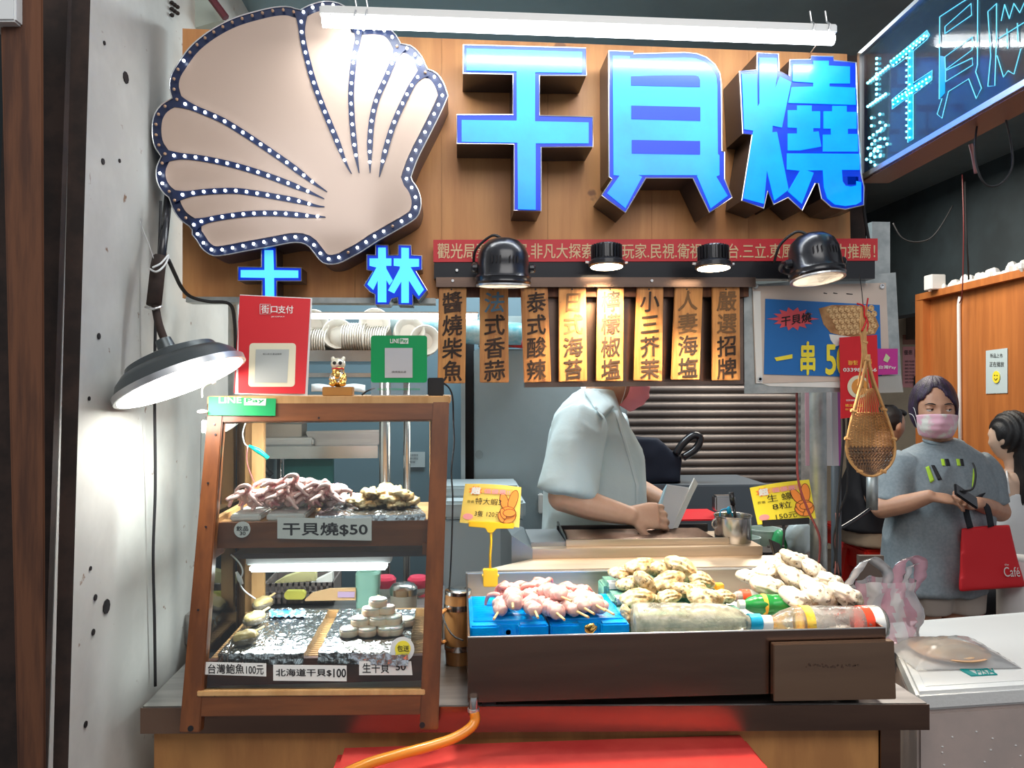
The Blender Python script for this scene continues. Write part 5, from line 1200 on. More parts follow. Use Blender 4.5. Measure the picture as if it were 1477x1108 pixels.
# ------------------------------------------------------------------ grill, pot and things behind the tray
ZA = PZ(900, 1, .5).z
def gx(px, Y): return P(px, 700, Y).x
gr = thing('grill', 'stainless charcoal grill with dark rods in front of the cook', 'grill', (gx(930, 2.2), 2.2, ZC))
za, zb2, zc2 = 1.012, 1.050, 1.066
MB().hexa([V((gx(690, 2.04), 2.04, ZC)), V((gx(1165, 2.04), 2.04, ZC)), V((gx(1165, 2.12), 2.12, ZC)), V((gx(765, 2.12), 2.12, ZC))],
          [V((gx(690, 2.04), 2.04, za)), V((gx(1165, 2.04), 2.04, za)), V((gx(1165, 2.12), 2.12, za + .012)), V((gx(765, 2.12), 2.12, za + .012))]).build('front_apron', 'warm_steel', gr, bevel=.002)
MB().box((gx(768, 2.12), 2.12, ZC), (gx(1100, 2.12), 2.355, zb2)).build('body', 'warm_steel', gr, bevel=.002)
MB().box((gx(816, 2.16), 2.150, zb2), (gx(1050, 2.16), 2.162, zc2 + .002)).build('front_lip', 'warm_steel', gr, bevel=.001)
MB().box((gx(816, 2.16), 2.162, zb2 + .001), (gx(1036, 2.16), 2.34, zb2 + .006)).build('coal_bed', 'ink', gr)
MB().box((gx(803, 2.35), 2.345, zb2), (gx(1020, 2.35), 2.355, zc2 + .008)).build('back_lip', 'black_metal', gr)
MB().hexa([V((gx(816, 2.16), 2.152, zb2)), V((gx(818, 2.16), 2.152, zb2)), V((gx(806, 2.4), 2.40, zb2)), V((gx(803, 2.4), 2.40, zb2))], [V((gx(816, 2.16), 2.152, zc2)), V((gx(818, 2.16), 2.152, zc2)), V((gx(806, 2.4), 2.40, zc2 + .012)), V((gx(803, 2.4), 2.40, zc2 + .012))]).build('side_lip', 'black_metal', gr)
first = None
for i in range(15):
    y = 2.170 + i * .0116
    if first is None: first = MB().tube([(gx(820, 2.16), y, zc2 - .004), (gx(1034, 2.16), y, zc2 - .004)], .0028, 6).build('rod', 'tray_steel', gr, smooth=True); yy0 = y
    else: c = first.copy(); C.objects.link(c); c.location = V(first.location) + V((0, y - yy0, 0))
MB().hexa([V((gx(735, 2.2), 2.12, ZC)), V((gx(768, 2.12), 2.12, ZC)), V((gx(768, 2.12), 2.40, ZC)), V((gx(722, 2.4), 2.40, ZC))],
          [V((gx(735, 2.2), 2.12, 1.09)), V((gx(768, 2.12), 2.12, zb2)), V((gx(768, 2.12), 2.40, zb2 + .01)), V((gx(722, 2.4), 2.40, 1.09))]).build('side_shield', mat('dull_steel', (.30, .34, .36), .4, .7), gr)
MB().box((gx(768, 2.12), 2.16, zb2), (gx(816, 2.16), 2.36, zb2 + .012)).build('side_shelf', mat('dull_steel2', (.36, .38, .39), .4, .7), gr)
# pot
pt = P(1057, 794, 2.2)
po = thing('steel_pot', 'deep stainless sauce pot beside the grill rods', 'pot', pt)
MB().lathe(pt, [(.050, .0), (.053, .004), (.053, .100), (.0555, .103), (.0555, .105), (.0515, .104), (.0505, .098), (.0495, .006), (.001, .006)], 36).build('body', 'steel', po, smooth='auto')
MB().tube(crsp([pt + V((-.052, -.004, .095)), pt + V((-.062, -.002, .085)), pt + V((-.060, 0, .070)), pt + V((-.052, 0, .065))], 5), .0025, 6).build('handle', 'steel', po, smooth=True)
MB().lathe(pt, [(.0492, .070), (.0492, .072)], 24).build('sauce', mat('sauce', (.12, .03, .01), .2), po)
tag(MB().tube([pt + V((.01, .01, .03)), pt + V((.012, .012, .10)), pt + V((.008, .02, .135))], .0045, 7).tube([pt + V((.008, .02, .130)), pt + V((.004, .024, .168))], .008, 8).build('ladle', 'black_metal', smooth=True), 'dark handled ladle standing in the steel pot', 'ladle')
tag(MB().tube(crsp([pt + V((-.04, .0, .09)), pt + V((-.035, 0, .118)), pt + V((-.01, 0, .120)), pt + V((0, 0, .10))], 5), .002, 6).ell(pt + V((-.012, 0, .118)), (.007, .007, .012), 10, 7).build('brush', 'cap_blue', smooth=True), 'blue handled basting brush hooked in the steel pot', 'brush')
# items behind the pot: tubs, foil bag, scale
def tub(px, py, Y, r, h, label, m='mint'):
    c_ = P(px, py, Y); t = thing('plastic_tub', label, 'tub', c_)
    MB().lathe(c_, [(r * .82, 0), (r * .98, h * .94), (r * 1.05, h * .95), (r * 1.05, h), (r * .95, h), (r * .80, .004), (.001, .004)], 24).build('body', m, t, smooth='auto'); return t
mat('pale_green', (.50, .60, .56), .4); mat('bag_white', (.50, .58, .60), .35, bump=.6, bs=30)
tub(1104, 800, 2.42, .052, .085, 'pale green plastic tub behind the steel pot', 'pale_green')
tub(1078, 804, 2.36, .040, .065, 'smaller pale tub half hidden by the steel pot', 'pale_green')
def sack(name, label, cat, c_, r, m, seed, amp=.16, ns=9):
    me = MB().ell(c_, r, 30, 20, fn=lambda p, u: p * (1 + amp * NZ(u, 1.6, seed) + amp * .6 * abs(NZ(u, 3.6, seed + 1)))); return tag(me.build(name, m, smooth=True), label, cat)
sack('plastic_sack', 'white plastic bag beside the steel post', 'bag', P(1153, 776, 2.3), (.040, .04, .055), 'bag_white', 3)
sack('green_bag', 'green plastic bag between the tub and the white bag', 'bag', P(1124, 785, 2.35), (.022, .03, .045), mat('green_bag', (.05, .42, .15), .3), 5)
tag(MB().box(tuple(P(1100, 818, 2.14)), tuple(P(1140, 797, 2.14) + V((0, .09, 0)))).build('weighing_scale', 'black_metal', bevel=.004), 'black digital scale behind the tray wall', 'scale')
tag(MB().pr(1240, 802, 1275, 850, 2.5, .02).build('leaning_board', 'brown_box'), 'brown board leaning near the red stools', 'board')
# steel post and cables at its side
pt0 = P(1181, 700, 2.13)
tag(MB().tube([(pt0.x, 2.13, ZC), (pt0.x - .002, 2.13, 1.4), (pt0.x - .006, 2.13, 2.36)], .0235, 20).build('steel_post', 'galvanised', smooth=True), 'galvanised round steel post right of the grill', 'post')
tag(MB().box((P(1258, 400, 2.0).x, 2.0, 1.6), (P(1284, 400, 2.0).x, 2.03, P(1270, 320, 2.0).z)).build('grey_upright', 'galvanised'), 'grey upright behind the price poster top', 'upright')
tag(MB().tube([(gx(1206, 2.45), 2.45, 0), (gx(1206, 2.45), 2.45, 1.55)], .016, 10).build('dark_upright', mat('dark_up', (.05, .06, .07), .5), smooth=True), 'dark thin upright behind the steel post', 'upright')
cable('red_cable', [P(1149, 555, 1.99), P(1150, 620, 1.99), P(1151, 690, 1.98), P(1165, 735, 1.97), P(1182, 775, 1.97), P(1181, 815, 1.99)], .0035, mat('maroon', (.16, .03, .03), .4), 'dark red cable crossing the black clip price card')
cable('black_cable', [P(1213, 560, 1.99), P(1217, 620, 2.0), P(1212, 690, 2.0), P(1208, 740, 2.02), P(1206, 820, 2.05)], .004, 'rubber', 'thick black cable dropping beside the steel post')
cable('black_cable', [P(1225, 570, 1.99), P(1222, 650, 2.02), P(1222, 705, 2.03), P(1210, 745, 2.05), P(1203, 820, 2.06)], .003, 'rubber', 'thin black cable nearer the bamboo ladle')
for i in range(4): cable('twisted_wire', [P(1206 + i * 2, 740, 2.04), P(1208 - i * 2, 780, 2.04), P(1204 + i * 3, 830, 2.05)], .0028, 'rubber' if i % 2 else 'brownwire', ('black', 'brown', 'second black', 'second brown')[i] + ' wire in the bundle beside the steel post')
# folded umbrellas / plastic sleeves hanging behind the post
for i, (xa, xb, mm, lb_) in enumerate(((1190, 1200, 'white_film', 'clear plastic sleeve'), (1199, 1208, mat('pale_strip', (.55, .50, .52), .5), 'pale grey plastic strip'), (1207, 1212, mat('purple_strip', (.35, .07, .28), .5), 'purple plastic strip'), (1162, 1172, 'pink_film', 'pinkish plastic sleeve'))):
    tag(MB().pp([(xa, 566), (xb, 566), (xb + 2, 672), (xa + 1, 672)], 2.2 + .015 * i, .006).build('plastic_sleeve', mm), lb_ + ' hanging under the price poster', 'sleeve')

# ------------------------------------------------------------------ price poster on its steel sheet
YP = 1.955
pf = thing('price_poster', 'blue price poster in a clear sleeve on a dented steel sheet', 'poster', P(1185, 480, YP))
MB().pp([(1073, 412), (1246, 397), (1292, 393), (1301, 564), (1074, 568)], YP + .006, .003).build('steel_sheet', 'galvanised', pf)
MB().pp([(1085, 413), (1278, 408), (1284, 548), (1090, 553)], YP + .002, .003).build('white_board', 'pale_board', pf)
MB().pp([(1086, 420), (1097, 420), (1100, 553), (1091, 553)], YP, .002).build('white_edge', 'paper', pf)
MB().pp([(1098, 540), (1240, 546), (1240, 560), (1110, 557), (1095, 552)], YP + .004, .006).build('curled_edge', 'paper', pf)
MB().pp([(1104, 431), (1269, 440), (1272, 545), (1102, 540)], YP, .0015).build('blue_print', 'blue_print', pf)
st_ = []
for k_ in range(28):
    a_ = 2 * math.pi * k_ / 28; r_ = 1 if k_ % 2 == 0 else .68; rx = 31 + (7 if k_ in (0, 14) else 0)
    st_.append((1144 + rx * r_ * math.cos(a_), 460 + 17 * r_ * math.sin(a_)))
MB().pp(st_, YP - .0012, .001).build('starburst', 'starburst', pf)
m = MB()
O = P(1127, 471, YP - .002); text_on(m, '干貝燒', O, P(1170, 464, YP - .002) - O, P(1127, 457, YP - .002) - O, bold=.02, off=(0, 0, 0)); textobj('lettering', m, 'ink', pf)
m = MB()
text_px(m, '串', 1155, 494, 1175, 540, YP - .001, bold=.03); text_px(m, '5', 1191, 498, 1205, 540, YP - .001, bold=.02); text_px(m, '0', 1207, 498, 1222, 540, YP - .001, bold=.02); text_px(m, '元', 1226, 498, 1244, 540, YP - .001, bold=.02)
m.pp([(1117, 516), (1143, 511), (1143, 517), (1120, 521)], YP - .002, .0005); textobj('yellow_lettering', m, 'yellow_print', pf)
# picture of the grilled balls
MB().pp([(1181, 445), (1200, 440), (1235, 440), (1262, 455), (1268, 470), (1262, 482), (1225, 487), (1198, 480), (1188, 468)], YP - .001, .0008).build('food_picture', 'toast', pf)
first = None
for r_ in range(5):
    for k_ in range(9):
        x = 1188 + k_ * 8.6 + (r_ % 2) * 4; y = 446 + r_ * 8.2 - (k_ - 4) * .4
        if (x < 1190 + r_ * 4) or x > 1262: continue
        c_ = P(x, y, YP - .0019)
        if first is None: first = MB().lathe(c_, [(.0085, 0), (.0085, .0001), (.0060, .00035)], 10, (0, -1, 0)).build('food_ball', mat('ball', (.30, .13, .035), .5, col2=(.78, .52, .25), ns=150, lo=.35, hi=.60), pf); cc = c_
        else: c = first.copy(); C.objects.link(c); c.location = V(first.location) + (c_ - cc) - V((0, .00001 * (k_ + 9 * r_), 0))
MB().pp([(1196, 482), (1230, 486), (1228, 492), (1205, 500), (1198, 490)], YP - .0012, .0006).build('print_band', 'paper', pf)
for x, y in ((1272, 413), (1090, 413), (1096, 547), (1279, 546)):
    MB().lathe(P(x, y, YP), [(.0065, 0), (.0065, .003), (.004, .003), (.004, -.001)], 14, (0, -1, 0)).build('eyelet', 'aluminium', pf)
m = MB()
for x, y, w_ in ((1188, 423, 5), (1202, 423, 6), (1221, 424, 9)): m.pp([(x, y - 1), (x + w_, y), (x + w_, y + 1), (x, y + .5)], YP + .0012, .0005)
m.build('ink_marks', 'ink', pf, kind='stuff')
mp_ = card('payment_notice', [(1262, 503), (1295, 503), (1295, 540), (1264, 541)], YP - .010, 'magenta_print', 'magenta payment notice 台灣Pay beside the red leaflet', 'notice')
m = MB(); text_px(m, '台灣Pay', 1267, 527, 1292, 533, YP - .011, bold=.01); textobj('lettering', m, 'paper', mp_)
m = MB(); m.pp([(1278, 510), (1284, 516), (1280, 523), (1274, 520)], YP - .0115, .0005); m.build('logo', mat('logo_green', (.55, .62, .35), .5), mp_)
lf = card('red_leaflet', [(1211, 487), (1265, 483), (1268, 598), (1213, 604)], YP - .016, 'red_print', 'red leaflet with a bowl of food hanging over the blue poster', 'leaflet')
m = MB(); YQ = YP - .0175
text_px(m, '聯繫', 1223, 520, 1237, 527, YQ); text_px(m, '掃碼', 1243, 518, 1257, 525, YQ); textobj('gold_lettering', m, 'label_orange', lf)
m = MB(); text_px(m, '0339887 66', 1216, 531, 1264, 536, YQ, bold=.02); text_px(m, '招牌湯麵', 1220, 576, 1233, 579, YQ); textobj('lettering', m, 'paper', lf)
m = MB(); text_px(m, '精選好味道', 1219, 583, 1245, 587, YQ); text_px(m, '台灣小吃', 1219, 589, 1240, 592, YQ); textobj('orange_lettering', m, 'label_orange', lf)
MB().lathe(P(1238, 558, YQ), [(.030, 0), (.030, .001)], 24, (0, -1, 0)).build('bowl_print', 'cream_print', lf)
MB().lathe(P(1240, 558, YQ - .0012), [(.022, 0), (.022, .001)], 24, (0, -1, 0)).build('soup_print', mat('soup', (.70, .28, .05), .5), lf)
tag(MB().pp([(1262, 543), (1300, 541), (1303, 566), (1266, 567)], YP - .004, .003).build('clear_tape', 'milk_film'), 'yellowed clear tape on the steel sheet corner', 'tape')

# ------------------------------------------------------------------ bamboo ladle basket
YW = 1.76
bk = thing('bamboo_ladle', 'woven bamboo ladle basket hanging by a string before the poster', 'basket', P(1246, 440, YW))
def B(px, py, dy=0): return P(px, py, YW + dy)
rl = [(1250, 512), (1244, 545), (1232, 590), (1223, 628), (1221, 650), (1228, 668), (1242, 682), (1256, 687), (1272, 682), (1286, 668), (1291, 650), (1288, 628), (1276, 592), (1259, 545), (1252, 512)]
for dx, r_, dy in ((0, .0032, 0), (1.6, .0026, .006)):
    MB().tube(crsp([B(x + dx * (1 if x < 1255 else -1), y - dx * .5, dy) for x, y in rl], 6), r_, 7).build('rim', 'bamboo', bk, smooth=True)
for dx in (-4, -1.5, 1, 3.5): MB().tube(crsp([B(1246 + dx * .6, 442, 0), B(1245 + dx, 470, .0), B(1247 + dx * .8, 512, .0), B(1249 + dx * 3.0, 560, .015)], 6), .0026, 6).build('handle_strip', 'bamboo', bk, smooth=True)
def bowlp(u, v):          # u 0..1 across, v 0..1 down; bulging to the back
    y = 560 + 127 * v
    def edge(side):
        pts = rl[:8] if side < 0 else rl[7:][::-1]
        for a_, b_ in zip(pts, pts[1:]):
            if a_[1] <= y <= b_[1]: t = (y - a_[1]) / (b_[1] - a_[1] + 1e-9); return a_[0] + (b_[0] - a_[0]) * t
        return 1256
    a_, b_ = edge(-1), edge(1); x = a_ + (b_ - a_) * u
    return B(x, y, .045 * math.sin(math.pi * min(max(u, .02), .98)) * math.sin(math.pi * min(v * .9 + .08, 1)) + .004)
m = MB()
for k_ in range(13):
    u = (k_ + .5) / 13; m.tube([bowlp(u, v / 12) for v in range(0, 13)], .0016, 5, flat=.5)
for k_ in range(24):
    v = .28 + .4 * k_ / 24; m.tube([bowlp(u / 14, v) + V((0, .0016 * (-1) ** (u + k_), 0)) for u in range(15)], .0014, 4)
m.build('upper_weave', 'bamboo', bk, smooth=True, kind='stuff')
m = MB()
for k_ in range(26):
    s = -.45 + k_ * .075
    for sg in (1, -1):
        pts = []
        for j in range(12):
            v = .66 + .33 * j / 11; u = (s + sg * (v - .66) * 1.7); u = u if sg > 0 else u + .15
            if 0.01 < u < .99: pts.append(bowlp(u, v) + V((0, .002 * sg - .002, 0)))
        if len(pts) > 1: m.tube(pts, .0017, 4)
for k_ in range(9): m.tube([bowlp(u / 12, .68 + .033 * k_) + V((0, -.003, 0)) for u in range(13)], .0014, 4)
m.build('lower_weave', 'bamboo_dark', bk, smooth=True, kind='stuff')
for x, y in ((1247, 494), (1250, 519), (1231, 593), (1222, 633), (1275, 591), (1240, 680), (1274, 680), (1289, 633)):
    MB().tube([B(x - 3.5, y - 1), B(x + 3.5, y + 1)], .0045, 7).build('binding', 'bamboo', bk)
MB().tube([B(1240, 395), B(1243, 420), B(1245, 440)], .0010, 5).build('string', 'rubber', bk)
MB().tube(crsp([B(1236, 438, -.004), B(1246, 442, -.006), B(1247, 455, -.006), B(1250, 462, -.006), B(1243, 478, -.006)], 4), .0022, 6).build('red_twine', 'red_print', bk, smooth=True)
cable('red_string', [P(1252, 430, 1.9), P(1249, 452, 1.9), P(1252, 470, 1.9), P(1246, 486, 1.9)], .0022, 'red_print', 'short red cord hanging behind the ladle handle')

# ------------------------------------------------------------------ reflector lamp at the left wall
LC = P(262, 552, 1.66)
ln = V((.40, -.045, -.91)).normalized()                    # the way it shines
rl_ = thing('reflector_lamp', 'wide grey reflector lamp on a bent arm by the white wall', 'lamp', LC)
R_ = .137
MB().lathe(LC, [(R_, .0), (R_, -.010), (R_ * .97, -.014), (R_ * .90, -.032), (R_ * .78, -.046), (R_ * .72, -.048), (R_ * .68, -.060), (R_ * .35, -.072), (R_ * .14, -.076), (.016, -.10), (.001, -.10)], 48, ln).build('shade', 'lamp_shell', rl_, smooth='auto')
MB().lathe(LC, [(R_ * .96, .0005), (R_ * .96, .002), (R_ * .5, .003), (.001, .003)], 40, ln).build('diffuser', 'lamp_glow', rl_)
MB().lathe(LC, [(R_ * 1.01, -.012), (R_ * 1.01, .001), (R_ * .975, .001), (R_ * .975, -.012)], 48, ln).build('shade_rim', 'aluminium', rl_, smooth='auto')
MB().tube(crsp([LC - ln * .095, P(243, 505, 1.70), P(230, 470, 1.71), P(224, 440, 1.72), P(222, 430, 1.72)], 6), .0085, 9).build('arm', 'old_edge', rl_, smooth=True)
MB().tube([P(222, 440, 1.72), P(228, 385, 1.74), P(231, 372, 1.75)], .016, 10).build('sleeve', 'old_edge', rl_, smooth=True)
MB().tube([P(232, 378, 1.75), P(238, 330, 1.80), P(243, 280, 1.86)], .009, 8).build('upper_arm', 'black_metal', rl_, smooth=True)
MB().tube(crsp([P(216, 388, 1.72), P(226, 392, 1.70), P(238, 382, 1.72), P(243, 368, 1.73), P(232, 380, 1.71), P(220, 386, 1.70)], 5), .0022, 6).build('cable_tie', 'white_paint', rl_, smooth=True)
MB().tube([P(210, 443, 1.72), P(222, 446, 1.70), P(234, 442, 1.71)], .003, 6).build('cable_tie', 'silver_edge', rl_, smooth=True)
MB().tube(crsp([P(224, 380, 1.73), P(214, 350, 1.75), P(204, 325, 1.78), P(203, 315, 1.78)], 5), .0010, 5).build('wire_end', 'silver_edge', rl_)
light('lamp_light', 'SPOT', LC + ln * .012, 8, (1, .99, .95), .09, aim=LC + ln + V((-.30, 0, 0)), angle=168, blend=.25)
cable('power_cable', [P(232, 290, 1.8), P(230, 350, 1.79), P(225, 440, 1.79), P(223, 560, 1.80), P(224, 700, 1.82), P(221, 800, 1.83), P(223, 900, 1.84), P(224, 990, 1.85)], .0035, 'rubber', 'long black cord running down the white wall', k=8)
cable('power_cable', [P(243, 375, 1.75), P(252, 395, 1.80), P(262, 415, 1.86), P(275, 428, 1.90), P(300, 435, 1.92), P(330, 438, 1.93), P(338, 460, 1.95), P(340, 510, 1.96)], .0045, 'rubber', 'black cord looping under the wooden sign board')
cable('thin_wire', [P(336, 445, 1.96), P(338, 480, 1.97), P(338, 520, 1.98)], .002, 'yellow_plastic', 'thin yellow wire behind the red card')
tag(MB().tube([(P(326, 500, 2.02).x, 2.10, ZC), (P(326, 500, 2.02).x, 2.10, 1.76)], .018, 14).build('support_pipe', 'galvanised', smooth=True), 'short steel pipe under the sign board at the wall end', 'pipe')
tag(MB().tube(crsp([P(292, 574, 1.72), P(292, 562, 1.72), P(298, 555, 1.72), P(305, 552, 1.72), P(308, 549, 1.72)], 5), .0022, 6).ell(P(308, 551, 1.72), (.006, .003, .006), 8, 6).build('white_hook', 'white_plastic', smooth=True), 'white plastic hook beside the reflector lamp', 'hook')
tag(MB().ell(P(292, 594, 1.72), (.012, .008, .005), 10, 7).build('suction_cup', 'white_plastic', smooth=True), 'white suction cup at the case corner', 'suction cup')
# iron bracket bolts on the wall top
m = MB()
for i in range(7): c_ = PX(248 + 4 * (i % 3), 4 + 3 * i, -.716); m.ell(c_, (.006, .006, .005), 7, 5)
tag(m.build('rusty_bracket', 'old_edge', kind='stuff'), 'rusty bolted bracket high on the white wall', 'bracket')
tag(MB().hexa([P(255, -10, 2.15), P(300, -10, 2.15), P(322, 28, 2.15), P(275, 42, 2.15)], [p + V((0, .1, 0)) for p in (P(255, -10, 2.15), P(300, -10, 2.15), P(322, 28, 2.15), P(275, 42, 2.15))]).build('pale_beam', mat('beam', (.36, .42, .38), .7)), 'pale green beam end above the sign board corner', 'beam')
tag(MB().tube([P(303, -5, 2.1), P(326, 26, 2.1)], .010, 6).build('red_conduit', mat('cond', (.12, .02, .03), .5)), 'dark red conduit beside the pale beam', 'conduit')

# ------------------------------------------------------------------ kitchen behind
fz = thing('tall_fridge', 'tall grey steel cabinet door behind the cook', 'fridge', (gx(780, 3.2), 3.4, 0))
MB().box((gx(684, 3.2), 3.2, .05), (gx(905, 3.2), 3.56, 1.665)).build('body', 'grey_fridge', fz, bevel=.006)
MB().lathe(P(691, 656, 3.199), [(.017, 0), (.017, .003)], 18, (0, -1, 0)).build('lock', mat('lockgrey', (.22, .27, .28), .4), fz)
MB().box((gx(776, 3.19), 3.17, P(776, 740, 3.19).z), (gx(783, 3.19), 3.20, P(776, 712, 3.19).z)).build('handle', 'white_plastic', fz, bevel=.004)
struct(MB().box((gx(665, 3.2), 3.18, 0), (gx(671, 3.2), 3.3, 1.72)).build('trim_4', 'pale_fridge'))
struct(MB().box((gx(671, 3.3), 3.3, 0), (gx(684, 3.3), 3.35, 1.72)).build('gap_shade', 'ink'))  # black strip standing for the shade in the gap beside the cabinet
cf = thing('chest_freezer', 'white chest freezer below the yellow squid price card', 'freezer', (gx(700, 2.9), 3.0, 0))
fx0, fx1 = gx(640, 2.85), gx(754, 2.85)
MB().box((fx0, 2.85, .02), (fx1, 3.15, P(700, 750, 2.85).z)).build('body', mat('freezer_body', (.36, .43, .46), .4), cf, bevel=.006)
MB().box((fx0, 2.83, P(700, 748, 2.85).z), (fx1 + .01, 3.16, P(700, 722, 2.85).z)).build('lid', 'pale_fridge', cf, bevel=.01)
MB().box((fx0, 2.93, P(700, 722, 2.85).z), (fx1 - .005, 3.16, P(700, 700, 2.95).z)).build('raised_back', 'pale_fridge', cf, bevel=.008)
# teal wrapped duct
tag(MB().tube([P(560, 470, 3.1), P(640, 476, 3.1), P(700, 480, 3.1), P(752, 482, 3.1)], [.055, .05, .05, .045], 16).build('wrapped_duct', 'blue_wrap', smooth=True), 'blue plastic wrapped bundle lying on top of the grey cabinet', 'duct')
tag(MB().tube([P(734, 494, 3.135), P(756, 497, 3.135)], .018, 10).build('red_roll', 'red_plastic', smooth=True), 'small red roll beside the blue wrapped bundle', 'roll')
tag(MB().box(tuple(P(690, 500, 3.15)), tuple(P(770, 456, 3.15) + V((0, .1, 0)))).build('pale_box', mat('palebox', (.40, .47, .48), .6), bevel=.004), 'pale box on the grey cabinet', 'box')
# steel shelf rack
rk = thing('steel_rack', 'steel shelving rack behind the display case', 'rack', (gx(480, 2.75), 2.85, 0))
rx0, rx1 = gx(352, 2.7), gx(592, 2.7)
def rs(py0, py1, x0=rx0, x1=rx1, nm='shelf'):
    zt_, zb_ = P(400, py0, 2.7).z, P(400, py1, 2.7).z
    MB().box((x0, 2.70, zb_), (x1, 3.1, zt_)).build(nm, 'steel', rk, bevel=.002)
rs(505, 521); rs(538, 544); rs(644, 662, rx0, gx(545, 2.7)); rs(782, 788)
for px, r_ in ((555, .020), (584, .013)): MB().tube([(gx(px, 2.68), 2.68 + (.1 if px > 570 else 0), .1), (gx(px, 2.68), 2.68 + (.1 if px > 570 else 0), P(500, 520, 2.7).z)], r_, 14).build('post', 'steel', rk, smooth=True)
MB().tube([(rx0 + .03, 2.72, .1), (rx0 + .03, 2.72, 1.95)], .016, 12).build('post', 'steel', rk, smooth=True)
MB().tube([(gx(405, 3.05), 3.05, .1), (gx(405, 3.05), 3.05, 1.95)], .016, 12).build('post', 'steel', rk, smooth=True)
kt = thing('kitchen_tube_lamp', 'bright white tube lamp over the stacked paper bowls', 'lamp', P(560, 455, 2.66))
MB().pr(440, 450, 690, 452, 2.66, .03).build('housing', 'white_plastic', kt)
MB().tube([P(442, 456, 2.67), P(688, 457, 2.67)], .009, 10).build('tube', 'tube_glow', kt, smooth='auto')
bowls = [(452, 470, 1), (487, 483, 1), (540, 468, 1), (516, 488, 0), (548, 492, 0), (430, 486, 1), (462, 495, 0), (590, 480, 1), (612, 492, 1)]
bl_lab = ['upper stack near the red card', 'middle stack facing forward', 'upper stack over the middle', 'sideways stack right of the middle one', 'sideways stack behind the green stand', 'stack partly behind the red card', 'low sideways stack', 'stack behind the 林 letter', 'stack beside the 醬 tag']
for i, (px, py, fc) in enumerate(bowls):
    t = thing('paper_bowl_stack', 'white paper bowls, ' + bl_lab[i], 'bowls', P(px, py, 2.8), 'stacked paper bowls on the rack')
    ax_ = V((.15, -1, .05)) if fc else V((1, -.15, 0)); c_ = P(px, py, 2.78)
    for k_ in range(10):
        q = c_ + ax_ * (-.0085 * k_ + .03); MB().lathe(q, [(.030, -.045), (.050, -.004), (.056, 0), (.053, .003), (.050, 0), (.031, -.038), (.001, -.038)], 22, ax_).build('bowl', 'paper_bowl', t, smooth='auto')
tag(MB().box((rx0 + .05, 2.72, P(400, 644, 2.72).z), (gx(452, 2.72), 2.95, P(400, 632, 2.72).z)).build('white_plastic_tray', 'white_paint', bevel=.006), 'white plastic tray on the rack shelf seen through the case', 'tray')
tag(MB().hexa([P(450, 643, 2.75), P(545, 643, 2.75), P(545, 643, 2.95), P(455, 643, 2.95)], [P(440, 622, 2.75), P(553, 620, 2.75), P(553, 620, 2.95), P(445, 622, 2.95)]).build('steel_pan', 'brushed_steel', bevel=.004), 'rectangular steel pan on the rack shelf seen through the case', 'pan')
tag(MB().pr(378, 612, 435, 632, 2.80, .1).build('paper_stack', 'paper_bowl'), 'stack of white paper above the plastic tray in the rack', 'paper')
tag(MB().pr(410, 663, 480, 700, 2.95, .03).build('teal_cloth', 'teal_cloth'), 'teal cloth hanging under the rack shelf', 'cloth')
tag(MB().tube([P(371, 655, 2.71), P(385, 680, 2.71), P(392, 686, 2.71)], .010, 8).build('black_tongs', 'black_metal', smooth=True), 'black tool handle behind the squid in the case', 'tool')
nw = card('wall_notice', [(588, 652), (613, 652), (613, 674), (588, 674)], 3.59, mat('notice_grey', (.45, .50, .52), .6), 'small printed notice on the slate wall behind the rack', 'notice')
m = MB(); text_px(m, '注意事項', 591, 655, 603, 658, 3.588); text_px(m, '請勿觸碰', 591, 660, 603, 663, 3.588); text_px(m, '謝謝', 591, 665, 599, 668, 3.588); textobj('lettering', m, 'ink', nw)
# worktop things behind the case, on the counter's rear part
bk2 = thing('plastic_basket', 'dark brown slotted plastic basket with paper bags behind the case', 'basket', P(430, 866, 2.16))
zbk0 = .90
A_, B_ = P(380, 860, 2.15), P(481, 860, 2.15); zt_ = P(400, 842, 2.15).z
m = MB()
m.box((A_.x, 2.15, zbk0), (B_.x, 2.156, zt_ - .045)).box((A_.x, 2.15, zt_ - .008), (B_.x, 2.156, zt_))
for z_ in (zt_ - .030, zt_ - .045): m.box((A_.x, 2.15, z_), (B_.x, 2.156, z_ + .006))
for k_ in range(13): x_ = A_.x + (B_.x - A_.x) * k_ / 12.3; m.box((x_, 2.15, zbk0), (x_ + .006, 2.156, zt_))
m.box((A_.x, 2.15, zbk0), (A_.x + .005, 2.30, zt_)).box((B_.x - .005, 2.15, zbk0), (B_.x, 2.30, zt_)).box((A_.x, 2.294, zbk0), (B_.x, 2.30, zt_)).box((A_.x, 2.15, zbk0), (B_.x, 2.30, zbk0 + .005))
m.build('slotted_body', 'brown_basket', bk2, kind='stuff')
tag(MB().box((A_.x - .25, 2.08, ZC), (gx(640, 2.1), 2.34, .898)).build('back_shelf', 'brushed_steel', bevel=.002), 'low steel shelf on the counter behind the display case', 'shelf')
tag(MB().prism([P(395, 842, 2.2), P(455, 838, 2.2), P(455, 828, 2.2), P(450, 820, 2.2), P(410, 833, 2.2)], (0, .03, 0)).build('paper_bag', mat('kraft', (.62, .58, .28), .6)), 'folded yellowish paper bag in the brown basket', 'paper bag')
tag(MB().prism([P(448, 841, 2.23), P(480, 841, 2.23), P(479, 826, 2.23)], (0, .03, 0)).build('paper_bag', 'paper'), 'white paper corner sticking out of the brown basket', 'paper bag')
tag(MB().pp(rnd_rect(410, 853, 440, 865, 5), 2.10, .02).build('scraper', mat('olive', (.60, .58, .10), .4)), 'yellow green tool handle in front of the brown basket', 'handle')
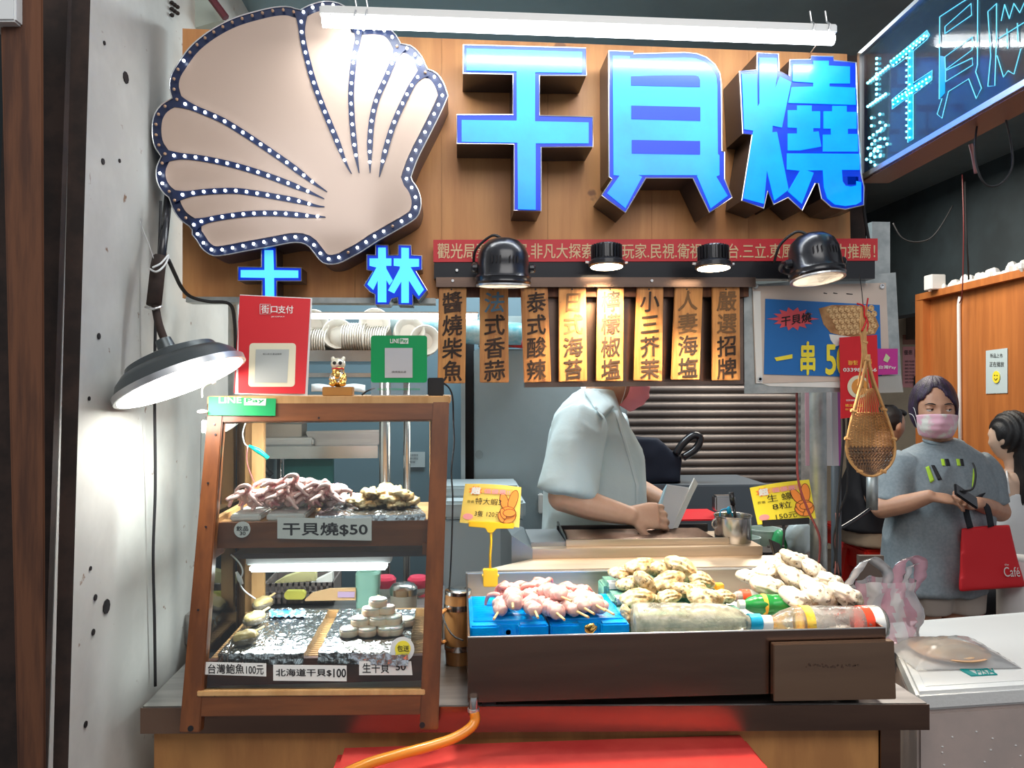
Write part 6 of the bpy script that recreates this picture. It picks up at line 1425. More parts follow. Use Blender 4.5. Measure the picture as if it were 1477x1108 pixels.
tag(MB().pp([(440, 865), (450, 856), (475, 850), (513, 849), (513, 866), (440, 867)], 2.095, .012).build('striped_spatula', mat('peach', (.78, .50, .25), .5)), 'peach and lilac striped packet behind the foil boards', 'packet')
tag(MB().pp([(487, 854), (512, 854), (511, 862), (487, 862)], 2.090, .004).build('lilac_packet', mat('lilac', (.62, .45, .68), .5)), 'lilac patch of packaging next to the mint bottle', 'packet')
mb_ = P(531, 868, 2.13)
mbt = thing('mint_bottle', 'mint green square squeeze bottle behind the case', 'bottle', mb_)
MB().loft([(mb_ + V((0, 0, z)), V((r_, 0, 0)), V((0, r_, 0))) for z, r_ in ((-.03, .030), (.0, .032), (.035, .031), (.042, .033), (.08, .033), (.086, .028))], 24, 4).build('body', 'mint', mbt, smooth='auto')
MB().lathe(mb_ + V((0, 0, .086)), [(.022, 0), (.022, .014), (.018, .016)], 20).build('cap', 'mint', mbt, smooth='auto')
jr = P(582, 872, 2.12)
jt = thing('spice_jar', 'glass spice jar with a dented metal lid behind the case', 'jar', jr)
MB().lathe(jr, [(.036, -.04), (.037, .0), (.037, .028), (.033, .034)], 28).build('glass_body', mat('jarglass', (.55, .48, .38), .1, trans=.5), jt, smooth='auto')
MB().lathe(jr, [(.0385, .030), (.0385, .046), (.030, .056), (.015, .060), (.001, .060)], 28).build('lid', 'steel', jt, smooth='auto')
for px, py, lb_ in ((556, 838, 'next to the mint bottle'), (603, 838, 'behind the spice jar'), (611, 862, 'beside the spice jar, lower')):
    c_ = P(px, py, 2.24); t = thing('red_lid_jar', 'clear jar with red lid ' + lb_, 'jar', c_, 'jars with red lids')
    MB().lathe(c_, [(.026, -.085), (.026, -.012)], 20).build('body', 'clear_bottle', t, smooth='auto')
    MB().lathe(c_, [(.030, -.016), (.031, .006), (.024, .014), (.001, .015)], 22).build('lid', mat('lid_red', (.62, .03, .08), .3) if 'lid_red' not in MT else 'lid_red', t, smooth='auto')
# barrel mugs right of the case
for px, py, Y, r_, h_, lb_ in ((661, 930, 1.90, .034, .115, 'front wooden chopstick barrel between the case and the tray'),):
    c_ = P(px, py, Y); c_.z = ZC; t = thing('wooden_barrel', lb_, 'barrel', c_); h_ = P(px, 856, Y).z - ZC
    MB().lathe(c_, [(r_ * .9, 0), (r_, h_ * .3), (r_ * 1.03, h_ * .5), (r_, h_ * .75), (r_ * .93, h_), (r_ * .85, h_), (r_ * .85, h_ * .9), (.001, h_ * .9)], 14).build('staves', 'barrel_wood', t, smooth='auto')
    for z_ in (.2, .78): MB().lathe(c_, [(r_ * 1.01, h_ * z_), (r_ * 1.03, h_ * (z_ + .04)), (r_ * 1.01, h_ * (z_ + .08))], 20).build('hoop', 'steel', t, smooth='auto')
    MB().lathe(c_, [(r_ * .96, h_), (r_ * .98, h_ + .008), (r_ * .9, h_ + .01)], 20).build('steel_rim', 'steel', t, smooth='auto')
    MB().tube(crsp([c_ + V((-r_ * .9, -.02, h_ * .8)), c_ + V((-r_ * 1.3, -.045, h_ * .75)), c_ + V((-r_ * 1.3, -.045, h_ * .4)), c_ + V((-r_ * .9, -.02, h_ * .35))], 5), .005, 7).build('handle', 'barrel_wood', t, smooth=True)
cable('loose_cable', [P(637, 885, 1.80), P(645, 905, 1.75), P(655, 918, 1.72), P(668, 924, 1.70)], .002, 'rubber', 'thin black cable on the counter between the case and the tray')
# dark blue bag and equipment behind the cook
me = organic(MB().hexa([P(905, 640, 3.4), P(985, 700, 3.4), P(985, 700, 3.6), P(905, 640, 3.6)], [P(905, 630, 3.4), P(950, 632, 3.4), P(950, 632, 3.6), P(905, 630, 3.6)]).prism([P(900, 632, 3.4), P(952, 634, 3.4), P(985, 662, 3.4), P(983, 695, 3.4), P(925, 700, 3.4), P(900, 700, 3.4)], (0, .2, 0)), .012, 5, lambda p, n: p + n * .006 * NZ(p, 14))
tag(link('backpack', me, 'navy_cloth', None, True), 'dark navy bag behind the cook against the shutter', 'bag')
tag(MB().tube(crsp([P(975, 655, 3.4), P(985, 640, 3.4), P(1000, 628, 3.4), P(1010, 633, 3.4), P(1003, 648, 3.4), P(985, 660, 3.4)], 5), .018, 8).build('looped_strap', 'black_metal', smooth=True), 'black looped handle sticking up beside the navy bag', 'handle')
tag(MB().box((gx(890, 3.35), 3.35, 0), (gx(1110, 3.35), 3.75, P(1000, 700, 3.35).z)).build('back_bench', mat('bench', (.10, .12, .14), .4), bevel=.005), 'dark bench against the shutter behind the cook', 'bench')
tag(MB().box((gx(930, 2.9), 2.85, 1.0), (gx(1045, 2.9), 3.1, P(1000, 752, 2.85).z)).build('red_tray', 'red_print', bevel=.006), 'dark red tray behind the steel pot', 'tray')
tag(MB().box((gx(1020, 3.0), 2.9, 1.02), (gx(1048, 3.0), 2.95, P(1000, 716, 2.9).z)).build('steel_container', 'steel', bevel=.006), 'steel container behind the pot ladle', 'container')
tag(MB().lathe(P(1001, 763, 2.84), [(.014, 0), (.014, .008)], 14).build('plastic_stopper', 'yellow_plastic'), 'small yellow cap on the red tray', 'cap')

# ------------------------------------------------------------------ foam box, plates, bags, stools on the right
zf = .80
F1, F2 = PZ(1322, 1000, zf), PZ(1500, 1000, zf)
fbx = thing('foam_box', 'big white styrofoam box with a wet side, right of the counter', 'box', ((F1.x + F2.x) / 2, F1.y + .25, 0))
Fa = [PZ(1322, 1000, zf), PZ(1560, 985, zf), PZ(1500, 880, zf), PZ(1275, 898, zf)]
MB().hexa([V((p.x, p.y, 0)) + V((.006, .006, 0)) for p in Fa], [V((p.x, p.y, zf - .045)) + V((.006, .006, 0)) for p in Fa]).build('body', 'foam_side', fbx, bevel=.008)
MB().hexa([V((p.x, p.y, zf - .044)) for p in Fa], [V((p.x, p.y, zf)) for p in Fa]).build('lid', 'styrofoam', fbx, bevel=.008)
ce = Fa[0] * .25 + Fa[1] * .25 + Fa[2] * .25 + Fa[3] * .25
MB().sheet([[V((a_.x, a_.y, zf + .0015)) for a_ in (Fa[0] + (ce - Fa[0]) * .12, Fa[1] + (ce - Fa[1]) * .12)], [V((a_.x, a_.y, zf + .0015)) for a_ in (Fa[3] + (ce - Fa[3]) * .12, Fa[2] + (ce - Fa[2]) * .12)]], (0, 0, -.003)).build('lid_panel', 'white_plastic', fbx)
m = MB(); O = PZ(1388, 975, zf + .003); text_on(m, 'FISH', PZ(1410, 974, zf + .003), PZ(1436, 973, zf + .003) - PZ(1410, 974, zf + .003), (PZ(1406, 965, zf + .003) - PZ(1410, 974, zf + .003)), bold=.02, off=(0, 0, 0)); textobj('lettering', m, mat('teal_ink', (.0, .28, .27), .5), fbx)
MB().tube([PZ(x, y, zf + .003) for x, y in ((1385, 966), (1424, 965), (1438, 973), (1401, 975), (1385, 966))], .0018, 4).build('logo_frame', 'teal_ink', fbx)
MB().prism([PZ(x, y, zf + .0035) for x, y in ((1385, 966), (1396, 966), (1412, 974), (1401, 975))], (0, 0, -.001)).build('logo_patch', 'teal_ink', fbx)
m = MB(); e1 = (Fa[1] - Fa[0]).normalized()
for i in range(60):
    s = random.uniform(.03, .35); z_ = random.uniform(.30, .70); c_ = Fa[0] + e1 * s; m.ell((c_.x, c_.y + .005, z_), (.003, .002, .002), 6, 4)
m.build('foam_beads', 'white_plastic', fbx, kind='stuff')
# food plate in clear bag
pc = PZ(1368, 936, zf + .02)
fp = thing('food_plate', 'flat plate of pale food in a clear bag on the foam box', 'plate', V((pc.x, pc.y, zf)))
MB().lathe((pc.x, pc.y, zf + .002), [(.05, 0), (.085, .010), (.095, .018), (.09, .019), (.05, .006), (.001, .006)], 32).build('plate', mat('plate_orange', (.75, .42, .22), .4), fp, smooth='auto')
MB().ell((pc.x, pc.y, zf + .018), (.08, .08, .014), 22, 10, fn=lambda p, u: p + u * .008 * NZ(p, 40)).build('food', 'plate_food', fp, smooth=True)
n = 22; g = []
for j in range(n):
    row = []
    for i in range(n):
        u, v = i / (n - 1) * 2 - 1, j / (n - 1) * 2 - 1; d_ = min(1, max(abs(u), abs(v)))
        z_ = zf + .040 * (1 - d_ ** 2.2) + .004 + .006 * abs(NZ((u * 2, v * 2, 0), 2.5)); row.append(V((pc.x + u * .135 + .012 * v, pc.y + v * .10, z_)))
    g.append(row)
tag(MB().sheet(g, None).build('clear_bag', 'film', smooth=True), 'crumpled clear plastic bag wrapped over the food plate on the foam box', 'bag')
# pink striped carrier bag
BC = P(1278, 940, 2.02); BC.z = zf
hb = thing('carrier_bag', 'pink and white striped plastic carrier bag on the foam box', 'bag', BC)
rg = []
for z_, w_, d_, cx in [(h_ / 100, .066 + .026 * math.sin(min(h_, 14) / 14 * 2.3), .05 + .012 * math.sin(h_ / 6.) - .0012 * h_, .014 - .001 * h_) for h_ in [0, 1.2, 2.5, 4, 5.5, 7, 8.5, 10, 11.5, 13, 14.5, 16, 17.5]]:
    rg.append((BC + V((cx, 0, z_)), V((w_, 0, 0)), V((0, d_, 0))))
m = MB().loft(rg, 72, 2); m.f = m.f[:-1]
m.v = [v + V((.022 * NZ(v, 15) + .008 * NZ(v, 48), .022 * NZ(v, 18, 2) + .010 * NZ(v, 44, 4), .012 * NZ(v, 22, 3) * (v.z > BC.z + .02))) for v in m.v]
nb = len(m.v)
me = m.mesh('body'); bmv = None
o1 = link('body', me, 'white_film', hb, True)
o1.data.materials.append(MT['pink_film'])
for p_ in o1.data.polygons:
    if math.sin(math.atan2(p_.center.y - BC.y, p_.center.x - BC.x) * 6 + p_.center.z * 8) > .1: p_.material_index = 1
def bag_loop(pts, w_, mt, nm='handle'):
    q = crsp(pts, 6); wv = [V((.3, -.9, .2)).normalized() * (w_ * (.7 + .5 * abs(NZ(p, 30)))) + V((.35 * w_, 0, .3 * w_)) for p in q]
    m = MB().ribbon([p + V((.003 * NZ(p, 60), .004 * NZ(p, 70), 0)) for p in q], wv, (0, .0006, 0)); return m.build(nm, mt, hb, smooth=True)
Yh = 2.02
bag_loop([P(1222, 845, Yh), P(1238, 822, Yh), P(1254, 806, Yh), P(1270, 815, Yh), P(1281, 828, Yh), P(1277, 848, Yh), P(1266, 862, Yh)], .016, 'white_film')
bag_loop([P(1224, 846, Yh + .01), P(1236, 860, Yh + .01), P(1252, 872, Yh + .01), P(1266, 862, Yh)], .014, 'white_film')
bag_loop([P(1280, 868, Yh), P(1294, 838, Yh), P(1300, 812, Yh), P(1314, 804, Yh), P(1327, 812, Yh), P(1326, 836, Yh), P(1312, 856, Yh), P(1304, 880, Yh)], .018, 'pink_film')
bag_loop([P(1296, 870, Yh - .01), P(1305, 842, Yh - .01), P(1312, 818, Yh - .01), P(1322, 815, Yh - .01)], .012, 'white_film')
# red stools
def stool(label, c_, s=1.0):
    t = thing('red_stool', label, 'stool', (c_[0], c_[1], 0), 'red plastic stools')
    h = .47
    MB().box((c_[0] - .15, c_[1] - .15, h - .05), (c_[0] + .15, c_[1] + .15, h)).build('seat', 'red_plastic', t, smooth='auto', bevel=.014)
    for sx in (-1, 1):
        for sy in (-1, 1):
            a_ = V((c_[0] + sx * .115, c_[1] + sy * .115, h - .04)); b_ = V((c_[0] + sx * .165, c_[1] + sy * .165, 0))
            MB().hexa([b_ + V((i * .022, j * .022, 0)) for i, j in ((-1, -1), (1, -1), (1, 1), (-1, 1))], [a_ + V((i * .034, j * .034, 0)) for i, j in ((-1, -1), (1, -1), (1, 1), (-1, 1))]).build('leg', 'red_plastic', t, bevel=.004)
    for s_ in ((0, -1), (0, 1), (-1, 0), (1, 0)):
        cc_ = V((c_[0] + s_[0] * .128, c_[1] + s_[1] * .128, h - .10)); MB().obox(cc_, V((.11 if s_[0] == 0 else .004, 0, 0)), V((0, .11 if s_[1] == 0 else .004, 0)), V((0, 0, .05))).build('skirt', 'red_plastic', t)
    return t
ps = PZ(1262, 790, .47)
stool('red plastic stool under the seated man in black', (ps.x + .05, ps.y + .08))
ps2 = PZ(1440, 862, .47)
stool('red plastic stool below the red tote bag', (ps2.x - .14, ps2.y + .18)); stool('red plastic stool partly behind the black shirted man', (gx(1222, 5.6), 5.6))
stool('red plastic stool under the seated woman in white', (gx(1474, 3.3), 3.36))
tag(MB().lathe(P(1478, 900, 3.0), [(.01, -.3), (.10, -.3), (.10, .25), (.09, .27)], 24).build('white_bin', 'white_plastic', smooth='auto'), 'white container cut by the frame edge below the tote bag', 'container')
tag(MB().box((gx(1395, 4.6), 4.5, .70), (gx(1520, 4.6), 5.2, .74)).build('dining_table', mat('tabletop', (.30, .28, .27), .4), bevel=.004), 'grey dining table behind the standing woman', 'table')
tag(MB().pr(1410, 660, 1477, 720, 5.2, .02).build('low_screen', mat('greyscreen', (.25, .22, .20), .5)), 'grey low screen behind the seated woman', 'screen')
# extractor pipe behind the seated man
tag(MB().tube([P(1258, 680, 2.6), P(1258, 735, 2.6)], .019, 12).build('stand_pipe', 'galvanised', smooth=True), 'short grey pipe under the bamboo ladle', 'pipe')
cable('stand_bracket', [P(1255, 734, 2.55), P(1235, 748, 2.5), P(1212, 762, 2.45)], .006, 'black_metal', 'slanting black rod leading from the short pipe to the wires', cat='rod')
# ------------------------------------------------------------------ people
def frame(f, up=(0, 0, 1)):
    f = V(f).normalized(); up = V(up); r = f.cross(up).normalized(); u = r.cross(f).normalized()
    return Matrix((r, f, u)).transposed()       # local x right, y forward, z up
def limb(m, pts, rad, n=14):
    q = crsp(pts, 4); k = len(q); R = []
    for i in range(k):
        t = i / (k - 1) * (len(rad) - 1); a = int(min(t, len(rad) - 2)); R.append(rad[a] + (rad[a + 1] - rad[a]) * (t - a))
    m.tube(q, R, n); m.ell(q[0], R[0], n, 8); m.ell(q[-1], R[-1], n, 8)
def head_mesh(m, c, F, s=1.0, ears=True):
    def fn(p, u):
        x, y, z = p; zz = z / (.118 * s)
        if zz < -.1: k = 1 - .34 * min(1, (-zz - .1) / .9) ** 1.3; x *= k
        if zz < -.25 and y < 0: y *= 1 - .42 * min(1, (-zz - .25) / .7)
        if y > 0 and zz < -.2: y *= 1.0 + .02
        p = V((x, y, z)); fy = max(0, u.y)
        def g(px, pz, sx, sz): return math.exp(-((x - px * s) / (sx * s)) ** 2 - ((z - pz * s) / (sz * s)) ** 2)
        if u.y > 0:
            d = -.010 * g(.031, .004, .016, .011) - .010 * g(-.031, .004, .016, .011)
            d += .005 * g(.028, .024, .022, .007) + .005 * g(-.028, .024, .022, .007)
            d += .016 * g(0, -.022, .010, .014) + .008 * g(0, .0, .007, .018) + .004 * g(.012, -.028, .006, .006) + .004 * g(-.012, -.028, .006, .006)
            d += .006 * g(0, -.054, .020, .006) + .006 * g(0, -.066, .017, .006) - .003 * g(0, -.060, .022, .003)
            d += .008 * g(0, -.092, .018, .014) + .004 * g(.042, -.02, .018, .02) + .004 * g(-.042, -.02, .018, .02)
            p.y += d * s
        return p
    m.ell(c, (.074 * s, .094 * s, .118 * s), 72, 54, R=F, fn=fn)
    if ears:
        for sx in (-1, 1): m.ell(c + F @ V((sx * .075 * s, -.008 * s, -.004 * s)), (.010 * s, .019 * s, .030 * s), 12, 10, R=F)
def hand(m, w, d, pn, side, curl=.6, spread=.10, thumb=.7, sc_=1.0, curls=None):
    """w wrist, d direction of the hand, pn palm normal (the way the palm faces), side +1 if the thumb is on +s"""
    d = V(d).normalized(); pn = V(pn); pn = (pn - d * pn.dot(d)).normalized(); s = d.cross(pn) * side
    L = .085 * sc_
    m.loft([(w - d * .012, s * .025 * sc_, pn * .019 * sc_), (w + d * .02, s * .031 * sc_, pn * .017 * sc_), (w + d * L * .7, s * .040 * sc_, pn * .015 * sc_), (w + d * L, s * .039 * sc_, pn * .0125 * sc_)], 16, 2.4)
    lens = [.068, .076, .071, .056]; off = [.029, .010, -.009, -.028]; rr = [.0083, .0085, .0080, .0070]
    for i in range(4):
        c = curls[i] if curls else curl
        p = w + d * L * .93 + s * off[i] * sc_; a = 0; pts = [p - d * .02 * sc_, p]; dd = (d + s * spread * off[i] / .03).normalized()
        for k, fr in enumerate((.46, .30, .24)):
            a += c * (.75, .95, .65)[k]; q = dd * math.cos(a) + pn * math.sin(a); p = p + q * lens[i] * fr * sc_; pts.append(p)
        m.tube(pts, [rr[i] * sc_ * k for k in (1.12, 1.08, 1.03, .95, .78)], 10); m.ell(p, rr[i] * .78 * sc_, 10, 8)
        for q_ in pts[1:4]: m.ell(q_, rr[i] * 1.10 * sc_, 10, 8)
    p = w + d * .022 * sc_ + s * .024 * sc_; q1 = p + (d * .55 + s * .75 + pn * .3).normalized() * .038 * sc_; q2 = q1 + (d * .8 + s * .35 * (1 - thumb) + pn * thumb).normalized() * .030 * sc_; q3 = q2 + (d * .85 - s * .2 * thumb + pn * thumb * .8).normalized() * .024 * sc_
    m.tube([p, q1, q2, q3], [.013 * sc_, .0115 * sc_, .0100 * sc_, .0080 * sc_], 10); m.ell(q3, .0080 * sc_, 10, 8); m.ell(q1, .0118 * sc_, 10, 8)
def eyes(par, c, F, s=1.0, skin='skin_woman', look=(0, 0)):
    for sx in (-1, 1):
        e = c + F @ V((sx * .031 * s, .0745 * s, .004 * s))
        MB().ell(e, .0125 * s, 20, 14, R=F).build('eye', 'eye_white', par, smooth=True)
        MB().ell(e + F @ V((look[0] + 0, .0085 * s, look[1])), (.0058 * s, .005 * s, .0058 * s), 16, 10, R=F).build('iris', 'iris', par, smooth=True)
        MB().ell(e + F @ V((0, .0005, .0045 * s)), (.0150 * s, .0140 * s, .0110 * s), 20, 12, R=F).build('eyelid', skin, par, smooth=True)
        MB().tube([e + F @ V((x * s, y * s, z * s)) for x, y, z in ((-.014, .007, -.0005), (-.006, .0128, .0020), (.004, .0128, .0022), (.014, .007, .0))], .0011 * s, 6).build('lash_line', 'ink', par)
        bx = [e + F @ V((x * sx * s, y * s, z * s)) for x, y, z in ((-.016, .0165, .0185), (-.004, .0185, .0225), (.008, .0150, .0225), (.020, .004, .0165))]
        MB().tube(bx, [.0018 * s, .0026 * s, .0024 * s, .0010 * s], 6).build('eyebrow', 'hair_black', par, smooth=True)
def face_mask(par, c, F, mt, s=1.0):
    def g(u, v):                               # u -1..1 across, v 0..1 down
        th = u * 1.18; z = -.026 - .078 * v; y = .1235 - .008 * abs(v - .4) * 2 - .026 * max(0, (v - .5) / .5) ** 2; rx = .080 - .006 * v - .018 * max(0, v - .6) ** 1.0
        nose = .014 * math.exp(-(u / .22) ** 2) * max(0, 1 - abs(v - .28) / .55)
        z2 = z + (.010 * (1 - u * u) if v < .5 else -.010 * (1 - u * u)) * abs(v - .5) * 2 + .004
        fold = .0016 * math.sin(v * 22) * (1 - u * u)
        return c + F @ (V((rx * math.sin(th), (y - .012) * math.cos(th) ** .8 + nose * .6 + fold + .002, z2)) * s)
    G = [[g(-1 + 2 * i / 24, j / 16) for i in range(25)] for j in range(17)]
    mk = MB().sheet(G, F @ V((0, -.0012, 0))).build('face_mask', mt, par, smooth=True)
    for sx in (-1, 1):
        for v in (.08, .92):
            MB().tube(crsp([g(sx, v), c + F @ (V((sx * .079, .035, -.03 if v > .5 else .005)) * s), c + F @ (V((sx * .086, -.012, .012 if v < .5 else -.020)) * s)], 4), .0012, 5).build('ear_loop', 'white_plastic', mk)
    return mk
def fold(seed, amp=.006, sx=9, sz=4):
    def f(p, n):
        q = V((p.x * sx, p.y * sx, p.z * sz + p.x * 2.2)); a = noise.noise(q + V((seed, 0, 0))); b = noise.noise(q * 2.3 + V((0, seed, 0)))
        r = (1 - abs(a) * 2.2); return p + n * (amp * r + amp * .45 * b)
    return f

# ---- the standing woman in the grey tee
WY = 3.05
def W(px, py, dy=0): return P(px, py, WY + dy)
base = W(1355, 700); fl = V((base.x, base.y, 0))
wm = thing('person', 'person with purple-black bob, flowered mask and grey tee holding a phone', 'person', fl)
hc = W(1347, 590); hF = frame((-.34, -.94, -.04))
m = MB(); head_mesh(m, hc, hF, 1.04)
nk = W(1358, 640, .035); limb(m, [hc + V((.005, .03, -.06)), nk + V((0, .01, 0)), W(1360, 665, .03)], [.056, .054, .062])
hipZ = .80
m.loft([(W(1360, 668, .03), V((.12, 0, 0)), V((0, .07, 0))), (W(1360, 720, .03), V((.17, 0, 0)), V((0, .11, 0))), (V((base.x, base.y + .02, 1.0)), V((.155, 0, 0)), V((0, .11, 0))), (V((base.x, base.y + .02, .80)), V((.175, 0, 0)), V((0, .12, 0))), (V((base.x, base.y + .02, .72)), V((.16, 0, 0)), V((0, .11, 0)))], 24)
for s, px in ((-1, 1335), (1, 1383)):
    hx = gx(px, WY)
    limb(m, [V((hx, WY + .02, .76)), V((hx - .002, WY + .01, .48)), V((hx, WY + .03, .28)), V((hx, WY + .04, .09))], [.085, .058, .050, .036])
    m.ell((hx, WY - .02, .04), (.045, .12, .04), 16, 10)
# arms: shoulder, elbow, wrist
sL, eL, wL = W(1304, 672, .03), W(1272, 733, -.02), W(1340, 716, -.17)
sR, eR, wR = W(1412, 672, .05), W(1442, 738, .0), W(1410, 726, -.15)
limb(m, [sL + V((.012, .01, -.01)), sL * .5 + eL * .5 + V((.004, 0, 0)), eL], [.044, .044, .042]); limb(m, [eL, eL * .5 + wL * .5 + V((0, 0, -.006)), wL], [.043, .038, .026])
limb(m, [sR + V((-.008, .01, -.01)), sR * .5 + eR * .5, eR], [.044, .044, .042]); limb(m, [eR, eR * .5 + wR * .5, wR], [.043, .037, .026])
hand(m, wL, W(1384, 722, -.20) - wL, V((.15, .25, -.9)), 1, .42, .12, .5, .96)
hand(m, wR, W(1378, 728, -.18) - wR, V((.0, -.35, .8)), 1, .75, .10, .8, .94)
me = organic(m, .0048, 2); link('body', me, 'skin_woman', wm, True)
eyes(wm, hc, hF, 1.04, look=(-.0035, 0))
face_mask(wm, hc, hF, 'mask_tie', 1.05)
# hair: bob with a fringe parted to both sides
m = MB()
def hf(p, u):
    x, y, z = p
    k = 1.0
    if z < 0: x *= 1 + .03 * min(1, -z / .1)
    return V((x, y, z)) + u * (.003 * math.sin(math.atan2(y, x) * 22) + .002 * NZ(p, 60))
me_h = MB().ell((0, 0, 0), (.0925, .112, .128), 64, 44, fn=hf)
keep = []
for f_ in me_h.f:
    cs = sum((me_h.v[i] for i in f_), V((0, 0, 0))) / len(f_)
    face = cs.y > .012 and cs.z < .058 - .9 * max(0, abs(cs.x) - .025) and cs.z < .06
    low = cs.z < -.085 - .10 * 0 and cs.y > -.02
    face2 = cs.y > .030 and abs(cs.x) < .085 and cs.z < .05
    if (cs.y > .018 and abs(cs.x) < .074 and cs.z < .084 - 1.15 * max(0, abs(cs.x - .008) - .006)) or (cs.z < -.098 and cs.y > -.05) or cs.z < -.115: continue
    keep.append(f_)
m = MB(); m.v = [hc + hF @ (v + V((0, -.012, .012))) for v in me_h.v]; m.f = keep
hme = m.mesh('hair'); ho = bpy.data.objects.new('tmp', hme); C.objects.link(ho); sm = ho.modifiers.new('s', 'SOLIDIFY'); sm.thickness = .014; sm.offset = -1
s2 = ho.modifiers.new('s2', 'SMOOTH'); s2.factor = .5; s2.iterations = 6
dg = bpy.context.evaluated_depsgraph_get(); dg.update(); hm2 = bpy.data.meshes.new_from_object(ho.evaluated_get(dg)); bpy.data.objects.remove(ho)
hair = link('hair', hm2, 'hair_purple', wm, True)
# tee
m = MB()
yb = .02
def tr(px, py, hw, hd, dy=.03, tilt=0): c_ = W(px, py, dy); return (c_, V((hw, 0, tilt)), V((0, hd, 0)))
m.loft([tr(1361, 636, .060, .062), tr(1361, 642, .115, .075), tr(1361, 652, .160, .090), tr(1360, 668, .188, .108), tr(1360, 700, .205, .130), tr(1357, 740, .205, .140), tr(1353, 780, .212, .142), tr(1348, 820, .208, .140), tr(1345, 850, .205, .138)], 36, 2.5)
def sleeve(m, a, b, c, r0, r1, r2):
    limb_ = crsp([a, b, c], 5); k = len(limb_); R = [r0 + (r1 - r0) * min(1, i / (k / 2)) if i < k / 2 else r1 + (r2 - r1) * (i - k / 2) / (k / 2) for i in range(k)]
    m.tube(limb_, R, 22)
sleeve(m, W(1312, 664, .03), W(1291, 694, .02), W(1284, 728, .0), .064, .080, .086)
sleeve(m, W(1404, 664, .04), W(1421, 693, .03), W(1428, 728, .01), .062, .077, .081)
me = organic(m, .0075, 5, fold(3, .011, 8, 3.2)); link('tee_shirt', me, 'grey_tee', wm, True)
tee = wm.children[-1]
# collar
m = MB(); cpts = [W(1361, 638, .03) + V((.073 * math.cos(a_), .070 * math.sin(a_), .012 * math.sin(a_) + .004)) for a_ in [2 * math.pi * i / 24 for i in range(25)]]
m.tube(cpts, .008, 8); m.build('collar', 'grey_tee', wm, smooth=True)
# printed marks on the chest, lying on the cloth
import mathutils.bvhtree as bv
def print_on(target, polys, mt, name, par, off=.003):
    me_ = target.data; wl = worldloc(target); T = bv.BVHTree.FromPolygons([v.co + wl for v in me_.vertices], [tuple(p.vertices) for p in me_.polygons])
    m = MB()
    for pl_ in polys:
        (x0, y0), (x1, y1), (x2, y2), (x3, y3) = pl_; g = []
        for j in range(9):
            row = []
            for i in range(5):
                u, v = i / 4, j / 8; x = (x0 * (1 - u) + x1 * u) * (1 - v) + (x3 * (1 - u) + x2 * u) * v; y = (y0 * (1 - u) + y1 * u) * (1 - v) + (y3 * (1 - u) + y2 * u) * v
                r_ = ray(x, y).normalized(); h = T.ray_cast(EYE, r_, 20)
                row.append(h[0] - r_ * off if h[0] else EYE + r_ * 3)
            g.append(row)
        m.sheet(g, (0, min(.004, off * .3), 0))
    return m.build(name, mt, par, smooth=True, kind='stuff')
LP_ = mat('lime_print', (.45, .70, .05), .6); 
print_on(tee, [[(1357, 662), (1362, 662), (1364, 672), (1359, 672)], [(1379, 662), (1384, 662), (1386, 672), (1381, 672)], [(1335, 674), (1340, 672), (1348, 693), (1342, 697)], [(1404, 676), (1408, 675), (1407, 700), (1402, 705)]], 'lime_print', 'lime_print', wm)
print_on(tee, [[(1363, 662), (1368, 662), (1371, 672), (1365, 672)], [(1385, 662), (1389, 662), (1391, 672), (1387, 672)], [(1343, 671), (1348, 671), (1359, 692), (1353, 693)]], 'ink', 'dark_print', wm)
# shorts
m = MB()
m.loft([(V((base.x, WY + .03, .88)), V((.19, 0, 0)), V((0, .13, 0))), (V((base.x, WY + .03, .74)), V((.20, 0, 0)), V((0, .135, 0)))], 28)
for px in (1337, 1384):
    hx = gx(px, WY); m.loft([(V((hx, WY + .02, .80)), V((.105, 0, 0)), V((0, .12, 0))), (V((hx, WY + .02, .66)), V((.098, 0, 0)), V((0, .11, 0))), (V((hx, WY + .02, .575)), V((.094, 0, 0)), V((0, .105, 0)))], 24)
me = organic(m, .008, 4, fold(9, .005, 9, 4)); link('shorts', me, 'shorts', wm, True)
# phone and tote bag
ph = W(1393, 716, -.245)
tag(MB().obox(ph, V((.045, .0, -.030)), V((.012, .02, .018)), V((.002, -.005, .003))).build('phone', 'black_metal', bevel=.004), 'black phone held in both hands of the standing person', 'phone')
cable('phone_strap', [W(1386, 708, -.25), W(1402, 706, -.24), W(1407, 690, -.20), W(1406, 676, -.17), W(1403, 668, -.15)], .004, 'rubber', 'black strap looping up from the phone over the grey tee', cat='strap')
tbx = thing('tote_bag', 'bright red tote bag with white script hanging from the forearm', 'bag', W(1430, 850, -.15))
tb4 = [(1386, 762), (1456, 757), (1477, 842), (1384, 853)]
m = MB(); m.hexa([P(1384, 853, 2.86), P(1478, 846, 2.86), P(1478, 846, 2.98), P(1384, 853, 2.98)], [P(1386, 762, 2.88), P(1456, 757, 2.88), P(1456, 757, 2.94), P(1386, 762, 2.94)])
me = organic(m, .008, 3, lambda p, n: p + n * .004 * NZ(p, 9)); link('body', me, 'red_bag', tbx, True)
m = MB(); O = P(1449, 832, 2.852)
text_on(m, 'Café', O, P(1472, 832, 2.852) - O, P(1447, 818, 2.852) - O, off=(0, 0, 0)); text_on(m, 'the', P(1449, 816, 2.852), P(1455, 816, 2.852) - P(1449, 816, 2.852), P(1449, 813, 2.852) - P(1449, 816, 2.852), off=(0, 0, 0))
textobj('lettering', m, 'paper', tbx)
